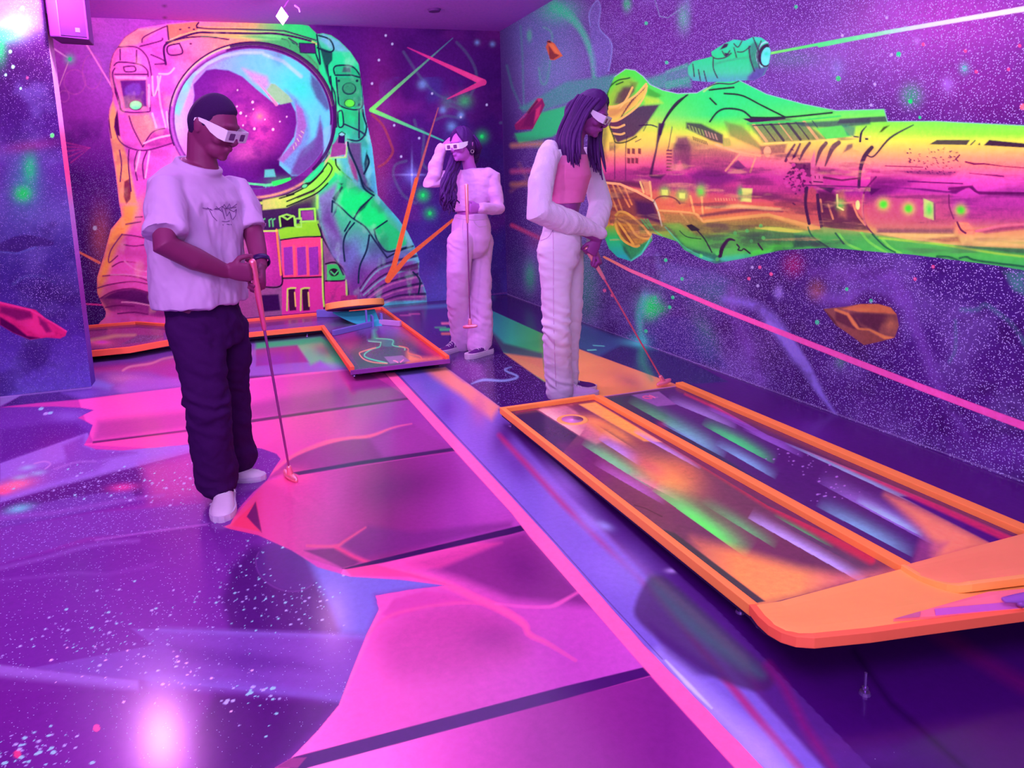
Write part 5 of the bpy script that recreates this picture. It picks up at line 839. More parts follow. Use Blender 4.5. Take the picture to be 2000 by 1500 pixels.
    c.poly([(1116, 660), (1180, 640), (1258, 672), (1330, 700), (1420, 745), (1330, 752), (1200, 705)], (56, 40, 116), 0.9, 6, star=0.55); c.poly(kM((110, 860), (370, 960), (560, 1000), (580, 1030), (420, 1030), (260, 1110), (90, 1040)), (60, 90, 160), 0.8, 10, star=0.4); c.blob(*kM((560, 1020))[0], 34, 8, (90, 190, 215), 0.75, 8); c.line(kM((585, 1040), (580, 1140), (650, 1280)), (8, 14, 8), (60, 150, 130), 0.6, 14, True); c.line(kM((180, 1065), (240, 1062)), 2, (120, 220, 220)); c.line(kM((220, 1030), (300, 1035)), 2, (100, 190, 210))
    c.poly([(873, 705), (984, 690), (1066, 748), (1062, 780), (975, 793)], (64, 16, 108), 1, 3, star=0.8); c.poly([(874, 716), (900, 700), (940, 712), (950, 740), (905, 745)], (120, 44, 160), 0.6, 16); c.line(kW((70, 165), (150, 140), (280, 145), (370, 120), (300, 85), (290, 70), (330, 55)), (2, 5, 4, 4, 3, 3, 1), (130, 140, 225), 0.9, 3, True)
    c.line([(178, 757), (0, 776)], 2, (160, 120, 220), 0.8, 2)

def paint_near_lane(c):
    X, Y = c.X, c.Y
    c.c[:] = lin((100, 40, 104)); c.s[:] = 0.0
    LEFT = kW((330, 350), (880, 262), (910, 300), (2000, 960)) + [(1768, 1112), (1480, 1184), (1300, 1060)]
    W = lambda *q: kW(q)[0]; Z = lambda *q: kZ(q)[0]
    c.clip(LEFT)
    c.poly(LEFT, (116, 50, 100), 1, 2)
    c.poly(kW((300, 350), (500, 335), (760, 500), (640, 640)), (58, 30, 88), 0.95, 4); c.poly(kW((640, 560), (860, 560), (1000, 760), (860, 820), (700, 640)), (112, 26, 112), 0.8, 30); c.blob(*W(1250, 1020), 80, 26, (120, 44, 90), 0.7, 35); c.blob(*W(900, 740), 40, 30, (128, 40, 110), 0.6)
    c.poly(kW((500, 335), (720, 300), (800, 400), (960, 520), (880, 560), (770, 500)), (214, 110, 150), 0.75, 8); c.streak(W(505, 335), W(775, 505), 24, (250, 170, 190), 0.9, 0.25)
    c.poly(kW((680, 305), (770, 300), (1000, 440), (900, 430)), (118, 34, 92), 0.9, 6)
    c.poly(kW((770, 300), (876, 285), (1310, 545), (1190, 540)), (255, 160, 84), 0.95, 3); c.blob(*W(1000, 500), 44, 16, (255, 150, 80), 0.9, 25); c.blob(*W(880, 420), 34, 12, (255, 140, 84), 0.9, 20); c.blob(*W(1180, 560), 30, 10, (150, 60, 90), 0.6, 28)
    c.streak(W(1120, 480), W(1560, 725), 12, (190, 130, 240), 1, 0.6); c.streak(W(890, 525), W(1170, 705), 22, (190, 130, 245), 0.95, 0.7); c.streak(W(860, 420), W(1180, 620), 9, (90, 40, 80), 0.6)
    c.blob(*W(1340, 770), 66, 30, (255, 150, 84), 1, 24); c.blob(*W(1240, 710), 44, 16, (214, 90, 110), 0.7, 28); c.blob(*W(1450, 720), 44, 18, (226, 110, 84), 0.6, 24)
    c.streak(W(780, 560), W(1240, 850), 26, (110, 214, 150), 0.95, 0.8); c.streak(W(1090, 755), W(1420, 930), 16, (240, 140, 150), 0.8, 0.7); c.streak(W(860, 690), W(1330, 960), 24, (186, 96, 205), 0.8, 0.8)
    c.streak(W(1240, 860), W(1860, 1300), 40, (104, 230, 124), 1, 0.7); c.streak(W(1380, 950), W(1790, 1250), 20, (90, 250, 100), 0.9, 1.2); c.streak(W(1560, 940), W(2050, 1240), 22, (96, 190, 130), 0.8, 0.8); c.blob(*W(1650, 1010), 50, 14, (110, 110, 90), 0.6, 32)
    c.streak(Z(200, 1040), Z(1010, 1500), 22, (196, 160, 255), 1, 0.35); c.streak(Z(330, 1030), Z(1000, 1400), 12, (90, 60, 110), 0.7); c.streak(Z(360, 1020), Z(760, 1240), 10, (90, 170, 120), 0.8)
    c.poly([(1350, 1050), (1430, 1072), (1560, 1110), (1650, 1124), (1745, 1116), (1480, 1186), (1370, 1100)], grad2([(1340, (190, 90, 100)), (1440, (255, 140, 84)), (1560, (255, 150, 92)), (1640, (230, 110, 120))], 'x'), 0.95, 34)
    c.poly(kU((960, -60), (1060, -30), (1650, 415), (1585, 428)), (74, 46, 80), 1, 3); c.line([(1176, 786), (1500, 988), (1700, 1094)], (3, 10, 18), (190, 30, 84), 0.85, 8)
    c.line(kW((1130, 955), (1200, 975), (1310, 1030)), 1.6, (60, 20, 50), 0.8); c.line(kW((360, 350), (880, 268)), 3, (150, 20, 80), 0.7, 3); c.line([(1004, 812), (1300, 1046), (1480, 1184)], (3, 5, 7), (150, 40, 84), 0.6, 4)
    c.clip()
    R_ = kW((930, 262), (1440, 190), (2000, 500)) + [(2000, 1053), (1781, 1110)] + kW((2000, 872))
    c.clip(R_)
    c.poly(R_, (84, 24, 120), 1, 2); c.poly(kW((930, 262), (1110, 240), (1400, 400), (1700, 640), (2100, 900), (2000, 880)), (56, 30, 92), 0.9, 6)
    c.streak(W(1080, 285), W(1640, 600), 26, (100, 190, 140), 0.85, 0.8); c.blob(*W(1310, 430), 12, 7, (150, 24, 110), 0.9, 25); c.streak(W(1300, 425), W(1720, 650), 26, (130, 170, 230), 0.85, 0.8)
    c.streak(W(1560, 430), W(2040, 690), 22, (70, 226, 130), 1, 0.9); c.streak(W(1650, 560), W(2050, 790), 20, (130, 170, 232), 0.95, 0.8); c.streak(W(1340, 275), W(1790, 460), 20, (170, 130, 230), 0.85, 0.6); c.streak(W(1600, 330), W(1930, 470), 24, (150, 90, 214), 0.85, 0.7)
    c.poly(kW((1110, 238), (1290, 215), (1400, 300), (1280, 312)), (150, 84, 180), 1, 2)
    km = lambda *q: fr(1230, 750, 15.875, *q)
    c.line(km((400, 405), (450, 375), (550, 375), (640, 405), (690, 435), (600, 450), (470, 440), (400, 405)), 1.5, (255, 84, 160), 1, 1, True); c.line(km((610, 350), (680, 375), (775, 420)), (1.8, 2.6), (255, 100, 180), 1, 1); c.line(km((775, 424), (870, 402)), 1, (230, 110, 220), 0.8, 1)
    c.streak(Z(-60, 330), Z(460, 600), 26, (140, 70, 190), 0.8, 0.7); c.streak(Z(440, 555), Z(1330, 970), 22, (150, 160, 226), 0.95, 0.5); c.streak(Z(160, 460), Z(560, 650), 22, (150, 90, 214), 0.85, 0.8)
    c.streak(Z(640, 800), Z(1450, 1240), 34, (160, 110, 226), 0.9, 0.8); c.streak(Z(900, 930), Z(1340, 1165), 16, (170, 190, 245), 1, 0.7); c.streak(Z(640, 960), Z(1280, 1300), 28, (130, 170, 226), 0.95, 0.8)
    c.poly(kZ((1100, 890), (1220, 930), (1500, 1060), (1810, 1215), (1400, 1320), (1400, 1200), (1320, 1100)), (255, 132, 104), 0.95, 30); c.poly(kZ((1320, 1180), (1500, 1200), (1420, 1310), (1270, 1352)), (180, 70, 140), 0.6, 20); c.poly(kZ((1190, 896), (1300, 900), (1850, 1180), (1810, 1216)), (84, 12, 130), 1, 3)
    c.line([(1338, 770), (1500, 842), (1700, 932), (1990, 1062)], (3, 6, 9, 14), (210, 36, 100), 0.85, 5)
    c.spatter(1560, 900, 30, 18, 26, (1, 2.4), ((180, 110, 226),), seed=31); c.spatter(1620, 960, 30, 14, 20, (1, 2.4), ((180, 110, 226),), seed=32); c.clip()

def paint_back_lane(c):
    X, Y = c.X, c.Y
    c.c[:] = lin((92, 26, 116)); c.s[:] = 0.1
    c.poly(kf((340, 500), (830, 350), (1180, 400), (1780, 810), (660, 930)), (96, 34, 120), 1, 2); c.poly(kf((340, 500), (600, 430), (700, 560), (560, 700), (480, 640)), (160, 34, 130), 0.8, 20); c.poly(kf((1150, 400), (1220, 400), (1780, 760), (1780, 815), (1350, 850), (1600, 760)), (214, 50, 100), 0.8, 24); c.poly(kf((800, 380), (1180, 390), (1300, 520), (1000, 520), (800, 470)), (122, 70, 190), 0.8, 24)
    c.poly(kf((1300, 720), (1500, 800), (1740, 800), (1300, 860)), (250, 140, 100), 0.8, 16); c.blob(*kf((740, 450))[0], 14, 10, (90, 60, 150), 0.6, star=1.0); c.blob(*kf((990, 700))[0], 24, 12, (90, 50, 120), 0.5, star=1.0); c.poly(kf((560, 700), (700, 680), (760, 820), (1020, 880), (680, 920)), (70, 50, 90), 0.8, 10)
    c.blob(*kf((890, 370))[0], 9, 5, (40, 226, 160), 0.95); c.line(kf((890, 370), (870, 450), (880, 540)), (10, 5, 10), (70, 200, 150), 0.7, 8); c.poly(kf((800, 550), (1110, 550), (1120, 640), (980, 640), (960, 590), (830, 590)), (80, 130, 150), 0.8, 3, True)
    c.line(kf((900, 540), (1110, 560), (1115, 630), (1260, 660), (1270, 690)), 2, (110, 215, 180), 0.9, 1.4, True); c.line(kf((960, 590), (940, 650), (840, 680), (745, 750), (800, 800), (1040, 860)), 2.4, (80, 210, 180), 0.95, 1.4, True); c.line(kf((800, 575), (960, 590)), 2, (130, 200, 190)); c.line(kf((890, 660), (720, 710), (680, 740), (740, 810), (860, 850), (1040, 865)), 2.2, (236, 130, 130), 0.95, 1.4, True); c.line(kf((1200, 640), (1310, 670), (1320, 730), (1460, 770), (1490, 800)), 2.2, (236, 110, 100), 0.8, 2, True)
    c.poly(kf((1000, 780), (1240, 760), (1345, 835), (1080, 870)), (156, 80, 180), 1, 1.6); kb = lambda *q: fr(740, 680, 15.875, *q); c.line(kb((450, 388), (510, 395), (590, 440)), (1.6, 2.4, 2), (255, 110, 200), 1, 1); c.line(kb((670, 435), (765, 355)), (2.4, 1.6), (255, 110, 200), 1, 1)
    c.poly(kg((120, 380), (800, 330), (1240, 370), (1330, 480), (690, 580), (140, 620)), (150, 50, 130), 1, 3, star=0.7); c.line(kg((150, 510), (500, 440), (760, 430)), (8, 5), (200, 150, 130), 0.8, 5); c.blob(*kg((300, 530))[0], 24, 6, (240, 90, 160), 0.9); c.blob(*kg((330, 522))[0], 12, 3, (220, 60, 230), 0.9); c.poly(kg((580, 550), (800, 430), (1180, 440), (900, 520)), (90, 50, 110), 0.8, 6, star=1.0)
    c.poly([(320, 650), (490, 640), (660, 622), (700, 610), (780, 612), (760, 640), (660, 650), (480, 655), (320, 672)], (104, 56, 160), 0.9, 5, star=0.5); c.blob(700, 630, 30, 10, (60, 150, 150), 0.8)

def paint_ceiling(c):
    c.c[:] = lin((186, 76, 232)); c.s[:] = 0.0
    c.cloud((170, 62, 216), 0.3, 160, 60, 3, 0.4, 0.7)
    c.line([(320, -40), (322, 36)], 1.6, (80, 16, 110), 0.7); c.line([(140, -10), (150, 30)], 1.4, (90, 20, 120), 0.5)
    c.line(kG((1250, 110), (1400, 55), (1560, -20)), 4, (60, 130, 130), 0.4, 5)
# ------------------------------------------------------------------ room shell
M_WALL = mural_mat('mural_paint', 0.0012, 0.6, 105.0, 48.0, grain=0.16)
M_FLOOR = mural_mat('floor_paint', 0.034, 0.19, 80.0, 34.0, amount=0.72, grain=0.07)
M_DECK = mural_mat('lane_paint', 0.034, 0.2, 120.0, 60.0)
M_CEIL = mural_mat('ceiling_paint', 0.01, 0.7, 60.0, 30.0)
def pix_spacing(y0, y1, step, fn):
    """positions from y0 to y1 (world) about `step` pixels apart along fn(y)->(px,py)"""
    out = [y0]; y = y0
    sg = 1 if y1 > y0 else -1
    while (y1-y)*sg > 1e-4 and len(out) < 4000:
        a = np.array([fn(y)]); b = np.array([fn(y+sg*0.002)])
        r = np.hypot(*(b-a)[0])/0.002
        y += sg*min(max(step/max(r, 1e-3), 0.0015), 0.12); out.append(y)
    out[-1] = y1; return np.array(out)
STEP = 1.55
def pr(p):
    x, y = project(np.array([p], float)); return x[0], y[0]
us = pix_spacing(YB, 1.75, STEP, lambda y: pr((XR, y, 1.3)))
us = np.concatenate([us, np.linspace(1.75, YF, 40)[1:]])
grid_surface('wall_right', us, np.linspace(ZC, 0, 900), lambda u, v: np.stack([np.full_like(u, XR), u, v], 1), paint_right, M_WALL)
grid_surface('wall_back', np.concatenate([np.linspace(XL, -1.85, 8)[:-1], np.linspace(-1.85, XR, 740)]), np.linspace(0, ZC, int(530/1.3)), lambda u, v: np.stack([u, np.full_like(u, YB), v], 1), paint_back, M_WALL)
YP = 5.49
grid_surface('wall_left', np.concatenate([np.linspace(XL, -1.62, 14)[:-1], np.linspace(-1.62, -1.022, 130)]), np.linspace(0, ZC, 560), lambda u, v: np.stack([u, np.full_like(u, YP), v], 1), paint_left, M_WALL)
# pale painted end of the partition
def paint_end(c):
    c.c[:] = lin((150, 70, 190)); c.s[:] = 0.05; t = c.P[:, 2]
    f = grad2([(0, (92, 50, 170)), (350, (120, 60, 180)), (640, (140, 50, 170)), (940, (160, 80, 200)), (1250, (170, 110, 210)), (1500, (235, 70, 150)), (1720, (225, 80, 160)), (1850, (200, 130, 225)), (2985, (190, 80, 200))])
    c.c[:] = lin(f(t*0, t*1000))
grid_surface('trim_1', np.linspace(YP, YP+0.16, 6), np.linspace(0, ZC, 300), lambda u, v: np.stack([np.full_like(u, -1.022), u, v], 1), paint_end, M_WALL)
def flat(name, pts, mat, kind='structure'):
    me = bpy.data.meshes.new(name); me.from_pydata([tuple(p) for p in pts], [], [tuple(range(len(pts)))]); return link(name, me, mat, None, kind)
M_PLAINWALL = plain('plain_wall', (84, 30, 132), 0.7, noise=0.1, nscale=3)
flat('wall_far_left', [(XL, YF, 0), (XL, YB, 0), (XL, YB, ZC), (XL, YF, ZC)], M_PLAINWALL)
flat('wall_front', [(XL, YF, 0), (XR, YF, 0), (XR, YF, ZC), (XL, YF, ZC)], M_PLAINWALL)
vs = pix_spacing(1.0, YB, STEP, lambda y: pr((0.4, y, 0.0)))
vs = np.concatenate([np.linspace(YF, 1.0, 50)[:-1], vs])
grid_surface('floor', np.concatenate([np.linspace(XL, -2.0, 20)[:-1], np.linspace(-2.0, XR, 1500)]), vs, lambda u, v: np.stack([u, v, np.zeros_like(u)], 1), paint_floor, M_FLOOR)
grid_surface('ceiling', np.linspace(XL, XR, 200), np.linspace(YB, YF, 320), lambda u, v: np.stack([u, v, np.full_like(u, ZC)], 1), paint_ceiling, M_CEIL)
# ------------------------------------------------------------------ object helpers
def V(*a): return np.array(a, float)
def unit(v): v = np.asarray(v, float); return v/max(np.linalg.norm(v), 1e-9)
def thing(name, label, cat, loc, group=None):
    o = bpy.data.objects.new(name, None); COL.objects.link(o); o.location = tuple(loc); o.empty_display_size = 0.1
    o['label'] = label; o['category'] = cat
    if group: o['group'] = group
    return o
class MB:
    """collects vertices and faces; world coordinates, stored relative to the base of the thing"""
    def __init__(self): self.v, self.f = [], []
    def add(self, vs, fs):
        k = len(self.v); self.v += [tuple(map(float, p)) for p in vs]; self.f += [tuple(i+k for i in f) for f in fs]; return self
    def box(self, lo, hi):
        x0, y0, z0 = lo; x1, y1, z1 = hi
        return self.add([(x0, y0, z0), (x1, y0, z0), (x1, y1, z0), (x0, y1, z0), (x0, y0, z1), (x1, y0, z1), (x1, y1, z1), (x0, y1, z1)],
                        [(0, 3, 2, 1), (4, 5, 6, 7), (0, 1, 5, 4), (1, 2, 6, 5), (2, 3, 7, 6), (3, 0, 4, 7)])
    def prism(self, pts, z0, z1):
        n = len(pts); z0 = [z0]*n if np.isscalar(z0) else z0; z1 = [z1]*n if np.isscalar(z1) else z1
        vs = [(p[0], p[1], z) for p, z in zip(pts, z0)]+[(p[0], p[1], z) for p, z in zip(pts, z1)]
        return self.add(vs, [tuple(range(n-1, -1, -1)), tuple(range(n, 2*n))]+[(i, (i+1) % n, n+(i+1) % n, n+i) for i in range(n)])
    def bar(self, path, w, z0, z1, off=0.0, closed=False):
        """bar of width w along a plan path; off shifts it sideways (+ = left of travel)"""
        p = [np.array(q[:2], float) for q in path]; n = len(p); L, R = [], []
        for i in range(n):
            a = p[i-1] if i > 0 or closed else None; b = p[(i+1) % n] if i < n-1 or closed else None
            d1 = unit(p[i]-a) if a is not None else None; d2 = unit(b-p[i]) if b is not None else None
            if d1 is None: d1 = d2
            if d2 is None: d2 = d1
            n1, n2 = V(-d1[1], d1[0]), V(-d2[1], d2[0]); m = unit(n1+n2); k = 1/max(m@n1, 0.3)
            L.append(p[i]+m*k*(off+w/2)); R.append(p[i]+m*k*(off-w/2))
        zz = lambda z, i: z if np.isscalar(z) else z[i]
        vs = []; 
        for i in range(n): vs += [(*L[i], zz(z0, i)), (*R[i], zz(z0, i)), (*R[i], zz(z1, i)), (*L[i], zz(z1, i))]
        fs = []
        for i in range(n if closed else n-1):
            a, b = 4*i, 4*((i+1) % n)
            for k in range(4): fs.append((a+k, a+(k+1) % 4, b+(k+1) % 4, b+k))
        if not closed: fs += [(0, 1, 2, 3), (4*n-1, 4*n-2, 4*n-3, 4*n-4)]
        return self.add(vs, fs)
    def tube(self, pts, rad, n=12, ref=None, cap=True):
        """rad: radius or (a, b) per point; a lies along ref"""
        P = [np.asarray(p, float) for p in pts]; m = len(P)
        rr = [rad]*m if np.isscalar(rad) else list(rad)
        if len(rr) != m: rr = list(np.interp(np.linspace(0, 1, m), np.linspace(0, 1, len(rr)), rr))
        T = [unit(P[min(i+1, m-1)]-P[max(i-1, 0)]) for i in range(m)]
        u = np.asarray(ref, float) if ref is not None else (V(0, 0, 1) if abs(T[0][2]) < 0.9 else V(1, 0, 0))
        rings = []
        def mk(c, t, a, b):
            nonlocal u
            uu = u-t*(u@t); uu = unit(uu); 
            if ref is None: u = uu
            w = np.cross(t, uu); th = np.linspace(0, 2*math.pi, n, endpoint=False)
            return [c+uu*a*math.cos(q)+w*b*math.sin(q) for q in th]
        for i in range(m):
            a, b = (rr[i], rr[i]) if np.isscalar(rr[i]) else rr[i]
            if i == 0 and cap:
                for k in (0.94, 0.6): rings.append(mk(P[0]-T[0]*min(a, b)*math.sqrt(1-(0.98*(1-(1-k)*0.9))**2)*k*0 - T[0]*min(a, b)*(0.35 if k == 0.94 else 0.8)*1.0, T[0], a*(0.93 if k == 0.94 else 0.58), b*(0.93 if k == 0.94 else 0.58)))
                rings[-1], rings[-2] = rings[-2], rings[-1]
            rings.append(mk(P[i], T[i], a, b))
            if i == m-1 and cap:
                rings.append(mk(P[i]+T[i]*min(a, b)*0.35, T[i], a*0.93, b*0.93)); rings.append(mk(P[i]+T[i]*min(a, b)*0.8, T[i], a*0.58, b*0.58))
        return self.rings(rings)
    def rings(self, rings, caps=True):
        n = len(rings[0]); vs = [p for r in rings for p in r]
        fs = [(i*n+k, i*n+(k+1) % n, (i+1)*n+(k+1) % n, (i+1)*n+k) for i in range(len(rings)-1) for k in range(n)]
        if caps: fs += [tuple(range(n-1, -1, -1)), tuple(range((len(rings)-1)*n, len(rings)*n))]
        return self.add(vs, fs)
    def ball(self, c, r, M=None, nu=16, nv=10):
        c = np.asarray(c, float); r = np.array([r]*3 if np.isscalar(r) else r, float); vs, fs = [], []
        for j in range(1, nv):
            ph = math.pi*j/nv
            for i in range(nu):
                th = 2*math.pi*i/nu; p = V(math.sin(ph)*math.cos(th), math.sin(ph)*math.sin(th), math.cos(ph))*r
                vs.append(c+(M@p if M is not None else p))
        top = V(0, 0, r[2]); vs += [c+(M@top if M is not None else top), c-(M@top if M is not None else top)]
        for j in range(nv-2):
            for i in range(nu): fs.append((j*nu+i, (j+1)*nu+i, (j+1)*nu+(i+1) % nu, j*nu+(i+1) % nu))
        a, b = len(vs)-2, len(vs)-1
        for i in range(nu): fs += [(a, i, (i+1) % nu), (b, (nv-2)*nu+(i+1) % nu, (nv-2)*nu+i)]
        return self.add(vs, fs)
    def cyl(self, c, r0, r1, z0, z1, n=24):
        t = np.linspace(0, 2*math.pi, n, endpoint=False)
        return self.rings([[(c[0]+r*math.cos(a), c[1]+r*math.sin(a), z) for a in t] for r, z in ((r0, z0), (r1, z1))])
    def build(self, name, mat, parent=None, base=None, bevel=0.0, smooth=False, label=None):
        base = np.array(base if base is not None else (parent_base(parent) if parent is not None else (0, 0, 0)), float)
        me = bpy.data.meshes.new(name); me.from_pydata([tuple(np.array(p)-base) for p in self.v], [], self.f); me.update()
        bm = bmesh.new(); bm.from_mesh(me); bmesh.ops.recalc_face_normals(bm, faces=bm.faces)
        if bevel: bmesh.ops.bevel(bm, geom=[e for e in bm.edges if e.calc_face_angle(0) > 0.5], offset=bevel, segments=2, affect='EDGES', profile=0.6)
        bm.to_mesh(me); bm.free()
        if smooth: me.shade_smooth()
        o = link(name, me, mat, parent)
        if parent is None: o.location = tuple(base)
        if label: o['label'] = label
        return o
def parent_base(o):
    b = np.zeros(3)
    while o is not None: b += np.array(o.location); o = o.parent
    return b
def tag(o, label, cat, group=None):
    o['label'] = label; o['category'] = cat
    if group: o['group'] = group
    return o

M_ORANGE = fluo('orange_rail_paint', (255, 128, 84))
M_ORRED = fluo('orange_red_rail_paint', (255, 96, 84))
M_RAMP = fluo('orange_ramp_paint', (255, 150, 104))
M_RAMP2 = fluo('coral_ramp_paint', (255, 132, 112))
M_BLACKB = plain('black_frame', (40, 6, 70), 0.6, noise=0.1)
M_STEEL = plain('leg_steel', (150, 90, 200), 0.3, 0.8, noise=0.05)
M_PURPLE = plain('purple_plastic', (150, 70, 190), 0.4)
M_TRAY = plain('tray_paint', (206, 84, 200), 0.5)
M_PINKP = fluo('pink_panel', (255, 110, 150))
M_BLUE = plain('blue_bumper_paint', (110, 90, 205), 0.5, noise=0.04)
M_TEAL = plain('teal_ramp_paint', (60, 190, 215), 0.5, noise=0.1)

def levelling_leg(parent, x, y, ztop):
    m = MB(); m.cyl((x, y), 0.014, 0.012, 0.0, 0.008, 16); m.cyl((x, y), 0.0035, 0.0035, 0.006, ztop, 10); m.cyl((x, y), 0.008, 0.008, 0.014, 0.02, 6)
    m.build('leg', M_STEEL, parent, smooth=False)
def deck_part(parent, name, us, vs, z, paint, mat=None, mask=None):
    """painted top of a lane: fine grid plate just above its board"""
    base = parent_base(parent)
    fn = lambda u, v: np.stack([u, v, np.full_like(u, z)], 1)
    o, cv = grid_surface(name, us, vs, fn, paint, mat or M_DECK, parent=parent, kind=None)
    o.data.transform(Matrix.Translation(tuple(-base)))
    if mask is not None:
        bm = bmesh.new(); bm.from_mesh(o.data); bmesh.ops.delete(bm, geom=[f for f in bm.faces if not mask(f.calc_center_median()+Vector(base))], context='FACES'); bm.to_mesh(o.data); bm.free()
    return o
# ------------------------------------------------------------------ near lane, hole 10
ZD, ZR = 0.078, 0.102
X0, X1, X2, YN, YE = 1.315, 1.895, 2.49, 1.53, 3.53
lane = thing('minigolf_lane', 'long double minigolf lane with orange rails and streaked deck beside the spaceship wall', 'minigolf lane', (1.9, 2.5, 0))
ln_us = np.linspace(X0+0.012, X2-0.012, 330); ln_vs = pix_spacing(YN, YE-0.01, 1.7, lambda y: pr((1.6, y, ZD)))
deck_part(lane, 'deck', ln_us, ln_vs, ZD, paint_near_lane)
MB().box((X0+0.01, YN, ZD-0.028), (X2-0.01, YE-0.005, ZD-0.001)).build('deck_board', M_BLACKB, lane)
MB().box((X0+0.09, YN-0.05, 0.028), (X0+0.12, YE-0.1, ZD-0.028)).box((X2-0.13, YN-0.05, 0.028), (X2-0.1, YE-0.1, ZD-0.028)).box((X1-0.04, YN-0.05, 0.028), (X1, YE-0.1, ZD-0.028)).build('frame', M_BLACKB, lane)
def rail(parent, path, w=0.027, z0=ZD-0.012, z1=ZR, mat=None, off=0.0, name='rail'):
    return MB().bar(path, w, z0, z1, off).build(name, mat or M_ORANGE, parent, bevel=0.003)
rail(lane, [(X0+0.0135, YN), (X0+0.0135, YE-0.0135), (X1, YE-0.0135)], mat=M_ORANGE)
rail(lane, [(X1+0.006, YN), (X1+0.006, YE-0.026)], 0.042)
rail(lane, [(X2-0.025, YN), (X2-0.025, YE)], 0.050)
MB().box((X1+0.02, YE-0.006, ZD-0.03), (X2, YE+0.002, ZD+0.002)).build('end_trim', plain('trim_metal', (200, 110, 190), 0.4), lane)
cup = MB(); hc = on_z(1118, 820, ZD)
t_ = np.linspace(0, 2*math.pi, 36, endpoint=False)
ringp = lambda r, z: [(hc[0]+r*math.cos(a), hc[1]+r*math.sin(a), z) for a in t_]
cup.rings([ringp(0.082, ZD), ringp(0.080, ZD+0.003), ringp(0.058, ZD+0.004), ringp(0.056, ZD+0.0005)], caps=False); cup.build('hole_ring', M_RAMP, lane, smooth=True)
MB().rings([ringp(0.057, ZD+0.0036), ringp(0.05, ZD+0.0012), ringp(0.03, ZD+0.0006), ringp(0.004, ZD+0.0005)], caps=True).build('hole_cup', fluo('cup_paint', (235, 130, 230)), lane, smooth=True)
for (x, y) in ((1.362, 3.49), (1.39, 2.56), (1.372, 1.64), (1.38, 1.56), (1.43, 1.24), (2.40, 3.40), (2.40, 2.4), (1.9, 1.6)): levelling_leg(lane, x, y, 0.06)
# curved end ramp
fe = [on_z(*p) for p in ((1467, 1184, .102), (1483, 1205, .112), (1503, 1223, .124), (1528, 1237, .136), (1556, 1245, .148), (1590, 1247, .158), (1700, 1236, .16), (1800, 1222, .16), (2000, 1195, .16), (2300, 1155, .16), (2560, 1120, .16))]
fe[0] = V(X0, YN, 0.102)
def ramp_mesh(front, far, t=0.02):
    """ruled plate between a front edge and a far edge, t thick"""
    m = MB(); n = len(front); K = 8; vs = []
    for i in range(n):
        for k in range(K+1):
            s = k/K; p = np.array(far[i])*(1-s)+np.array(front[i])*s
            p[2] = far[i][2]+(front[i][2]-far[i][2])*(s*s*(3-2*s)*0.6+s*0.4); vs.append(p)
    vs2 = [p-V(0, 0, t) for p in vs]; N_ = len(vs); W = K+1; fs = []
    for i in range(n-1):
        for k in range(K):
            a = i*W+k; fs.append((a, a+W, a+W+1, a+1)); fs.append((N_+a, N_+a+1, N_+a+W+1, N_+a+W))
    bd = [i*W for i in range(n)]+[(n-1)*W+k for k in range(1, W)]+[i*W+K for i in range(n-2, -1, -1)]+[k for k in range(K-1, 0, -1)]
    for a, b in zip(bd, bd[1:]+bd[:1]): fs.append((a, b, N_+b, N_+a))
    return m.add(vs+vs2, fs)
far = [V(X0+0.002*i, YN, 0.1) for i in range(5)]+[V(x, YN, 0.09) for x in (1.42, 1.5, 1.62, 1.8, 2.1, 2.45)]
ramp_mesh(fe, far, 0.014).build('turn_ramp', M_RAMP, lane, smooth=False)
# outer lip and skirt of the ramp
lip = MB(); pth = [(p[0], p[1]) for p in fe]
lip.bar(pth, 0.02, [p[2]-0.026 for p in fe], [p[2]+0.004 for p in fe], 0.006); lip.build('ramp_lip', M_ORRED, lane, bevel=0.002)
MB().bar([(p[0]+0.02, p[1]+0.035) for p in fe], 0.01, [p[2]-0.05 for p in fe], [p[2]-0.024 for p in fe]).build('skirt', M_BLACKB, lane)
# raised inner ramp of the right lane
ie = [on_z(*p) for p in ((1768, 1112, .104), (1795, 1126, .114), (1827, 1136.5, .130), (1850, 1142, .142), (1872, 1144.7, .152), (1898, 1141.7, .16), (2000, 1129, .165), (2300, 1090, .17))]
ie[0] = V(X1-0.015, YN-0.002, 0.104); ie.append(V(2.6, 1.27, .17))
far2 = [V(x, YN, 0.1) for x in (X1-0.012, X1, X1+0.02, X1+0.05, X1+0.09, X1+0.14, 2.14, 2.4, 2.6)]
ramp_mesh(ie, far2, 0.012).build('raised_ramp', M_RAMP2, lane)
MB().bar([(p[0], p[1]) for p in ie], 0.016, [p[2]-0.022 for p in ie], [p[2]+0.003 for p in ie], 0.006).build('ramp_lip', M_RAMP, lane, bevel=0.002)
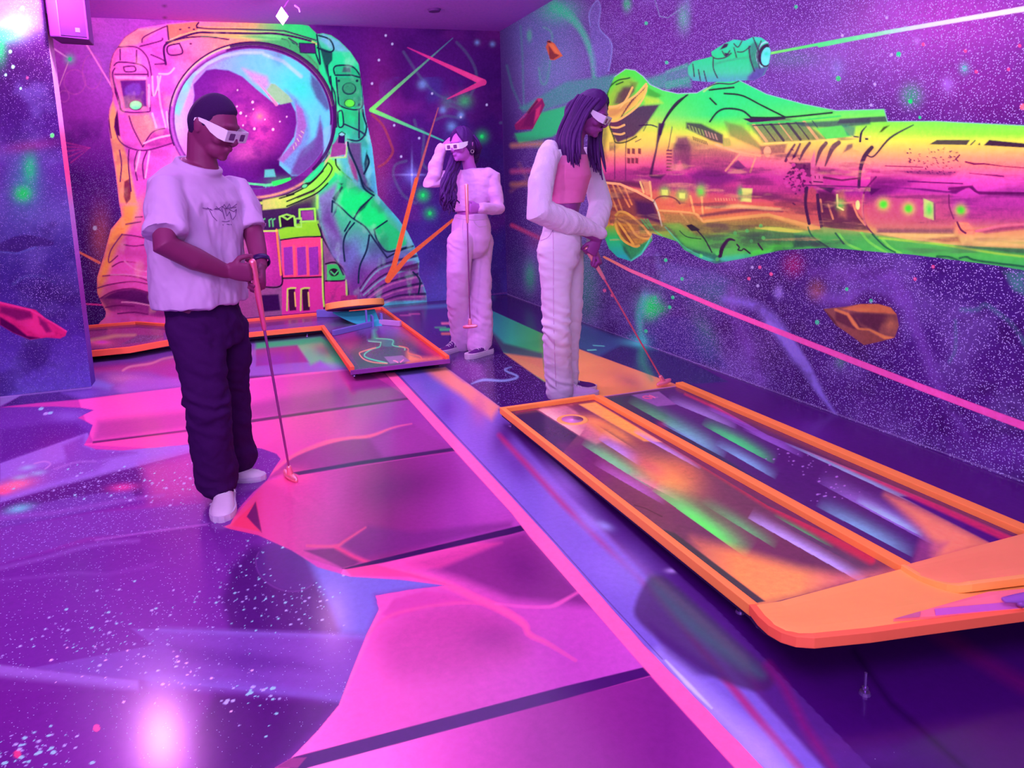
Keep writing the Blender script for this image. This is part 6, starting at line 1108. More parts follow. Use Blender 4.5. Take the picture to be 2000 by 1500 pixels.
# pink tray panel set into the ramp front
def pz(z, *p): return [on_z(a, b, z) for a, b in p]
k4 = lambda *p: fr(1700, 1060, 6.667, *p)
def plate(pts, t): return MB().prism([(p[0], p[1]) for p in pts], [p[2]-t for p in pts], [p[2] for p in pts])
plate([on_z(*q, z) for q, z in zip(k4((300, 990), (850, 835), (1530, 640), (2000, 600), (2600, 540), (2600, 760), (2000, 850), (850, 955)), (.163, .158, .156, .165, .168, .166, .166, .165))], 0.012).build('tray_panel', M_PINKP, lane)
plate(pz(0.1665, *k4((835, 860), (1700, 780), (2500, 700), (2500, 800), (1830, 860), (850, 945))), 0.003).build('tray', M_TRAY, lane)
plate(pz(0.1655, *k4((320, 985), (655, 892), (640, 965))), 0.003).build('inset', plain('inset_paint', (214, 90, 150), 0.5), lane)
hd = thing('putter', 'purple putter head resting in the pink tray at the near end of the orange lane', 'putter', on_z(1990, 1180, 0.17))
hp = [on_z(1962, 1172, 0.184), on_z(1985, 1170, 0.186), on_z(2010, 1166, 0.188), on_z(2060, 1160, 0.188)]
MB().tube(hp, [(0.010, 0.006), (0.016, 0.009), (0.018, 0.010), (0.014, 0.008)], 12, (0, 1, 0)).build('putter_head', M_PURPLE, hd, smooth=True)
MB().tube([on_z(1992, 1183, 0.1765), on_z(1994, 1172, 0.184)], 0.009, 12, None, False).build('hosel', M_PURPLE, hd, smooth=True)
# ------------------------------------------------------------------ back lane with the orange loop
bl = thing('minigolf_lane', 'L-shaped minigolf lane with hexagonal head, in front of the astronaut wall', 'minigolf lane', (1.05, 6.4, 0))
XA, XB2, YA, YB1, YB2 = 0.715, 1.40, 4.80, 6.42, 7.12
def bl_mask(p):
    x, y = p[0], p[1]
    if XA <= x <= XB2 and YA <= y <= YB2: return True
    if -0.55 <= x <= XA+0.02 and YB1 <= y <= YB2: return True
    if -1.75 <= x <= -0.54: return (6.30+max(0, (x+0.85)/0.3)*0.15 if x > -0.85 else 6.30) <= y <= (7.60 if x < -0.95 else 7.60-(x+0.95)/0.4*0.42)
    return False
b_us = np.linspace(-1.75, XB2, 900); b_vs = pix_spacing(YA, 7.62, 1.3, lambda y: pr((1.0, y, ZD)))
deck_part(bl, 'deck', b_us, b_vs, ZD, paint_back_lane, mask=bl_mask)
hexp = [(-1.75, 6.30), (-0.86, 6.30), (-0.57, 6.47), (-0.55, 6.42), (XA, YB1), (XA, YA), (XB2, YA), (XB2, YB2), (-0.55, YB2), (-0.95, 7.58), (-1.75, 7.62)]
MB().prism(hexp, ZD-0.02, ZD-0.001).build('deck_board', M_BLACKB, bl)
rail(bl, [(-1.75, 6.29), (-0.86, 6.29), (-0.56, 6.44)], 0.03, z0=0.052, mat=M_ORRED); rail(bl, [(-0.56, YB1), (XA, YB1), (XA, YA)], 0.03, z0=0.06, mat=M_ORRED)
rail(bl, [(XB2, YA), (XB2, YB2), (-0.5, YB2), (-0.95, 7.56), (-1.75, 7.6)], 0.03, z0=0.06, mat=M_ORRED)
MB().box((XA-0.015, YA-0.012, ZD-0.03), (XB2+0.015, YA-0.001, ZD)).build('end_trim', plain('trim_purple', (140, 50, 170), 0.5), bl)
MB().box((XA+0.04, YA+0.03, 0.03), (XA+0.07, YB1, ZD-0.02)).box((XB2-0.07, YA+0.03, 0.03), (XB2-0.04, YB2, ZD-0.02)).box((-1.6, YB1+0.05, 0.03), (XA, YB1+0.08, ZD-0.02)).build('frame', M_BLACKB, bl)
for (x, y) in ((0.745, 4.93), (0.74, 5.95), (1.375, 4.95), (0.58, 6.5), (-0.4, 6.5), (-1.2, 6.42), (1.36, 6.9), (-1.2, 7.4)): levelling_leg(bl, x, y, 0.06)
def bumper(a, b, w=0.03, z1=0.145, mat=None): MB().bar([a, b], w, ZD+0.001, z1).build('bumper', mat or M_BLUE, bl, bevel=0.003)
bumper((0.755, 6.03), (1.13, 6.27), z1=0.125); bumper((1.22, 6.33), (1.372, 6.15), z1=0.125, mat=plain('lilac_bumper', (190, 120, 225), 0.5)); bumper((0.74, 7.02), (1.02, 6.86), 0.05, 0.15)
# loop over its teal ramp
lp = thing('loop_obstacle', 'tilted orange disc over a teal ramp with blue posts, standing on the back lane', 'minigolf obstacle', (1.1, 6.5, ZD))
cc = V(1.045, 6.60, 0.235); tl = math.radians(13)
ax_u, ax_v, ax_n = V(1, 0, 0), V(0, math.cos(tl), -math.sin(tl)), V(0, math.sin(tl), math.cos(tl))
def dring(r, h, n=48): return [cc+ax_u*r*math.cos(a)+ax_v*r*math.sin(a)+ax_n*h for a in np.linspace(0, 2*math.pi, n, endpoint=False)]
MB().rings([dring(0.272, -0.028), dring(0.274, -0.024), dring(0.274, 0.026), dring(0.268, 0.030)]).build('disc', M_RAMP, lp, smooth=False)
MB().rings([dring(0.262, -0.029), dring(0.262, -0.034)]).build('disc_underside', plain('underside', (110, 20, 110), 0.6), lp)
rm = MB(); pl = []
for s in np.linspace(0, 1, 9):
    c0 = V(1.18-0.10*s, 6.27+0.30*s, ZD+0.004+0.105*s**1.5); w_ = 0.055+0.12*s
    pl.append([c0+V(-w_*1.4, 0.02, 0.0), c0+V(-w_*.5, 0, -0.004), c0+V(w_*.5, -0.01, -0.004), c0+V(w_*.8, -0.02, 0.0), c0+V(w_*.8, -0.02, -0.012), c0+V(-w_*1.4, 0.02, -0.012)])
rm.rings(pl).build('ramp', M_TEAL, lp)
MB().box((1.078, 6.24, ZD), (1.092, 6.27, 0.235)).build('post', M_BLUE, lp); MB().box((1.135, 6.25, ZD), (1.15, 6.34, 0.175)).build('post', M_BLUE, lp); MB().box((1.225, 6.30, ZD), (1.243, 6.36, 0.18)).build('post', M_BLUE, lp)
# ------------------------------------------------------------------ ceiling lamp and loudspeaker
lampc = on_y(551, 31, 6.3)
sl = thing('spotlight', 'lit spotlight hanging from the ceiling in front of the astronaut helmet', 'spotlight', (lampc[0], lampc[1], lampc[2]))
fwd = unit(CAM-lampc); upv = unit(V(0, 0, 1)-fwd*fwd[2]); sdv = np.cross(fwd, upv)
M_LED = bpy.data.materials.new('lit_lamp_glass'); M_LED.use_nodes = True; nt = M_LED.node_tree; nt.nodes.clear(); e = nt.nodes.new('ShaderNodeEmission'); e.inputs[0].default_value = (1.0, 0.62, 1.0, 1); e.inputs[1].default_value = 9.0
oo = nt.nodes.new('ShaderNodeOutputMaterial'); nt.links.new(e.outputs[0], oo.inputs[0])
dm = [lampc+upv*0.070, lampc+sdv*0.050-upv*0.004, lampc-upv*0.072, lampc-sdv*0.050-upv*0.004]
m = MB(); m.rings([[p+fwd*0.004 for p in dm], [p-fwd*0.006 for p in dm]]); m.build('lens', M_LED, sl)
M_FIX = plain('lamp_housing', (96, 30, 130), 0.5)
MB().tube([lampc-fwd*0.012, lampc-fwd*0.10], [0.05, 0.035], 16, None, False).build('housing', M_FIX, sl, smooth=True)
top = V(lampc[0]+0.09, lampc[1]+0.02, ZC)
MB().tube([lampc-fwd*0.06+upv*0.04, (lampc+top)/2+V(0.03, 0, 0.02), top], 0.006, 8).box((top[0]-0.05, top[1]-0.03, ZC-0.02), (top[0]+0.05, top[1]+0.03, ZC-0.001)).build('bracket', M_FIX, sl)
cl = MB(); q = V(lampc[0]+0.11, lampc[1], lampc[2]+0.085); cl.tube([q, q+V(0.03, 0, -0.02), q+V(0.035, 0, -0.045)], 0.01, 8).build('clamp', plain('clamp_metal', (150, 80, 200), 0.3, 0.6), sl, smooth=True)
ce = on_z(848, 18, ZC)
sm = MB(); sm.cyl((ce[0], ce[1]), 0.055, 0.065, ZC-0.022, ZC-0.0005, 28); tag(sm.build('smoke_detector', M_FIX, None, (ce[0], ce[1], ZC)), 'small round dark detector on the ceiling right of the spotlight', 'detector')
# speaker fixed to the end of the partition
ys, yd = 5.62, 0.2
a_ = on_y(95, -40, 5.44); b0 = on_y(97, 70, 5.44); b1 = on_y(117, 72, 5.44); b2 = on_y(174, 77, 5.52)
sp = thing('loudspeaker', 'dark boxy loudspeaker mounted high beside the partition edge', 'loudspeaker', (b1[0], b1[1], b1[2]))
zt = b1[2]+0.42
MB().prism([(b0[0], b0[1]), (b1[0], b1[1]), (b2[0], b2[1]), (b2[0], b2[1]+0.2), (b0[0]+0.02, b0[1]+0.24)], b1[2], zt).build('cabinet', plain('speaker_body', (84, 22, 116), 0.6), sp, bevel=0.008)
d_ = unit(b2-b1); nrm = unit(np.cross(d_, V(0, 0, 1)))
g0, g1 = b1+d_*0.008+nrm*0.004, b2-d_*0.014+nrm*0.004
MB().add([g0+V(0, 0, .012), g1+V(0, 0, .012), g1+V(0, 0, .4), g0+V(0, 0, .4), g0+V(0, 0, .012)-nrm*.01, g1+V(0, 0, .012)-nrm*.01, g1+V(0, 0, .4)-nrm*.01, g0+V(0, 0, .4)-nrm*.01], [(0, 1, 2, 3), (7, 6, 5, 4), (0, 4, 5, 1), (1, 5, 6, 2), (2, 6, 7, 3), (3, 7, 4, 0)]).build('grille', plain('speaker_grille', (60, 12, 92), 0.85, bump=0.4, bscale=900), sp)
gb = b1+d_*(np.linalg.norm(b2-b1)*0.62)+V(0, 0, 0.052)+nrm*0.007
MB().add([gb-d_*.014-V(0, 0, .014), gb+d_*.014-V(0, 0, .014), gb+d_*.014+V(0, 0, .014), gb-d_*.014+V(0, 0, .014)], [(0, 1, 2, 3)]).build('badge', plain('badge_paint', (130, 60, 160), 0.4), sp)
MB().box((b0[0]-0.05, b0[1]+0.08, b1[2]+0.16), (b0[0]+0.01, b0[1]+0.12, b1[2]+0.24)).build('bracket', M_FIX, sp)
# ------------------------------------------------------------------ people
def J(px, py, y): return on_y(px, py, y)
def n3(P, s, seed=0):
    a = fbm(P[:, 0]*s[0]+P[:, 1]*s[1]*0.7+3, P[:, 2]*s[2]+P[:, 1]*s[1]*0.5, seed, 3); b = fbm(P[:, 1]*s[1]+9, P[:, 2]*s[2]+P[:, 0]*s[0]*0.6, seed+5, 3)
    return (a+b)/2-0.5
def fuse(mb, name, mat, parent, voxel=0.006, smooth=5, disp=None, base=None, keep_z=None):
    """join overlapping solids into one continuous skin and let wrinkles push it in and out"""
    base = np.array(base if base is not None else parent_base(parent), float)
    me = bpy.data.meshes.new(name); me.from_pydata([tuple(np.array(p)-base) for p in mb.v], [], mb.f)
    bm = bmesh.new(); bm.from_mesh(me); bmesh.ops.recalc_face_normals(bm, faces=bm.faces); bm.to_mesh(me); bm.free()
    tmp = bpy.data.objects.new('tmp', me); COL.objects.link(tmp)
    r = tmp.modifiers.new('r', 'REMESH'); r.mode = 'VOXEL'; r.voxel_size = voxel
    if smooth: s = tmp.modifiers.new('s', 'SMOOTH'); s.factor = 0.5; s.iterations = smooth
    dg = bpy.context.evaluated_depsgraph_get(); out = bpy.data.meshes.new_from_object(tmp.evaluated_get(dg)); bpy.data.objects.remove(tmp); bpy.data.meshes.remove(me)
    out.name = name; n = len(out.vertices)
    if disp is not None:
        P = np.empty(n*3, np.float32); out.vertices.foreach_get('co', P); P = P.reshape(-1, 3).astype(float)
        N = np.empty(n*3, np.float32); out.vertices.foreach_get('normal', N); N = N.reshape(-1, 3)
        P = P+N*disp(P+base)[:, None]; out.vertices.foreach_set('co', P.astype(np.float32).ravel()); out.update()
    out.shade_smooth(); out.materials.clear(); o = link(name, out, mat, parent)
    if parent is None: o.location = tuple(base)
    return o
def knee_folds(P, zk, a):
    """slanting creases gathered around the knee and above the hem"""
    m = np.exp(-((P[:, 2]-zk)/.13)**2)+0.8*np.exp(-((P[:, 2]-.10)/.07)**2)+0.6*np.exp(-((P[:, 2]-.86)/.07)**2)
    return np.sin(P[:, 2]*95+P[:, 0]*38-P[:, 1]*30+n3(P, (7, 7, 7), 33)*16)*a*m*np.clip(n3(P, (9, 9, 5), 35)*4+.5, 0, 1.2)
def loft_body(mb, secs, n=28, pw=2.3):
    """secs: (centre, left axis, front axis, half width, half depth)"""
    rg = []
    for c, l, f, a, b in secs:
        r = []
        for t in np.linspace(0, 2*math.pi, n, endpoint=False):
            ct, st = math.cos(t), math.sin(t); k = (abs(ct)**pw+abs(st)**pw)**(-1/pw); r.append(np.asarray(c)+np.asarray(l)*a*ct*k+np.asarray(f)*b*st*k)
        rg.append(r)
    return mb.rings(rg)
def frame_of(yaw_vec, pitch=0.0, roll=0.0):
    """columns: left, forward, up of a head or foot looking along yaw_vec, pitched down by pitch degrees"""
    f = unit(V(yaw_vec[0], yaw_vec[1], 0)); l = V(-f[1], f[0], 0); p = math.radians(pitch)
    fw = f*math.cos(p)-V(0, 0, 1)*math.sin(p); up = f*math.sin(p)+V(0, 0, 1)*math.cos(p)
    if roll: r = math.radians(roll); l, up = l*math.cos(r)+up*math.sin(r), up*math.cos(r)-l*math.sin(r)
    return np.stack([l, fw, up], 1)
HX, HY, HZ = 0.076, 0.098, 0.118
def skull(d, k=1.0):
    x, y, z = d; X, Y, Z = HX*x*k, HY*y*k, HZ*z*k; t = max(0, -z)
    X *= 1-0.34*t**1.5; Y *= (1-0.42*t**1.1) if y < 0 else (1-0.06*t)
    if y > 0 and z > 0: Y *= 1-0.05*z
    if y > 0.6: X *= 1.03
    return V(X, Y, Z)
def sphere_dirs(nu, nv):
    vs, fs = [], []
    for j in range(nv+1):
        ph = math.pi*j/nv
        for i in range(nu): th = 2*math.pi*i/nu; vs.append(V(math.sin(ph)*math.cos(th), math.sin(ph)*math.sin(th), math.cos(ph)))
    for j in range(nv):
        for i in range(nu): fs.append((j*nu+i, (j+1)*nu+i, (j+1)*nu+(i+1) % nu, j*nu+(i+1) % nu))
    return vs, fs
def head(mb, C, M, s=1.0, male=True):
    """head with brow, nose, lips, chin and ears; C centre, M axes (left, forward, up)"""
    T = lambda *p: C+M@(V(*p)*s)
    vs, fs = sphere_dirs(28, 20); mb.add([C+M@(skull(d)*s) for d in vs], fs)
    jw = 1.12 if male else 0.98
    Ms = M*s
    mb.ball(T(0, .045, -.07), V(.048*jw, .05, .042)*s, M); mb.ball(T(0, .078, -.094), V(.02*jw, .018, .017)*s, M)
    mb.ball(T(0, .08, .032), V(.052, .018, .012)*s, M)
    for q in (-1, 1):
        mb.ball(T(q*.031, .079, .004), V(.015, .014, .011)*s, M); mb.ball(T(q*.042, .062, -.03), V(.024, .024, .02)*s, M)
        mb.ball(T(q*.078, -.012, -.006), V(.007, .017, .029)*s, M); mb.ball(T(q*.084, -.017, .006), V(.006, .012, .020)*s, M); mb.ball(T(q*.010, .106, -.030), V(.008, .009, .007)*s, M)
    mb.tube([T(0, .090, .020), T(0, .103, -.005), T(0, .116, -.024), T(0, .108, -.034)], [.007*s, .0085*s, .0115*s, .009*s], 10)
    mb.ball(T(0, .098, -.052), V(.021, .009, .0055)*s, M); mb.ball(T(0, .097, -.062), V(.018, .009, .006)*s, M)
def hair_cap(name, C, M, s, mat, parent, line, out=1.075, inn=0.90, disp=0.0, nu=64, nv=48, part=None):
    vs, fs = sphere_dirs(nu, nv); P = []
    for d in vs:
        t = (d[2]-line(d))/0.06; t = min(1, max(0, t)); k = inn+(out-inn)*t
        p = skull(d, k)
        if d[2] > 0: p[2] += 0.006*t
        if disp: p = p*(1+disp*(vnoise(np.array([d[0]*9+d[2]*3.]), np.array([d[1]*9.+d[2]*5]), 3)[0]-0.5)*t)
        P.append(C+M@(p*s))
    m = MB(); m.add(P, fs); return m.build(name, mat, parent, smooth=True)
def hand(mb, K, d, n, s_ax, curl=(70, 80, 55), thumb=(40, 1), L=1.0, sp=0.021, r=0.0088):
    """palm from the wrist towards d, back of the hand facing n, knuckles spread along s_ax; K is the knuckle centre"""
    d, n, s_ax = unit(d), unit(n), unit(s_ax); W = K-d*0.085*L
    mb.tube([W-d*0.03, W, W+d*0.03, K-d*0.01, K+d*0.004], [(.026*L, .020*L), (.028*L, .018*L), (.038*L, .016*L), (.042*L, .014*L), (.040*L, .012*L)], 14, s_ax)
    Ls = (0.95, 1.05, 1.0, 0.8)
    for k in range(4):
        p = K+s_ax*(k-1.5)*sp*L-d*(0.006 if k in (0, 3) else 0)*L; pts = [p-d*0.02*L, p]; a = 0
        for c_, l_ in zip(curl, (0.042, 0.027, 0.021)):
            a += math.radians(c_+(k*3 if c_ else 0)); p = p+(d*math.cos(a)-n*math.sin(a))*l_*L*Ls[k]; pts.append(p)
        mb.tube(pts, [r*L*1.02, r*L*1.05, r*L, r*L*.92, r*L*.8], 10)
    ta, side = thumb; b = W+d*0.028*L+s_ax*side*0.026*L-n*0.004*L; t = math.radians(ta)
    p1 = b+(d*math.cos(t)+s_ax*side*math.sin(t))*0.034*L-n*0.012*L; p2 = p1+(d*math.cos(t*0.5)+s_ax*side*math.sin(t*.3)*.6-n*0.55)*0.026*L; p3 = p2+(d*0.8-n*0.8-s_ax*side*0.3)*0.017*L
    mb.tube([b-d*0.012*L, b, p1, p2, p3], [.013*L, .0135*L, .0115*L, .0102*L, .0085*L], 10)
    return W
def limb(mb, pts, rad, n=16): mb.tube(pts, rad, n)
def shoe(parent, heel, fdir, L, mats, name='shoe', high=0.0, chunky=1.0):
    """heel: point on the floor under the heel; a shoe with sole and laces"""
    M = frame_of(fdir); T = lambda x, y, z: np.asarray(heel)+M@V(x*L/0.29, y*L/0.29, z*L/0.29)
    prof = [(0.0, .028, .055, .062), (.02, .034, .085, .062), (.06, .036, .100, .05), (.11, .037, .088, .045), (.155, .043, .066, .04), (.205, .047, .052, .035), (.245, .043, .044, .03), (.275, .030, .034, .02), (.288, .014, .024, .02)]
    m = MB(); rg = []
    for y, w, h, _ in prof:
        rg.append([T(w*math.copysign(abs(math.cos(a))**.8, math.cos(a)), y, .016+(h-.016)*(max(0, math.sin(a))**.75) if math.sin(a) > 0 else .014) for a in np.linspace(-math.pi/2, 1.5*math.pi, 22, endpoint=False)])
    m.rings(rg); up = m.build(name, mats[0], parent, smooth=True)
    out = []
    for t in np.linspace(0, 2*math.pi, 40, endpoint=False):
        y = .142-.152*math.cos(t); w = np.interp(y, [p[0] for p in prof], [p[1] for p in prof])+.005; w *= min(1, max(0.0, math.sin(abs(t if t < math.pi else 2*math.pi-t)))*2.2)**.6; out.append((w*(1 if t < math.pi else -1), y))
    s = MB(); lo = [T(x, y, 0.0) for x, y in out]; mi = [T(x*1.04, y if y > .02 else y-.003, .012*chunky) for x, y in out]; hi = [T(x, y, .026*chunky) for x, y in out]; s.rings([lo, mi, hi]); so = s.build('sole', mats[1], up, base=parent_base(up), smooth=False)
    lc = MB()
    for k, y in enumerate((.105, .125, .145, .163)):
        h = np.interp(y, [p[0] for p in prof], [p[2] for p in prof])+.002
        lc.tube([T(-.022, y, h*.88), T(-.008, y+.004, h), T(.008, y-.004, h), T(.022, y, h*.88)], .0026, 6)
    lc.tube([T(0, .10, .093), T(.03, .10, .085), T(.045, .12, .05)], .0024, 6); lc.tube([T(0, .10, .093), T(-.028, .105, .083), T(-.04, .09, .06)], .0024, 6)
    lc.build('laces', mats[2], up, base=parent_base(up), smooth=True); return up
def glasses(parent, C, M, s, mat, lensmat):
    T = lambda x, y, z: C+M@(V(x, y, z)*s)
    from mathutils.geometry import tessellate_polygon
    o = [(-.074, .024), (.074, .024), (.076, .0), (.074, -.020), (.016, -.022), (.009, -.006), (-.009, -.006), (-.016, -.022), (-.074, -.020), (-.076, 0)]
    hole = lambda cx: [(cx+a, b) for a, b in ((-.019, .010), (-.015, .014), (.015, .014), (.019, .010), (.019, -.010), (.015, -.014), (-.015, -.014), (-.019, -.010))]
    loops = [o, hole(-.036), hole(.036)]; flat_ = [p for l in loops for p in l]
    tris = tessellate_polygon([[Vector((a, b, 0)) for a, b in l] for l in loops])
    yb = lambda x: .112-.28*abs(x)**1.75
    m = MB(); n = len(flat_); vs = [T(a, yb(a)+.004, b) for a, b in flat_]+[T(a, yb(a)+.002, b) for a, b in flat_]
    fs = [tuple(t) for t in tris]+[tuple(n+i for i in reversed(t)) for t in tris]; k = 0
    for l in loops:
        q = len(l); fs += [(k+i, k+(i+1) % q, n+k+(i+1) % q, n+k+i) for i in range(q)]; k += q
    m.add(vs, fs)
    for q in (-1, 1):
        pr_ = [(.074, yb(.074)+.003, .024, -.020), (.080, .085, .026, -.018), (.083, .05, .027, -.008), (.084, .02, .028, .010), (.083, -.012, .026, .014), (.082, -.03, .018, .006)]
        rg = [[T(q*x, y, zt), T(q*(x+.002), y, zt), T(q*(x+.002), y, zb), T(q*x, y, zb)] for x, y, zt, zb in pr_]; m.rings(rg)
    g = m.build('paper_glasses', mat, parent)
    for cx in (-.036, .036):
        l = MB(); h_ = hole(cx); l.add([T(a, yb(a)+.003, b) for a, b in h_], [tuple(range(len(h_)))]); l.build('lens', lensmat, g, base=parent_base(g))
    return g
def putter(label, top, tip, grip, headdir, hl=0.11, cols=None, hw=1.0):
    """top: butt of the grip, tip: where the shaft enters the head"""
    t = thing('putter', label, 'putter', tip); ax = unit(np.asarray(top)-tip); g = np.asarray(top)-ax*grip
    mg, msh, mh = cols
    MB().tube([top, np.asarray(top)-ax*grip*.5, g], [.0145, .013, .0095], 14).build('grip', mg, t, smooth=True); MB().tube([g+ax*.01, tip], [.0058, .0048], 10).build('shaft', msh, t, smooth=True)
    h = unit(V(headdir[0], headdir[1], headdir[2] if len(headdir) > 2 else 0)); c = np.asarray(tip)-ax*0.022; side = unit(np.cross(h, V(0, 0, 1)))
    MB().tube([tip+ax*.03, tip-ax*.012], [.011, .015], 14).build('hosel', mh, t, smooth=True)
    m = MB(); m.tube([c-h*hl*.5, c-h*hl*.38, c-h*hl*.12, c+h*hl*.12, c+h*hl*.38, c+h*hl*.5], [(.007*hw, .010), (.014*hw, .013), (.020*hw, .015), (.020*hw, .015), (.014*hw, .013), (.007*hw, .010)], 16, side); m.build('putter_head', mh, t, smooth=True); return t
M_SKIN1 = plain('tan_skin', (112, 30, 92), 0.5, noise=0.05, bump=0.05, bscale=200); M_SKIN2 = plain('light_skin', (166, 66, 196), 0.5, noise=0.05); M_SKIN3 = plain('brown_skin', (128, 42, 140), 0.5, noise=0.05)
M_HAIR1 = plain('dark_cropped_hair', (46, 6, 76), 0.8, noise=0.25, nscale=300, bump=0.5, bscale=600); M_HAIR2 = plain('dark_wavy_hair', (60, 10, 100), 0.55, noise=0.3, nscale=60); M_HAIR3 = plain('long_dark_hair', (64, 12, 100), 0.5, noise=0.3, nscale=60)
M_TEE = plain('white_cotton', (178, 120, 210), 0.85, noise=0.03, spec=0.1); M_JEANS = plain('dark_denim', (50, 8, 76), 0.85, noise=0.15, nscale=200, spec=0.1)
M_CARD = plain('white_card', (214, 178, 246), 0.6); M_LENS = plain('dark_lens', (104, 44, 130), 0.25); M_SHOEW = plain('white_leather', (200, 150, 224), 0.5); M_SOLEW = plain('white_rubber', (190, 140, 220), 0.6); M_LACE = plain('white_lace', (224, 180, 240), 0.8)
M_KNIT = plain('cream_knit', (246, 168, 248), 0.9, noise=0.03, spec=0.1, bump=0.3, bscale=250); M_WPANTS = plain('white_denim', (236, 192, 244), 0.85, noise=0.03, spec=0.1); M_LPANTS = plain('pale_denim', (204, 128, 236), 0.85, noise=0.04, spec=0.1); M_TOP = plain('pink_top', (214, 84, 176), 0.7); M_GRIPR = fluo('red_rubber_grip', (240, 44, 110), 0.5); M_GRIPP = fluo('pink_rubber_grip', (255, 110, 160), 0.5)
M_SHAFT = plain('putter_shaft', (140, 56, 150), 0.3, 0.5); M_SHAFTP = plain('putter_shaft_red', (206, 80, 140), 0.35, 0.3); M_HEADP = fluo('pink_putter_head', (255, 96, 150), 0.45); M_SHOED = plain('dark_mesh_shoe', (80, 20, 120), 0.7, noise=0.1); M_WATCH = plain('black_watch', (40, 6, 80), 0.4); M_GOLD = plain('earring_metal', (240, 180, 220), 0.3, 0.7)

# ---- man in the white t-shirt
YM = 3.12
fdir = unit(V(.78, -.62, 0)); ldir = V(-fdir[1], fdir[0], 0)
base = V(-.08, 3.15, 0)
tipm = on_z(566, 922, 0.035); topm = J(493, 512, 2.93); axm = unit(topm-tipm)
body = MB()
hc_ = J(415, 247, 3.10); Mh = frame_of((0.85, -0.53), 25)
head(body, hc_, Mh, 1.02)
neck0 = J(398, 335, 3.14)
body.tube([hc_+Mh@V(0, -.03, -.05), (hc_+Mh@V(0, -.03, -.09)+neck0)/2, neck0, neck0-V(0, 0, .05)], [(.058, .056), (.058, .058), (.062, .060), (.066, .060)], 18)
cn = J(385, 323, YM+.02); cl_, cf_ = ldir, unit(fdir+V(0, 0, -.42)); cu_ = unit(np.cross(cl_, cf_)); cu_ = cu_ if cu_[2] > 0 else -cu_
loft_body(body, [(cn-cu_*.03, cl_, cf_, .070, .066), (cn+cu_*.002, cl_, cf_, .076, .072), (cn+cu_*.014, cl_, cf_, .066, .060)], 28, 2)
tc = [(374, 348), (382, 380), (386, 430), (388, 490), (391, 550), (395, 600), (402, 650)]
tw = [(.07, .045), (.13, .07), (.16, .10), (.15, .10), (.145, .10), (.145, .10), (.12, .09)]
TC = [J(x, y, YM+.02) for x, y in tc]
loft_body(body, [(p, ldir, fdir, a, b) for p, (a, b) in zip(TC, tw)][::-1])
gR = topm-axm*0.035; gL = topm-axm*0.115
nR = unit(V(-.45, -.85, .3)); sR = -axm; nR = unit(nR-sR*(nR@sR)); dR = unit(np.cross(sR, nR)); dR = dR if dR@V(1, .2, 0) > 0 else -dR
KR = gR+nR*.024-dR*.012; WR = hand(body, KR, dR, nR, sR, (62, 78, 60), (50, -1), 1.02)
nL = unit(V(.8, -.1, .2)); nL = unit(nL-sR*(nL@sR)); dL = unit(V(-.1, -.6, -.7)); dL = unit(dL-sR*(dL@sR)*.35-nL*(dL@nL))
KL = gL+nL*.024+V(0, 0.012, .02); WL = hand(body, KL, dL, nL, unit(np.cross(dL, nL)), (50, 75, 60), (35, 1), 1.0)
shR, shL = J(322, 368, 3.0), J(462, 365, 3.28); elR, elL = J(322, 478, 2.86), J(497, 462, 3.16)
body.tube([shR, (shR+elR)/2, elR, elR*.55+WR*.45+V(0, 0, -.006), WR-dR*.01], [.042, .048, .048, .045, .029], 18)
body.tube([shL, (shL+elL)/2, elL, (elL+WL)/2, WL-dL*.01], [.040, .044, .042, .038, .027], 18)
hipR, hipL = J(376, 640, YM-.03), J(443, 640, YM+.12); knR, knL = J(404, 780, YM-.06), J(455, 780, YM+.21)
heelR, heelL = V(-.115, 3.20, 0), V(-.19, 3.385, 0)
ftR, ftL = unit(V(-.06, -1, 0)), unit(V(.93, -.36, 0))
anR, anL = heelR+ftR*.045+V(0, 0, .10), heelL+ftL*.045+V(0, 0, .10)
body.tube([hipR+V(0, 0, .04), hipR-V(0, 0, .05), (hipR+knR)/2, knR, (knR+anR)/2, anR], [.07, .075, .068, .052, .045, .034], 16); body.tube([hipL+V(0, 0, .04), hipL-V(0, 0, .05), (hipL+knL)/2, knL, (knL+anL)/2, anL], [.06, .066, .058, .046, .040, .032], 16)
for a_n, hl_, ft_ in ((anR, heelR, ftR), (anL, heelL, ftL)): body.tube([a_n, hl_+ft_*.06+V(0, 0, .045), hl_+ft_*.14+V(0, 0, .030), hl_+ft_*.20+V(0, 0, .026)], [.032, .024, .016, .012], 12)
man = fuse(body, 'person', M_SKIN1, None, 0.0050, 3, base=base)
tag(man, 'person in white t-shirt, dark trousers and paper glasses, looking down over a putter', 'person')
def man_line(d):
    az = math.atan2(abs(d[0]), d[1])/math.pi*180
    return float(np.interp(az, [0, 28, 50, 66, 82, 96, 120, 180], [.62, .58, .52, .44, -.05, -.05, -.42, -.55]))
hair_cap('hair', hc_, Mh, 1.02, M_HAIR1, man, man_line, 1.055, .93)
glasses(man, hc_, Mh, 1.02, M_CARD, M_LENS)
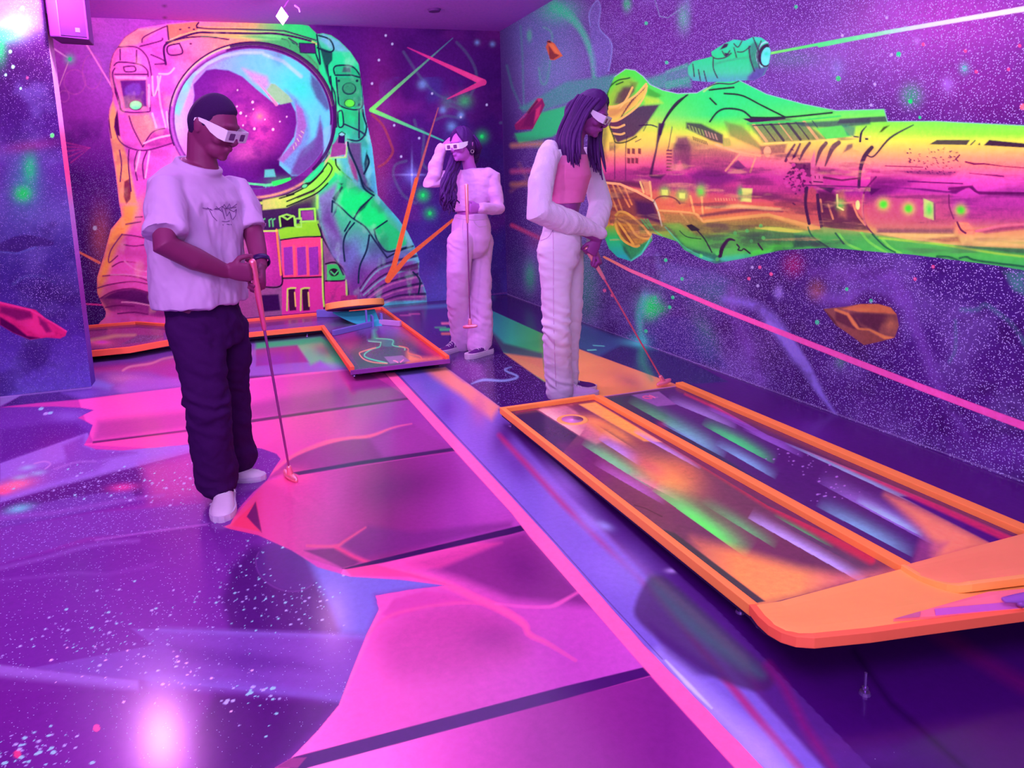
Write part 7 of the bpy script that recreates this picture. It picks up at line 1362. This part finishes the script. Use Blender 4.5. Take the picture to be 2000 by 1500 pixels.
# t-shirt
st = MB()
tl_ = [J(x, y, YM+.02) for x, y in ((385, 328), (381, 342), (377, 358), (383, 395), (387, 440), (389, 490), (391, 545), (393, 592))]
tw2 = [(.090, .086), (.15, .102), (.195, .125), (.205, .148), (.203, .152), (.202, .150), (.204, .150), (.206, .150)]
cfw = unit(fdir+V(0, 0, -.42)); fx_ = [cfw, unit(fdir+V(0, 0, -.36)), unit(fdir+V(0, 0, -.2))]+[fdir]*5
loft_body(st, [(p, ldir, f_, a, b) for p, f_, (a, b) in zip(tl_, fx_, tw2)][::-1], 36, 2.4)
sle = shR*.22+elR*.78
st.tube([shR+V(.05, .05, .012), shR+V(.01, .01, .0), (shR+sle)/2+V(.005, 0, 0), sle+V(.0, 0, .0), sle*.72+elR*.28], [.048, .068, .078, .082, .084], 22, None, False)
slL = shL*.12+elL*.88
st.tube([shL+V(-.04, -.03, .01), shL+V(-.01, 0, 0), (shL+slL)/2, slL+V(.0, 0, .0)], [.042, .060, .068, .070], 20, None, False)
def tee_disp(P):
    w = n3(P, (11, 11, 4.5), 3)*.060+n3(P, (26, 26, 14), 8)*.022; low = np.clip((1.15-P[:, 2])/.25, 0, 1)
    w *= np.clip((1.36-P[:, 2])/.10, 0.12, 1); q = (P-tl_[4])@ldir; w += np.sin(q*42+np.sin(P[:, 2]*9)*1.6)*.0035*low
    return w
cn = cn+cf_*.008+cu_*.002
st.tube([cn+cl_*.084*math.cos(a)+cf_*.082*math.sin(a) for a in np.linspace(0, 2*math.pi, 33)], .014, 10, None, False)
tee = fuse(st, 't_shirt', M_TEE, man, 0.0065, 4, tee_disp)
# neckband and chest print
fr_c = lambda px, py, off: None
def torso_surf(px, py):
    """point of the shirt front under a pixel"""
    o_, d_ = Vector(tuple(CAM-parent_base(man))), Vector(tuple(ray(px, py))).normalized(); h, loc, nor, _ = tee.ray_cast(o_, d_)
    return (np.array(loc)+parent_base(man), np.array(nor)) if h else (None, None)
M_PRINT = plain('black_print', (96, 44, 130), 0.8)
kM1 = lambda *p: fr(250, 170, 3.49, *p)
pm = MB()
for pl in (((508, 825), (560, 832), (620, 828), (640, 812), (660, 830), (735, 818)), ((540, 822), (570, 840), (600, 826)), ((600, 815), (630, 840), (655, 800), (670, 830), (690, 795), (700, 826), (740, 798)), ((556, 840), (575, 880), (605, 912)), ((738, 838), (730, 880), (712, 905)), ((640, 835), (650, 870), (660, 900)), ((660, 835), (672, 880), (690, 850), (706, 900)), ((640, 915), (670, 918), (690, 912)), ((645, 938), (648, 941)), ((672, 935), (690, 938)), ((700, 934), (703, 940)), ((560, 835), (620, 835), (640, 850)), ((690, 835), (720, 850), (738, 832))):
    P_ = [torso_surf(*q) for q in kM1(*pl)]; P_ = [a+b*.0012 for a, b in P_ if a is not None]
    if len(P_) > 1: pm.tube(P_, .0013, 5)
if pm.v: pm.build('chest_print', M_PRINT, tee, base=parent_base(tee))
# trousers
pt = MB()
loft_body(pt, [(J(x, y, YM+.05), ldir, fdir, a, b) for x, y, a, b in ((392, 560, .165, .125), (398, 600, .172, .13), (404, 640, .178, .135), (412, 672, .165, .12))][::-1], 28, 2.2)
hemR, hemL = J(426, 938, 3.13), J(468, 893, 3.36)
pt.tube([J(374, 640, 3.09), J(392, 700, 3.07), J(404, 780, 3.06), J(413, 860, 3.08), hemR], [(.105, .10), (.100, .10), (.093, .095), (.092, .098), (.088, .10)], 22)
pt.tube([J(444, 640, 3.24), J(452, 700, 3.28), J(455, 780, 3.33), J(459, 850, 3.36), hemL], [(.092, .09), (.085, .09), (.076, .085), (.074, .085), (.070, .08)], 22)
fuse(pt, 'trousers', M_JEANS, man, 0.0065, 16, lambda P: n3(P, (9, 9, 9), 21)*.045+n3(P, (22, 22, 24), 25)*.020+knee_folds(P, .46, .005))
shoe(man, heelR, ftR, .30, (M_SHOEW, M_SOLEW, M_LACE)); shoe(man, heelL, ftL, .265, (M_SHOEW, M_SOLEW, M_LACE))
wc = WL-unit(dL)*.035; aw_ = unit(WL-elL); wm = MB(); u1 = unit(np.cross(aw_, V(0, 1, 0))); u2 = np.cross(aw_, u1)
wm.rings([[wc+aw_*h_+(u1*math.cos(t)+u2*math.sin(t))*r_ for t in np.linspace(0, 2*math.pi, 24, endpoint=False)] for h_, r_ in ((-.012, .036), (-.010, .040), (.010, .040), (.012, .036))], caps=False); wm.build('wristwatch', M_WATCH, man, smooth=True)
putter('putter with red grip and pink head, held by the person in the white t-shirt', topm, tipm, .30, (.35, -.85, -.1), .115, (M_GRIPR, M_SHAFT, M_HEADP))

# ---- woman in the cream shrug, near lane
W1 = 3.78; f1 = unit(V(.90, -.44, 0)); l1 = V(-f1[1], f1[0], 0); base = V(1.9, 3.80, 0)
tip1 = on_z(1294, 742, 0.045); top1 = J(1146, 486, 3.70); ax1 = unit(top1-tip1)
body = MB(); hc1 = J(1152, 222, 3.74); M1 = frame_of((.74, -.67), 26); head(body, hc1, M1, 1.0, False)
nk1 = J(1122, 290, 3.80); body.tube([hc1+M1@V(0, -.03, -.05), (hc1+M1@V(0, -.035, -.09)+nk1)/2, nk1, nk1-V(0, 0, .05)], [(.048, .046), (.046, .046), (.055, .052), (.08, .07)], 18)
tr1 = [(1112, 300, .11, .07), (1112, 325, .135, .085), (1113, 350, .135, .095), (1109, 385, .125, .088), (1104, 408, .118, .082), (1098, 440, .11, .078), (1094, 475, .10, .075)]
loft_body(body, [(J(x, y, W1), l1, f1, a, b) for x, y, a, b in tr1][::-1])
s1_ = -ax1; gA, gB = top1-ax1*.03, top1-ax1*.125
n1 = unit(V(-.3, -.8, .5)); n1 = unit(n1-s1_*(n1@s1_)); d1 = unit(np.cross(s1_, n1)); d1 = d1 if d1[2] < 0 else -d1; d1 = unit(d1+s1_*.5)
KA = gA+n1*.022-d1*.006; WA = hand(body, KA, d1, n1, unit(s1_-d1*(s1_@d1)), (62, 80, 60), (45, -1), .92)
n2 = unit(V(.7, -.5, .4)); n2 = unit(n2-s1_*(n2@s1_)); d2 = unit(V(-.25, -.1, -1)); d2 = unit(d2-n2*(d2@n2)); s2_ = unit(np.cross(n2, d2)); s2_ = s2_ if s2_@s1_ > 0 else -s2_
KB = gB+n2*.022+V(0, 0, .012); WB = hand(body, KB, d2, n2, s2_, (55, 80, 60), (35, -1), .92)
sA, sB = J(1070, 300, 3.64), J(1152, 312, 3.98); eA, eB = J(1057, 405, 3.60), J(1172, 400, 3.96)
body.tube([sA, (sA+eA)/2, eA, (eA+WA)/2, WA-d1*.008], [.042, .040, .038, .034, .023], 14); body.tube([sB, (sB+eB)/2, eB, (eB+WB)/2, WB-d2*.008], [.042, .040, .038, .034, .023], 14)
hA, hB = J(1086, 490, W1-.04), J(1108, 490, W1+.08); kA1, kB1 = J(1090, 625, W1-.05), J(1116, 610, W1+.10); hlA, hlB = V(1.81, 3.85, 0), V(1.86, 3.98, 0); ft1 = unit(V(.93, -.12, 0))
for h_, k_, q_ in ((hA, kA1, hlA), (hB, kB1, hlB)): body.tube([h_, (h_+k_)/2, k_, (k_+q_)/2+V(0, 0, .05), q_+ft1*.04+V(0, 0, .1)], [.060, .055, .045, .040, .030], 14); body.tube([q_+ft1*.04+V(0, 0, .1), q_+ft1*.1+V(0, 0, .035), q_+ft1*.16+V(0, 0, .028)], [.028, .018, .012], 12)
w1 = fuse(body, 'person', M_SKIN3, None, 0.0045, 3, base=base); tag(w1, 'person in cream shrug, pink crop top and white jeans leaning over a putter', 'person')
fuse(loft_body(MB(), [(J(x, y, W1), l1, f1, a, b) for x, y, a, b in ((1114, 303, .118, .098), (1113, 322, .150, .108), (1114, 345, .152, .122), (1111, 372, .136, .104), (1108, 396, .130, .096))][::-1]), 'crop_top', M_TOP, w1, .006, 3, lambda P: n3(P, (10, 10, 25), 51)*.012)
sh = MB(); cuffA, cuffB = WA-d1*.045, WB-d2*.04
sh.tube([sA+V(.05, .08, .03), sA+V(.01, .01, 0), (sA+eA)/2+V(-.02, 0, -.01), eA+V(-.015, 0, -.015), (eA*.55+cuffA*.45)+V(0, 0, -.015), cuffA-unit(cuffA-eA)*.06, cuffA], [.050, .064, .070, .084, .074, .042, .036], 22)
sh.tube([sB+V(-.03, -.03, .02), sB, (sB+eB)/2, eB+V(.0, 0, 0), (eB*.5+cuffB*.5), cuffB-unit(cuffB-eB)*.06, cuffB], [.06, .066, .070, .076, .066, .042, .038], 20)
loft_body(sh, [(J(x, y, 3.84), l1, f1, a, b) for x, y, a, b in ((1106, 283, .07, .04), (1096, 296, .14, .065), (1086, 320, .16, .06), (1078, 350, .14, .05), (1074, 375, .10, .04))][::-1])
fuse(sh, 'shrug', M_KNIT, w1, .006, 4, lambda P: n3(P, (16, 16, 5), 61)*.026+n3(P, (46, 46, 14), 65)*.012)
pp = MB(); loft_body(pp, [(J(x, y, W1), l1, f1, a, b) for x, y, a, b in ((1100, 424, .135, .098), (1097, 445, .155, .112), (1093, 480, .172, .128), (1092, 515, .150, .115), (1092, 530, .10, .07))][::-1])
pp.tube([J(1084, 490, W1-.06), J(1086, 560, W1-.06), J(1088, 640, W1-.06), J(1090, 710, W1+.02), J(1093, 768, W1+.07)], [(.105, .10), (.092, .09), (.086, .085), (.085, .085), (.082, .085)], 22)
pp.tube([J(1108, 490, W1+.08), J(1112, 560, W1+.10), J(1112, 620, W1+.12), J(1108, 690, W1+.17), J(1110, 748, W1+.20)], [(.10, .10), (.082, .085), (.074, .08), (.066, .075), (.064, .075)], 22)
pj = fuse(pp, 'jeans', M_WPANTS, w1, .006, 16, lambda P: n3(P, (7, 7, 9), 71)*.030*np.clip((1.2-P[:, 2])/.3, .3, 1)+n3(P, (20, 20, 34), 75)*.013+knee_folds(P, .48, .0055))
M_SEAM = plain('seam_thread', (190, 130, 215), 0.9)
def seam(gar, pix, name='seam', r=.0022):
    o_ = Vector(tuple(CAM-parent_base(gar))); P_ = []
    for px_, py_ in curve_pts(pix, n=5):
        h, loc, nor, _ = gar.ray_cast(o_, Vector(tuple(ray(px_, py_))).normalized())
        if h and (not P_ or np.linalg.norm(np.array(loc)+parent_base(gar)-P_[-1]) < .12): P_.append(np.array(loc)+parent_base(gar)+np.array(nor)*.001)
    if len(P_) > 2: m = MB(); m.tube(P_, r, 5); m.build(name, M_SEAM, gar, base=parent_base(gar))
seam(pj, [(1080, 440), (1081, 520), (1081, 600), (1083, 680), (1086, 755)]); seam(pj, [(1056, 470), (1072, 462), (1084, 440)])
M_SHL = plain('lilac_shoe', (190, 130, 225), 0.6); shoe(w1, hlA, ft1, .27, (M_SHL, M_SOLEW, M_LACE)); shoe(w1, hlB, unit(V(.95, -.2, 0)), .27, (M_SHOED, M_SOLEW, M_LACE))
def strands(name, roots, mat, parent, C, M, s, n=3, wav=.006, rad=(.007, .010, .009, .003), seed=1, freq=26):
    rs = np.random.default_rng(seed); m = MB()
    for path in roots:
        P0 = curve_pts(path, n=5)
        for _ in range(n):
            off = rs.normal(0, .010, 3); ph = rs.uniform(0, 6.28); q = []
            for i, p in enumerate(P0):
                t = i/(len(P0)-1); q.append(p+off*(.35+t)+V(math.sin(ph+t*freq), math.cos(ph+t*freq), 0)*wav*t)
            m.tube(q, [r*rs.uniform(.8, 1.2) for r in rad], 7)
    return m.build(name, mat, parent, smooth=True)
def wline(d):
    az = math.atan2(abs(d[0]), d[1])/math.pi*180
    return float(np.interp(az, [0, 20, 40, 60, 75, 100, 180], [.80, .70, .45, .10, -.25, -.6, -.8]))
hair_cap('hair', hc1, M1, 1.0, M_HAIR3, w1, wline, 1.15, .9, .03)
rt = []
T1 = lambda x, y, z: hc1+M1@V(x, y, z)
for k in range(30):   # near side curtain falling over the shoulder
    t = k/29; r0 = T1(-.066-.012*math.sin(t*3), .050-.13*t, .075-.02*t); px_ = 1128-32*t; r0 = T1(-.060-.012*math.sin(t*3), .030-.11*t, .085-.02*t); rt.append([r0, T1(-.096, .012-.09*t, .0), J(px_+1, 262, 3.66+.09*t), J(px_-2+t*2, 300, 3.63+.12*t), J(1128-24*t, 330-26*abs(t-.45)+8*math.sin(k*2.4), 3.63+.1*t)])
for k in range(12):   # back of the head down the neck
    t = k/11; rt.append([T1(-.03+.06*t, -.085, .05), T1(-.04+.06*t, -.115, -.03), J(1112+14*t, 275, 3.80+.05*t), J(1104+16*t, 305, 3.86)])
for k in range(14):   # far side strands hanging in front
    t = k/13; rt.append([T1(.07, .055-.08*t, .07), T1(.088, .05-.07*t, -.01), J(1166-12*t, 268, 3.82), J(1168-14*t, 300, 3.80), J(1172-16*t, 336-18*t, 3.78)])
strands('long_hair', rt, M_HAIR3, w1, hc1, M1, 1, 3, .004, (.008, .012, .012, .003), 11, 8)
glasses(w1, hc1, M1, 1.0, M_CARD, M_LENS)
putter('reddish putter reaching down to the orange rail, held by the person in white jeans', top1, tip1, .22, (.80, .28, .06), .125, (M_GRIPP, M_SHAFTP, M_HEADP), 1.25)

# ---- woman in the pale sweater at the back
W2 = 5.30; f2 = unit(V(-.80, -.60, 0)); l2 = V(-f2[1], f2[0], 0); base = V(1.72, 5.30, 0)
body = MB(); hc2 = J(904, 284, 5.24); M2 = frame_of((-.90, -.43), 6); head(body, hc2, M2, 1.0, False)
nk2 = J(918, 330, 5.30); body.tube([hc2+M2@V(0, -.03, -.05), (hc2+M2@V(0, -.03, -.09)+nk2)/2, nk2, nk2-V(0, 0, .05)], [(.050, .048), (.048, .048), (.052, .048), (.06, .05)], 18)
loft_body(body, [(J(x, y, W2), l2, f2, a, b) for x, y, a, b in ((925, 335, .11, .06), (926, 355, .13, .075), (922, 385, .115, .08), (918, 412, .11, .08), (920, 440, .10, .075), (921, 460, .10, .075))][::-1])
shF, shN = J(888, 345, 5.42), J(962, 345, 5.20); elF, elN = J(842, 356, 5.40), J(972, 408, 5.14)
top2, tip2 = J(911, 362, 5.02), J(918, 632, 5.00); ax2 = unit(top2-tip2)
KF = J(881, 273, 5.33); dF = unit(J(893, 268, 5.33)-J(864, 294, 5.36)); nF = unit(V(-.5, -.5, .7)); nF = unit(nF-dF*(nF@dF)); WF = hand(body, KF, dF, nF, np.cross(dF, nF), (25, 35, 30), (30, -1), .9)
gN = J(914, 407, 5.02); nN = unit(V(.2, -.9, .3)); nN = unit(nN-ax2*(nN@ax2)); dN = unit(np.cross(ax2, nN)); dN = dN if dN[0] < 0 else -dN
KN = gN+nN*.02-dN*.012; WN = hand(body, KN, dN, nN, ax2, (60, 80, 60), (40, 1), .92)
body.tube([shF, (shF+elF)/2, elF, (elF+WF)/2, WF], [.042, .040, .038, .034, .024], 14); body.tube([shN, (shN+elN)/2, elN, (elN+WN)/2, WN], [.042, .040, .038, .034, .024], 14)
h2a, h2b = J(906, 480, W2-.03), J(936, 480, W2+.04); hl2a, hl2b = V(1.68, 5.36, 0), V(1.86, 5.14, 0); k2a, k2b = J(898, 560, W2-.05), J(936, 565, W2-.02); ft2a, ft2b = unit(V(-.93, -.5, 0)), unit(V(-.95, -.42, 0))
for h_, k_, q_, f_ in ((h2a, k2a, hl2a, ft2a), (h2b, k2b, hl2b, ft2b)): body.tube([h_, (h_+k_)/2, k_, (k_+q_)/2+V(0, 0, .05), q_+f_*.04+V(0, 0, .1)], [.060, .056, .045, .040, .030], 14); body.tube([q_+f_*.04+V(0, 0, .1), q_+f_*.1+V(0, 0, .035), q_+f_*.16+V(0, 0, .028)], [.028, .018, .012], 12)
w2 = fuse(body, 'person', M_SKIN2, None, 0.0048, 3, base=base); tag(w2, 'person in pale knit sweater and loose trousers touching their dark curly hair', 'person')
sw = MB(); loft_body(sw, [(J(x, y, W2), l2, f2, a, b) for x, y, a, b in ((922, 331, .10, .075), (926, 342, .155, .095), (926, 362, .168, .108), (922, 388, .150, .112), (919, 412, .138, .106))][::-1])
cF, cN = WF-dF*.02, WN-dN*.012
sw.tube([shF+V(.04, .03, 0), shF, (shF+elF)/2, elF+V(-.004, 0, -.004), (elF+cF)/2, cF], [.06, .062, .060, .066, .056, .042], 18); sw.tube([shN+V(-.04, 0, .01), shN, (shN+elN)/2, elN, (elN+cN)/2, cN], [.06, .062, .058, .056, .050, .044], 18)
fuse(sw, 'sweater', plain('pale_knit', (224, 124, 236), .9, noise=.03, spec=.1), w2, .006, 4, lambda P: n3(P, (12, 12, 18), 81)*.036)
p2 = MB(); loft_body(p2, [(J(x, y, W2), l2, f2, a, b) for x, y, a, b in ((920, 418, .130, .10), (921, 438, .158, .12), (921, 465, .165, .125), (920, 490, .14, .11), (920, 503, .09, .07))][::-1])
p2.tube([J(900, 470, W2-.07), J(896, 530, W2-.10), J(893, 590, W2-.06), J(897, 640, W2+.0), J(902, 671, W2+.05)], [(.098, .10), (.098, .10), (.090, .09), (.078, .085), (.085, .09)], 22)
p2.tube([J(940, 470, W2+.07), J(936, 530, W2+.02), J(938, 590, W2-.06), J(938, 640, W2-.10), J(936, 676, W2-.13)], [(.098, .10), (.090, .095), (.095, .10), (.100, .105), (.100, .105)], 22)
pw = fuse(p2, 'trousers', M_LPANTS, w2, .0065, 16, lambda P: n3(P, (8, 8, 5), 91)*.032+n3(P, (20, 20, 24), 95)*.012+knee_folds(P, .30, .005))
seam(pw, [(886, 424), (905, 428), (930, 430), (952, 428)], 'waistband_seam'); seam(pw, [(905, 430), (903, 455), (908, 478)], 'fly_seam', .002); seam(pw, [(925, 432), (936, 443), (952, 440)])
M_SHB = plain('grey_mesh_shoe', (150, 100, 190), .6); shoe(w2, hl2a, ft2a, .27, (M_SHOED, M_SOLEW, M_LACE), chunky=1.6); shoe(w2, hl2b, ft2b, .27, (M_SHOED, M_SOLEW, M_LACE), chunky=1.6)
hair_cap('hair', hc2, M2, 1.0, M_HAIR2, w2, wline, 1.17, .9, .06)
rt = []; T2 = lambda x, y, z: hc2+M2@V(x, y, z)
for k in range(26):
    t = k/25; rt.append([T2(-.06, .03-.08*t, .08), T2(-.09-.01*t, .0-.09*t, .0), J(880+12*t, 322, 5.22+.05*t), J(870+14*t, 350, 5.16+.05*t), J(864+20*t, 380, 5.12+.06*t), J(870+16*t, 402+10*math.sin(k), 5.12)])
for k in range(12): t = k/11; rt.append([T2(.07-.1*t, -.06, .06), T2(.085-.12*t, -.10, -.02), J(934-8*t, 300, 5.34), J(930-8*t, 318, 5.34)])
strands('curly_hair', rt, M_HAIR2, w2, hc2, M2, 1, 3, .013, (.009, .013, .012, .004), 21, 24)
glasses(w2, hc2, M2, 1.0, plain('white_card_bright', (240, 215, 255), .6), M_LENS)
ec = T2(.0, 0, 0); er = T2(.085, -.01, -.05) if (T2(.085, 0, 0)-CAM)@AW < (T2(-.085, 0, 0)-CAM)@AW else T2(-.085, -.01, -.05)
MB().tube([er+V(.012*math.cos(a), 0, .012*math.sin(a)) for a in np.linspace(0, 6.2, 16)], .0016, 6).build('earring', M_GOLD, w2, smooth=True)
putter('putter with pink head and pale grip, held upright by the person at the back', top2, tip2, .27, (.75, -.6, .12), .105, (M_GRIPP, M_SHAFT, M_HEADP))
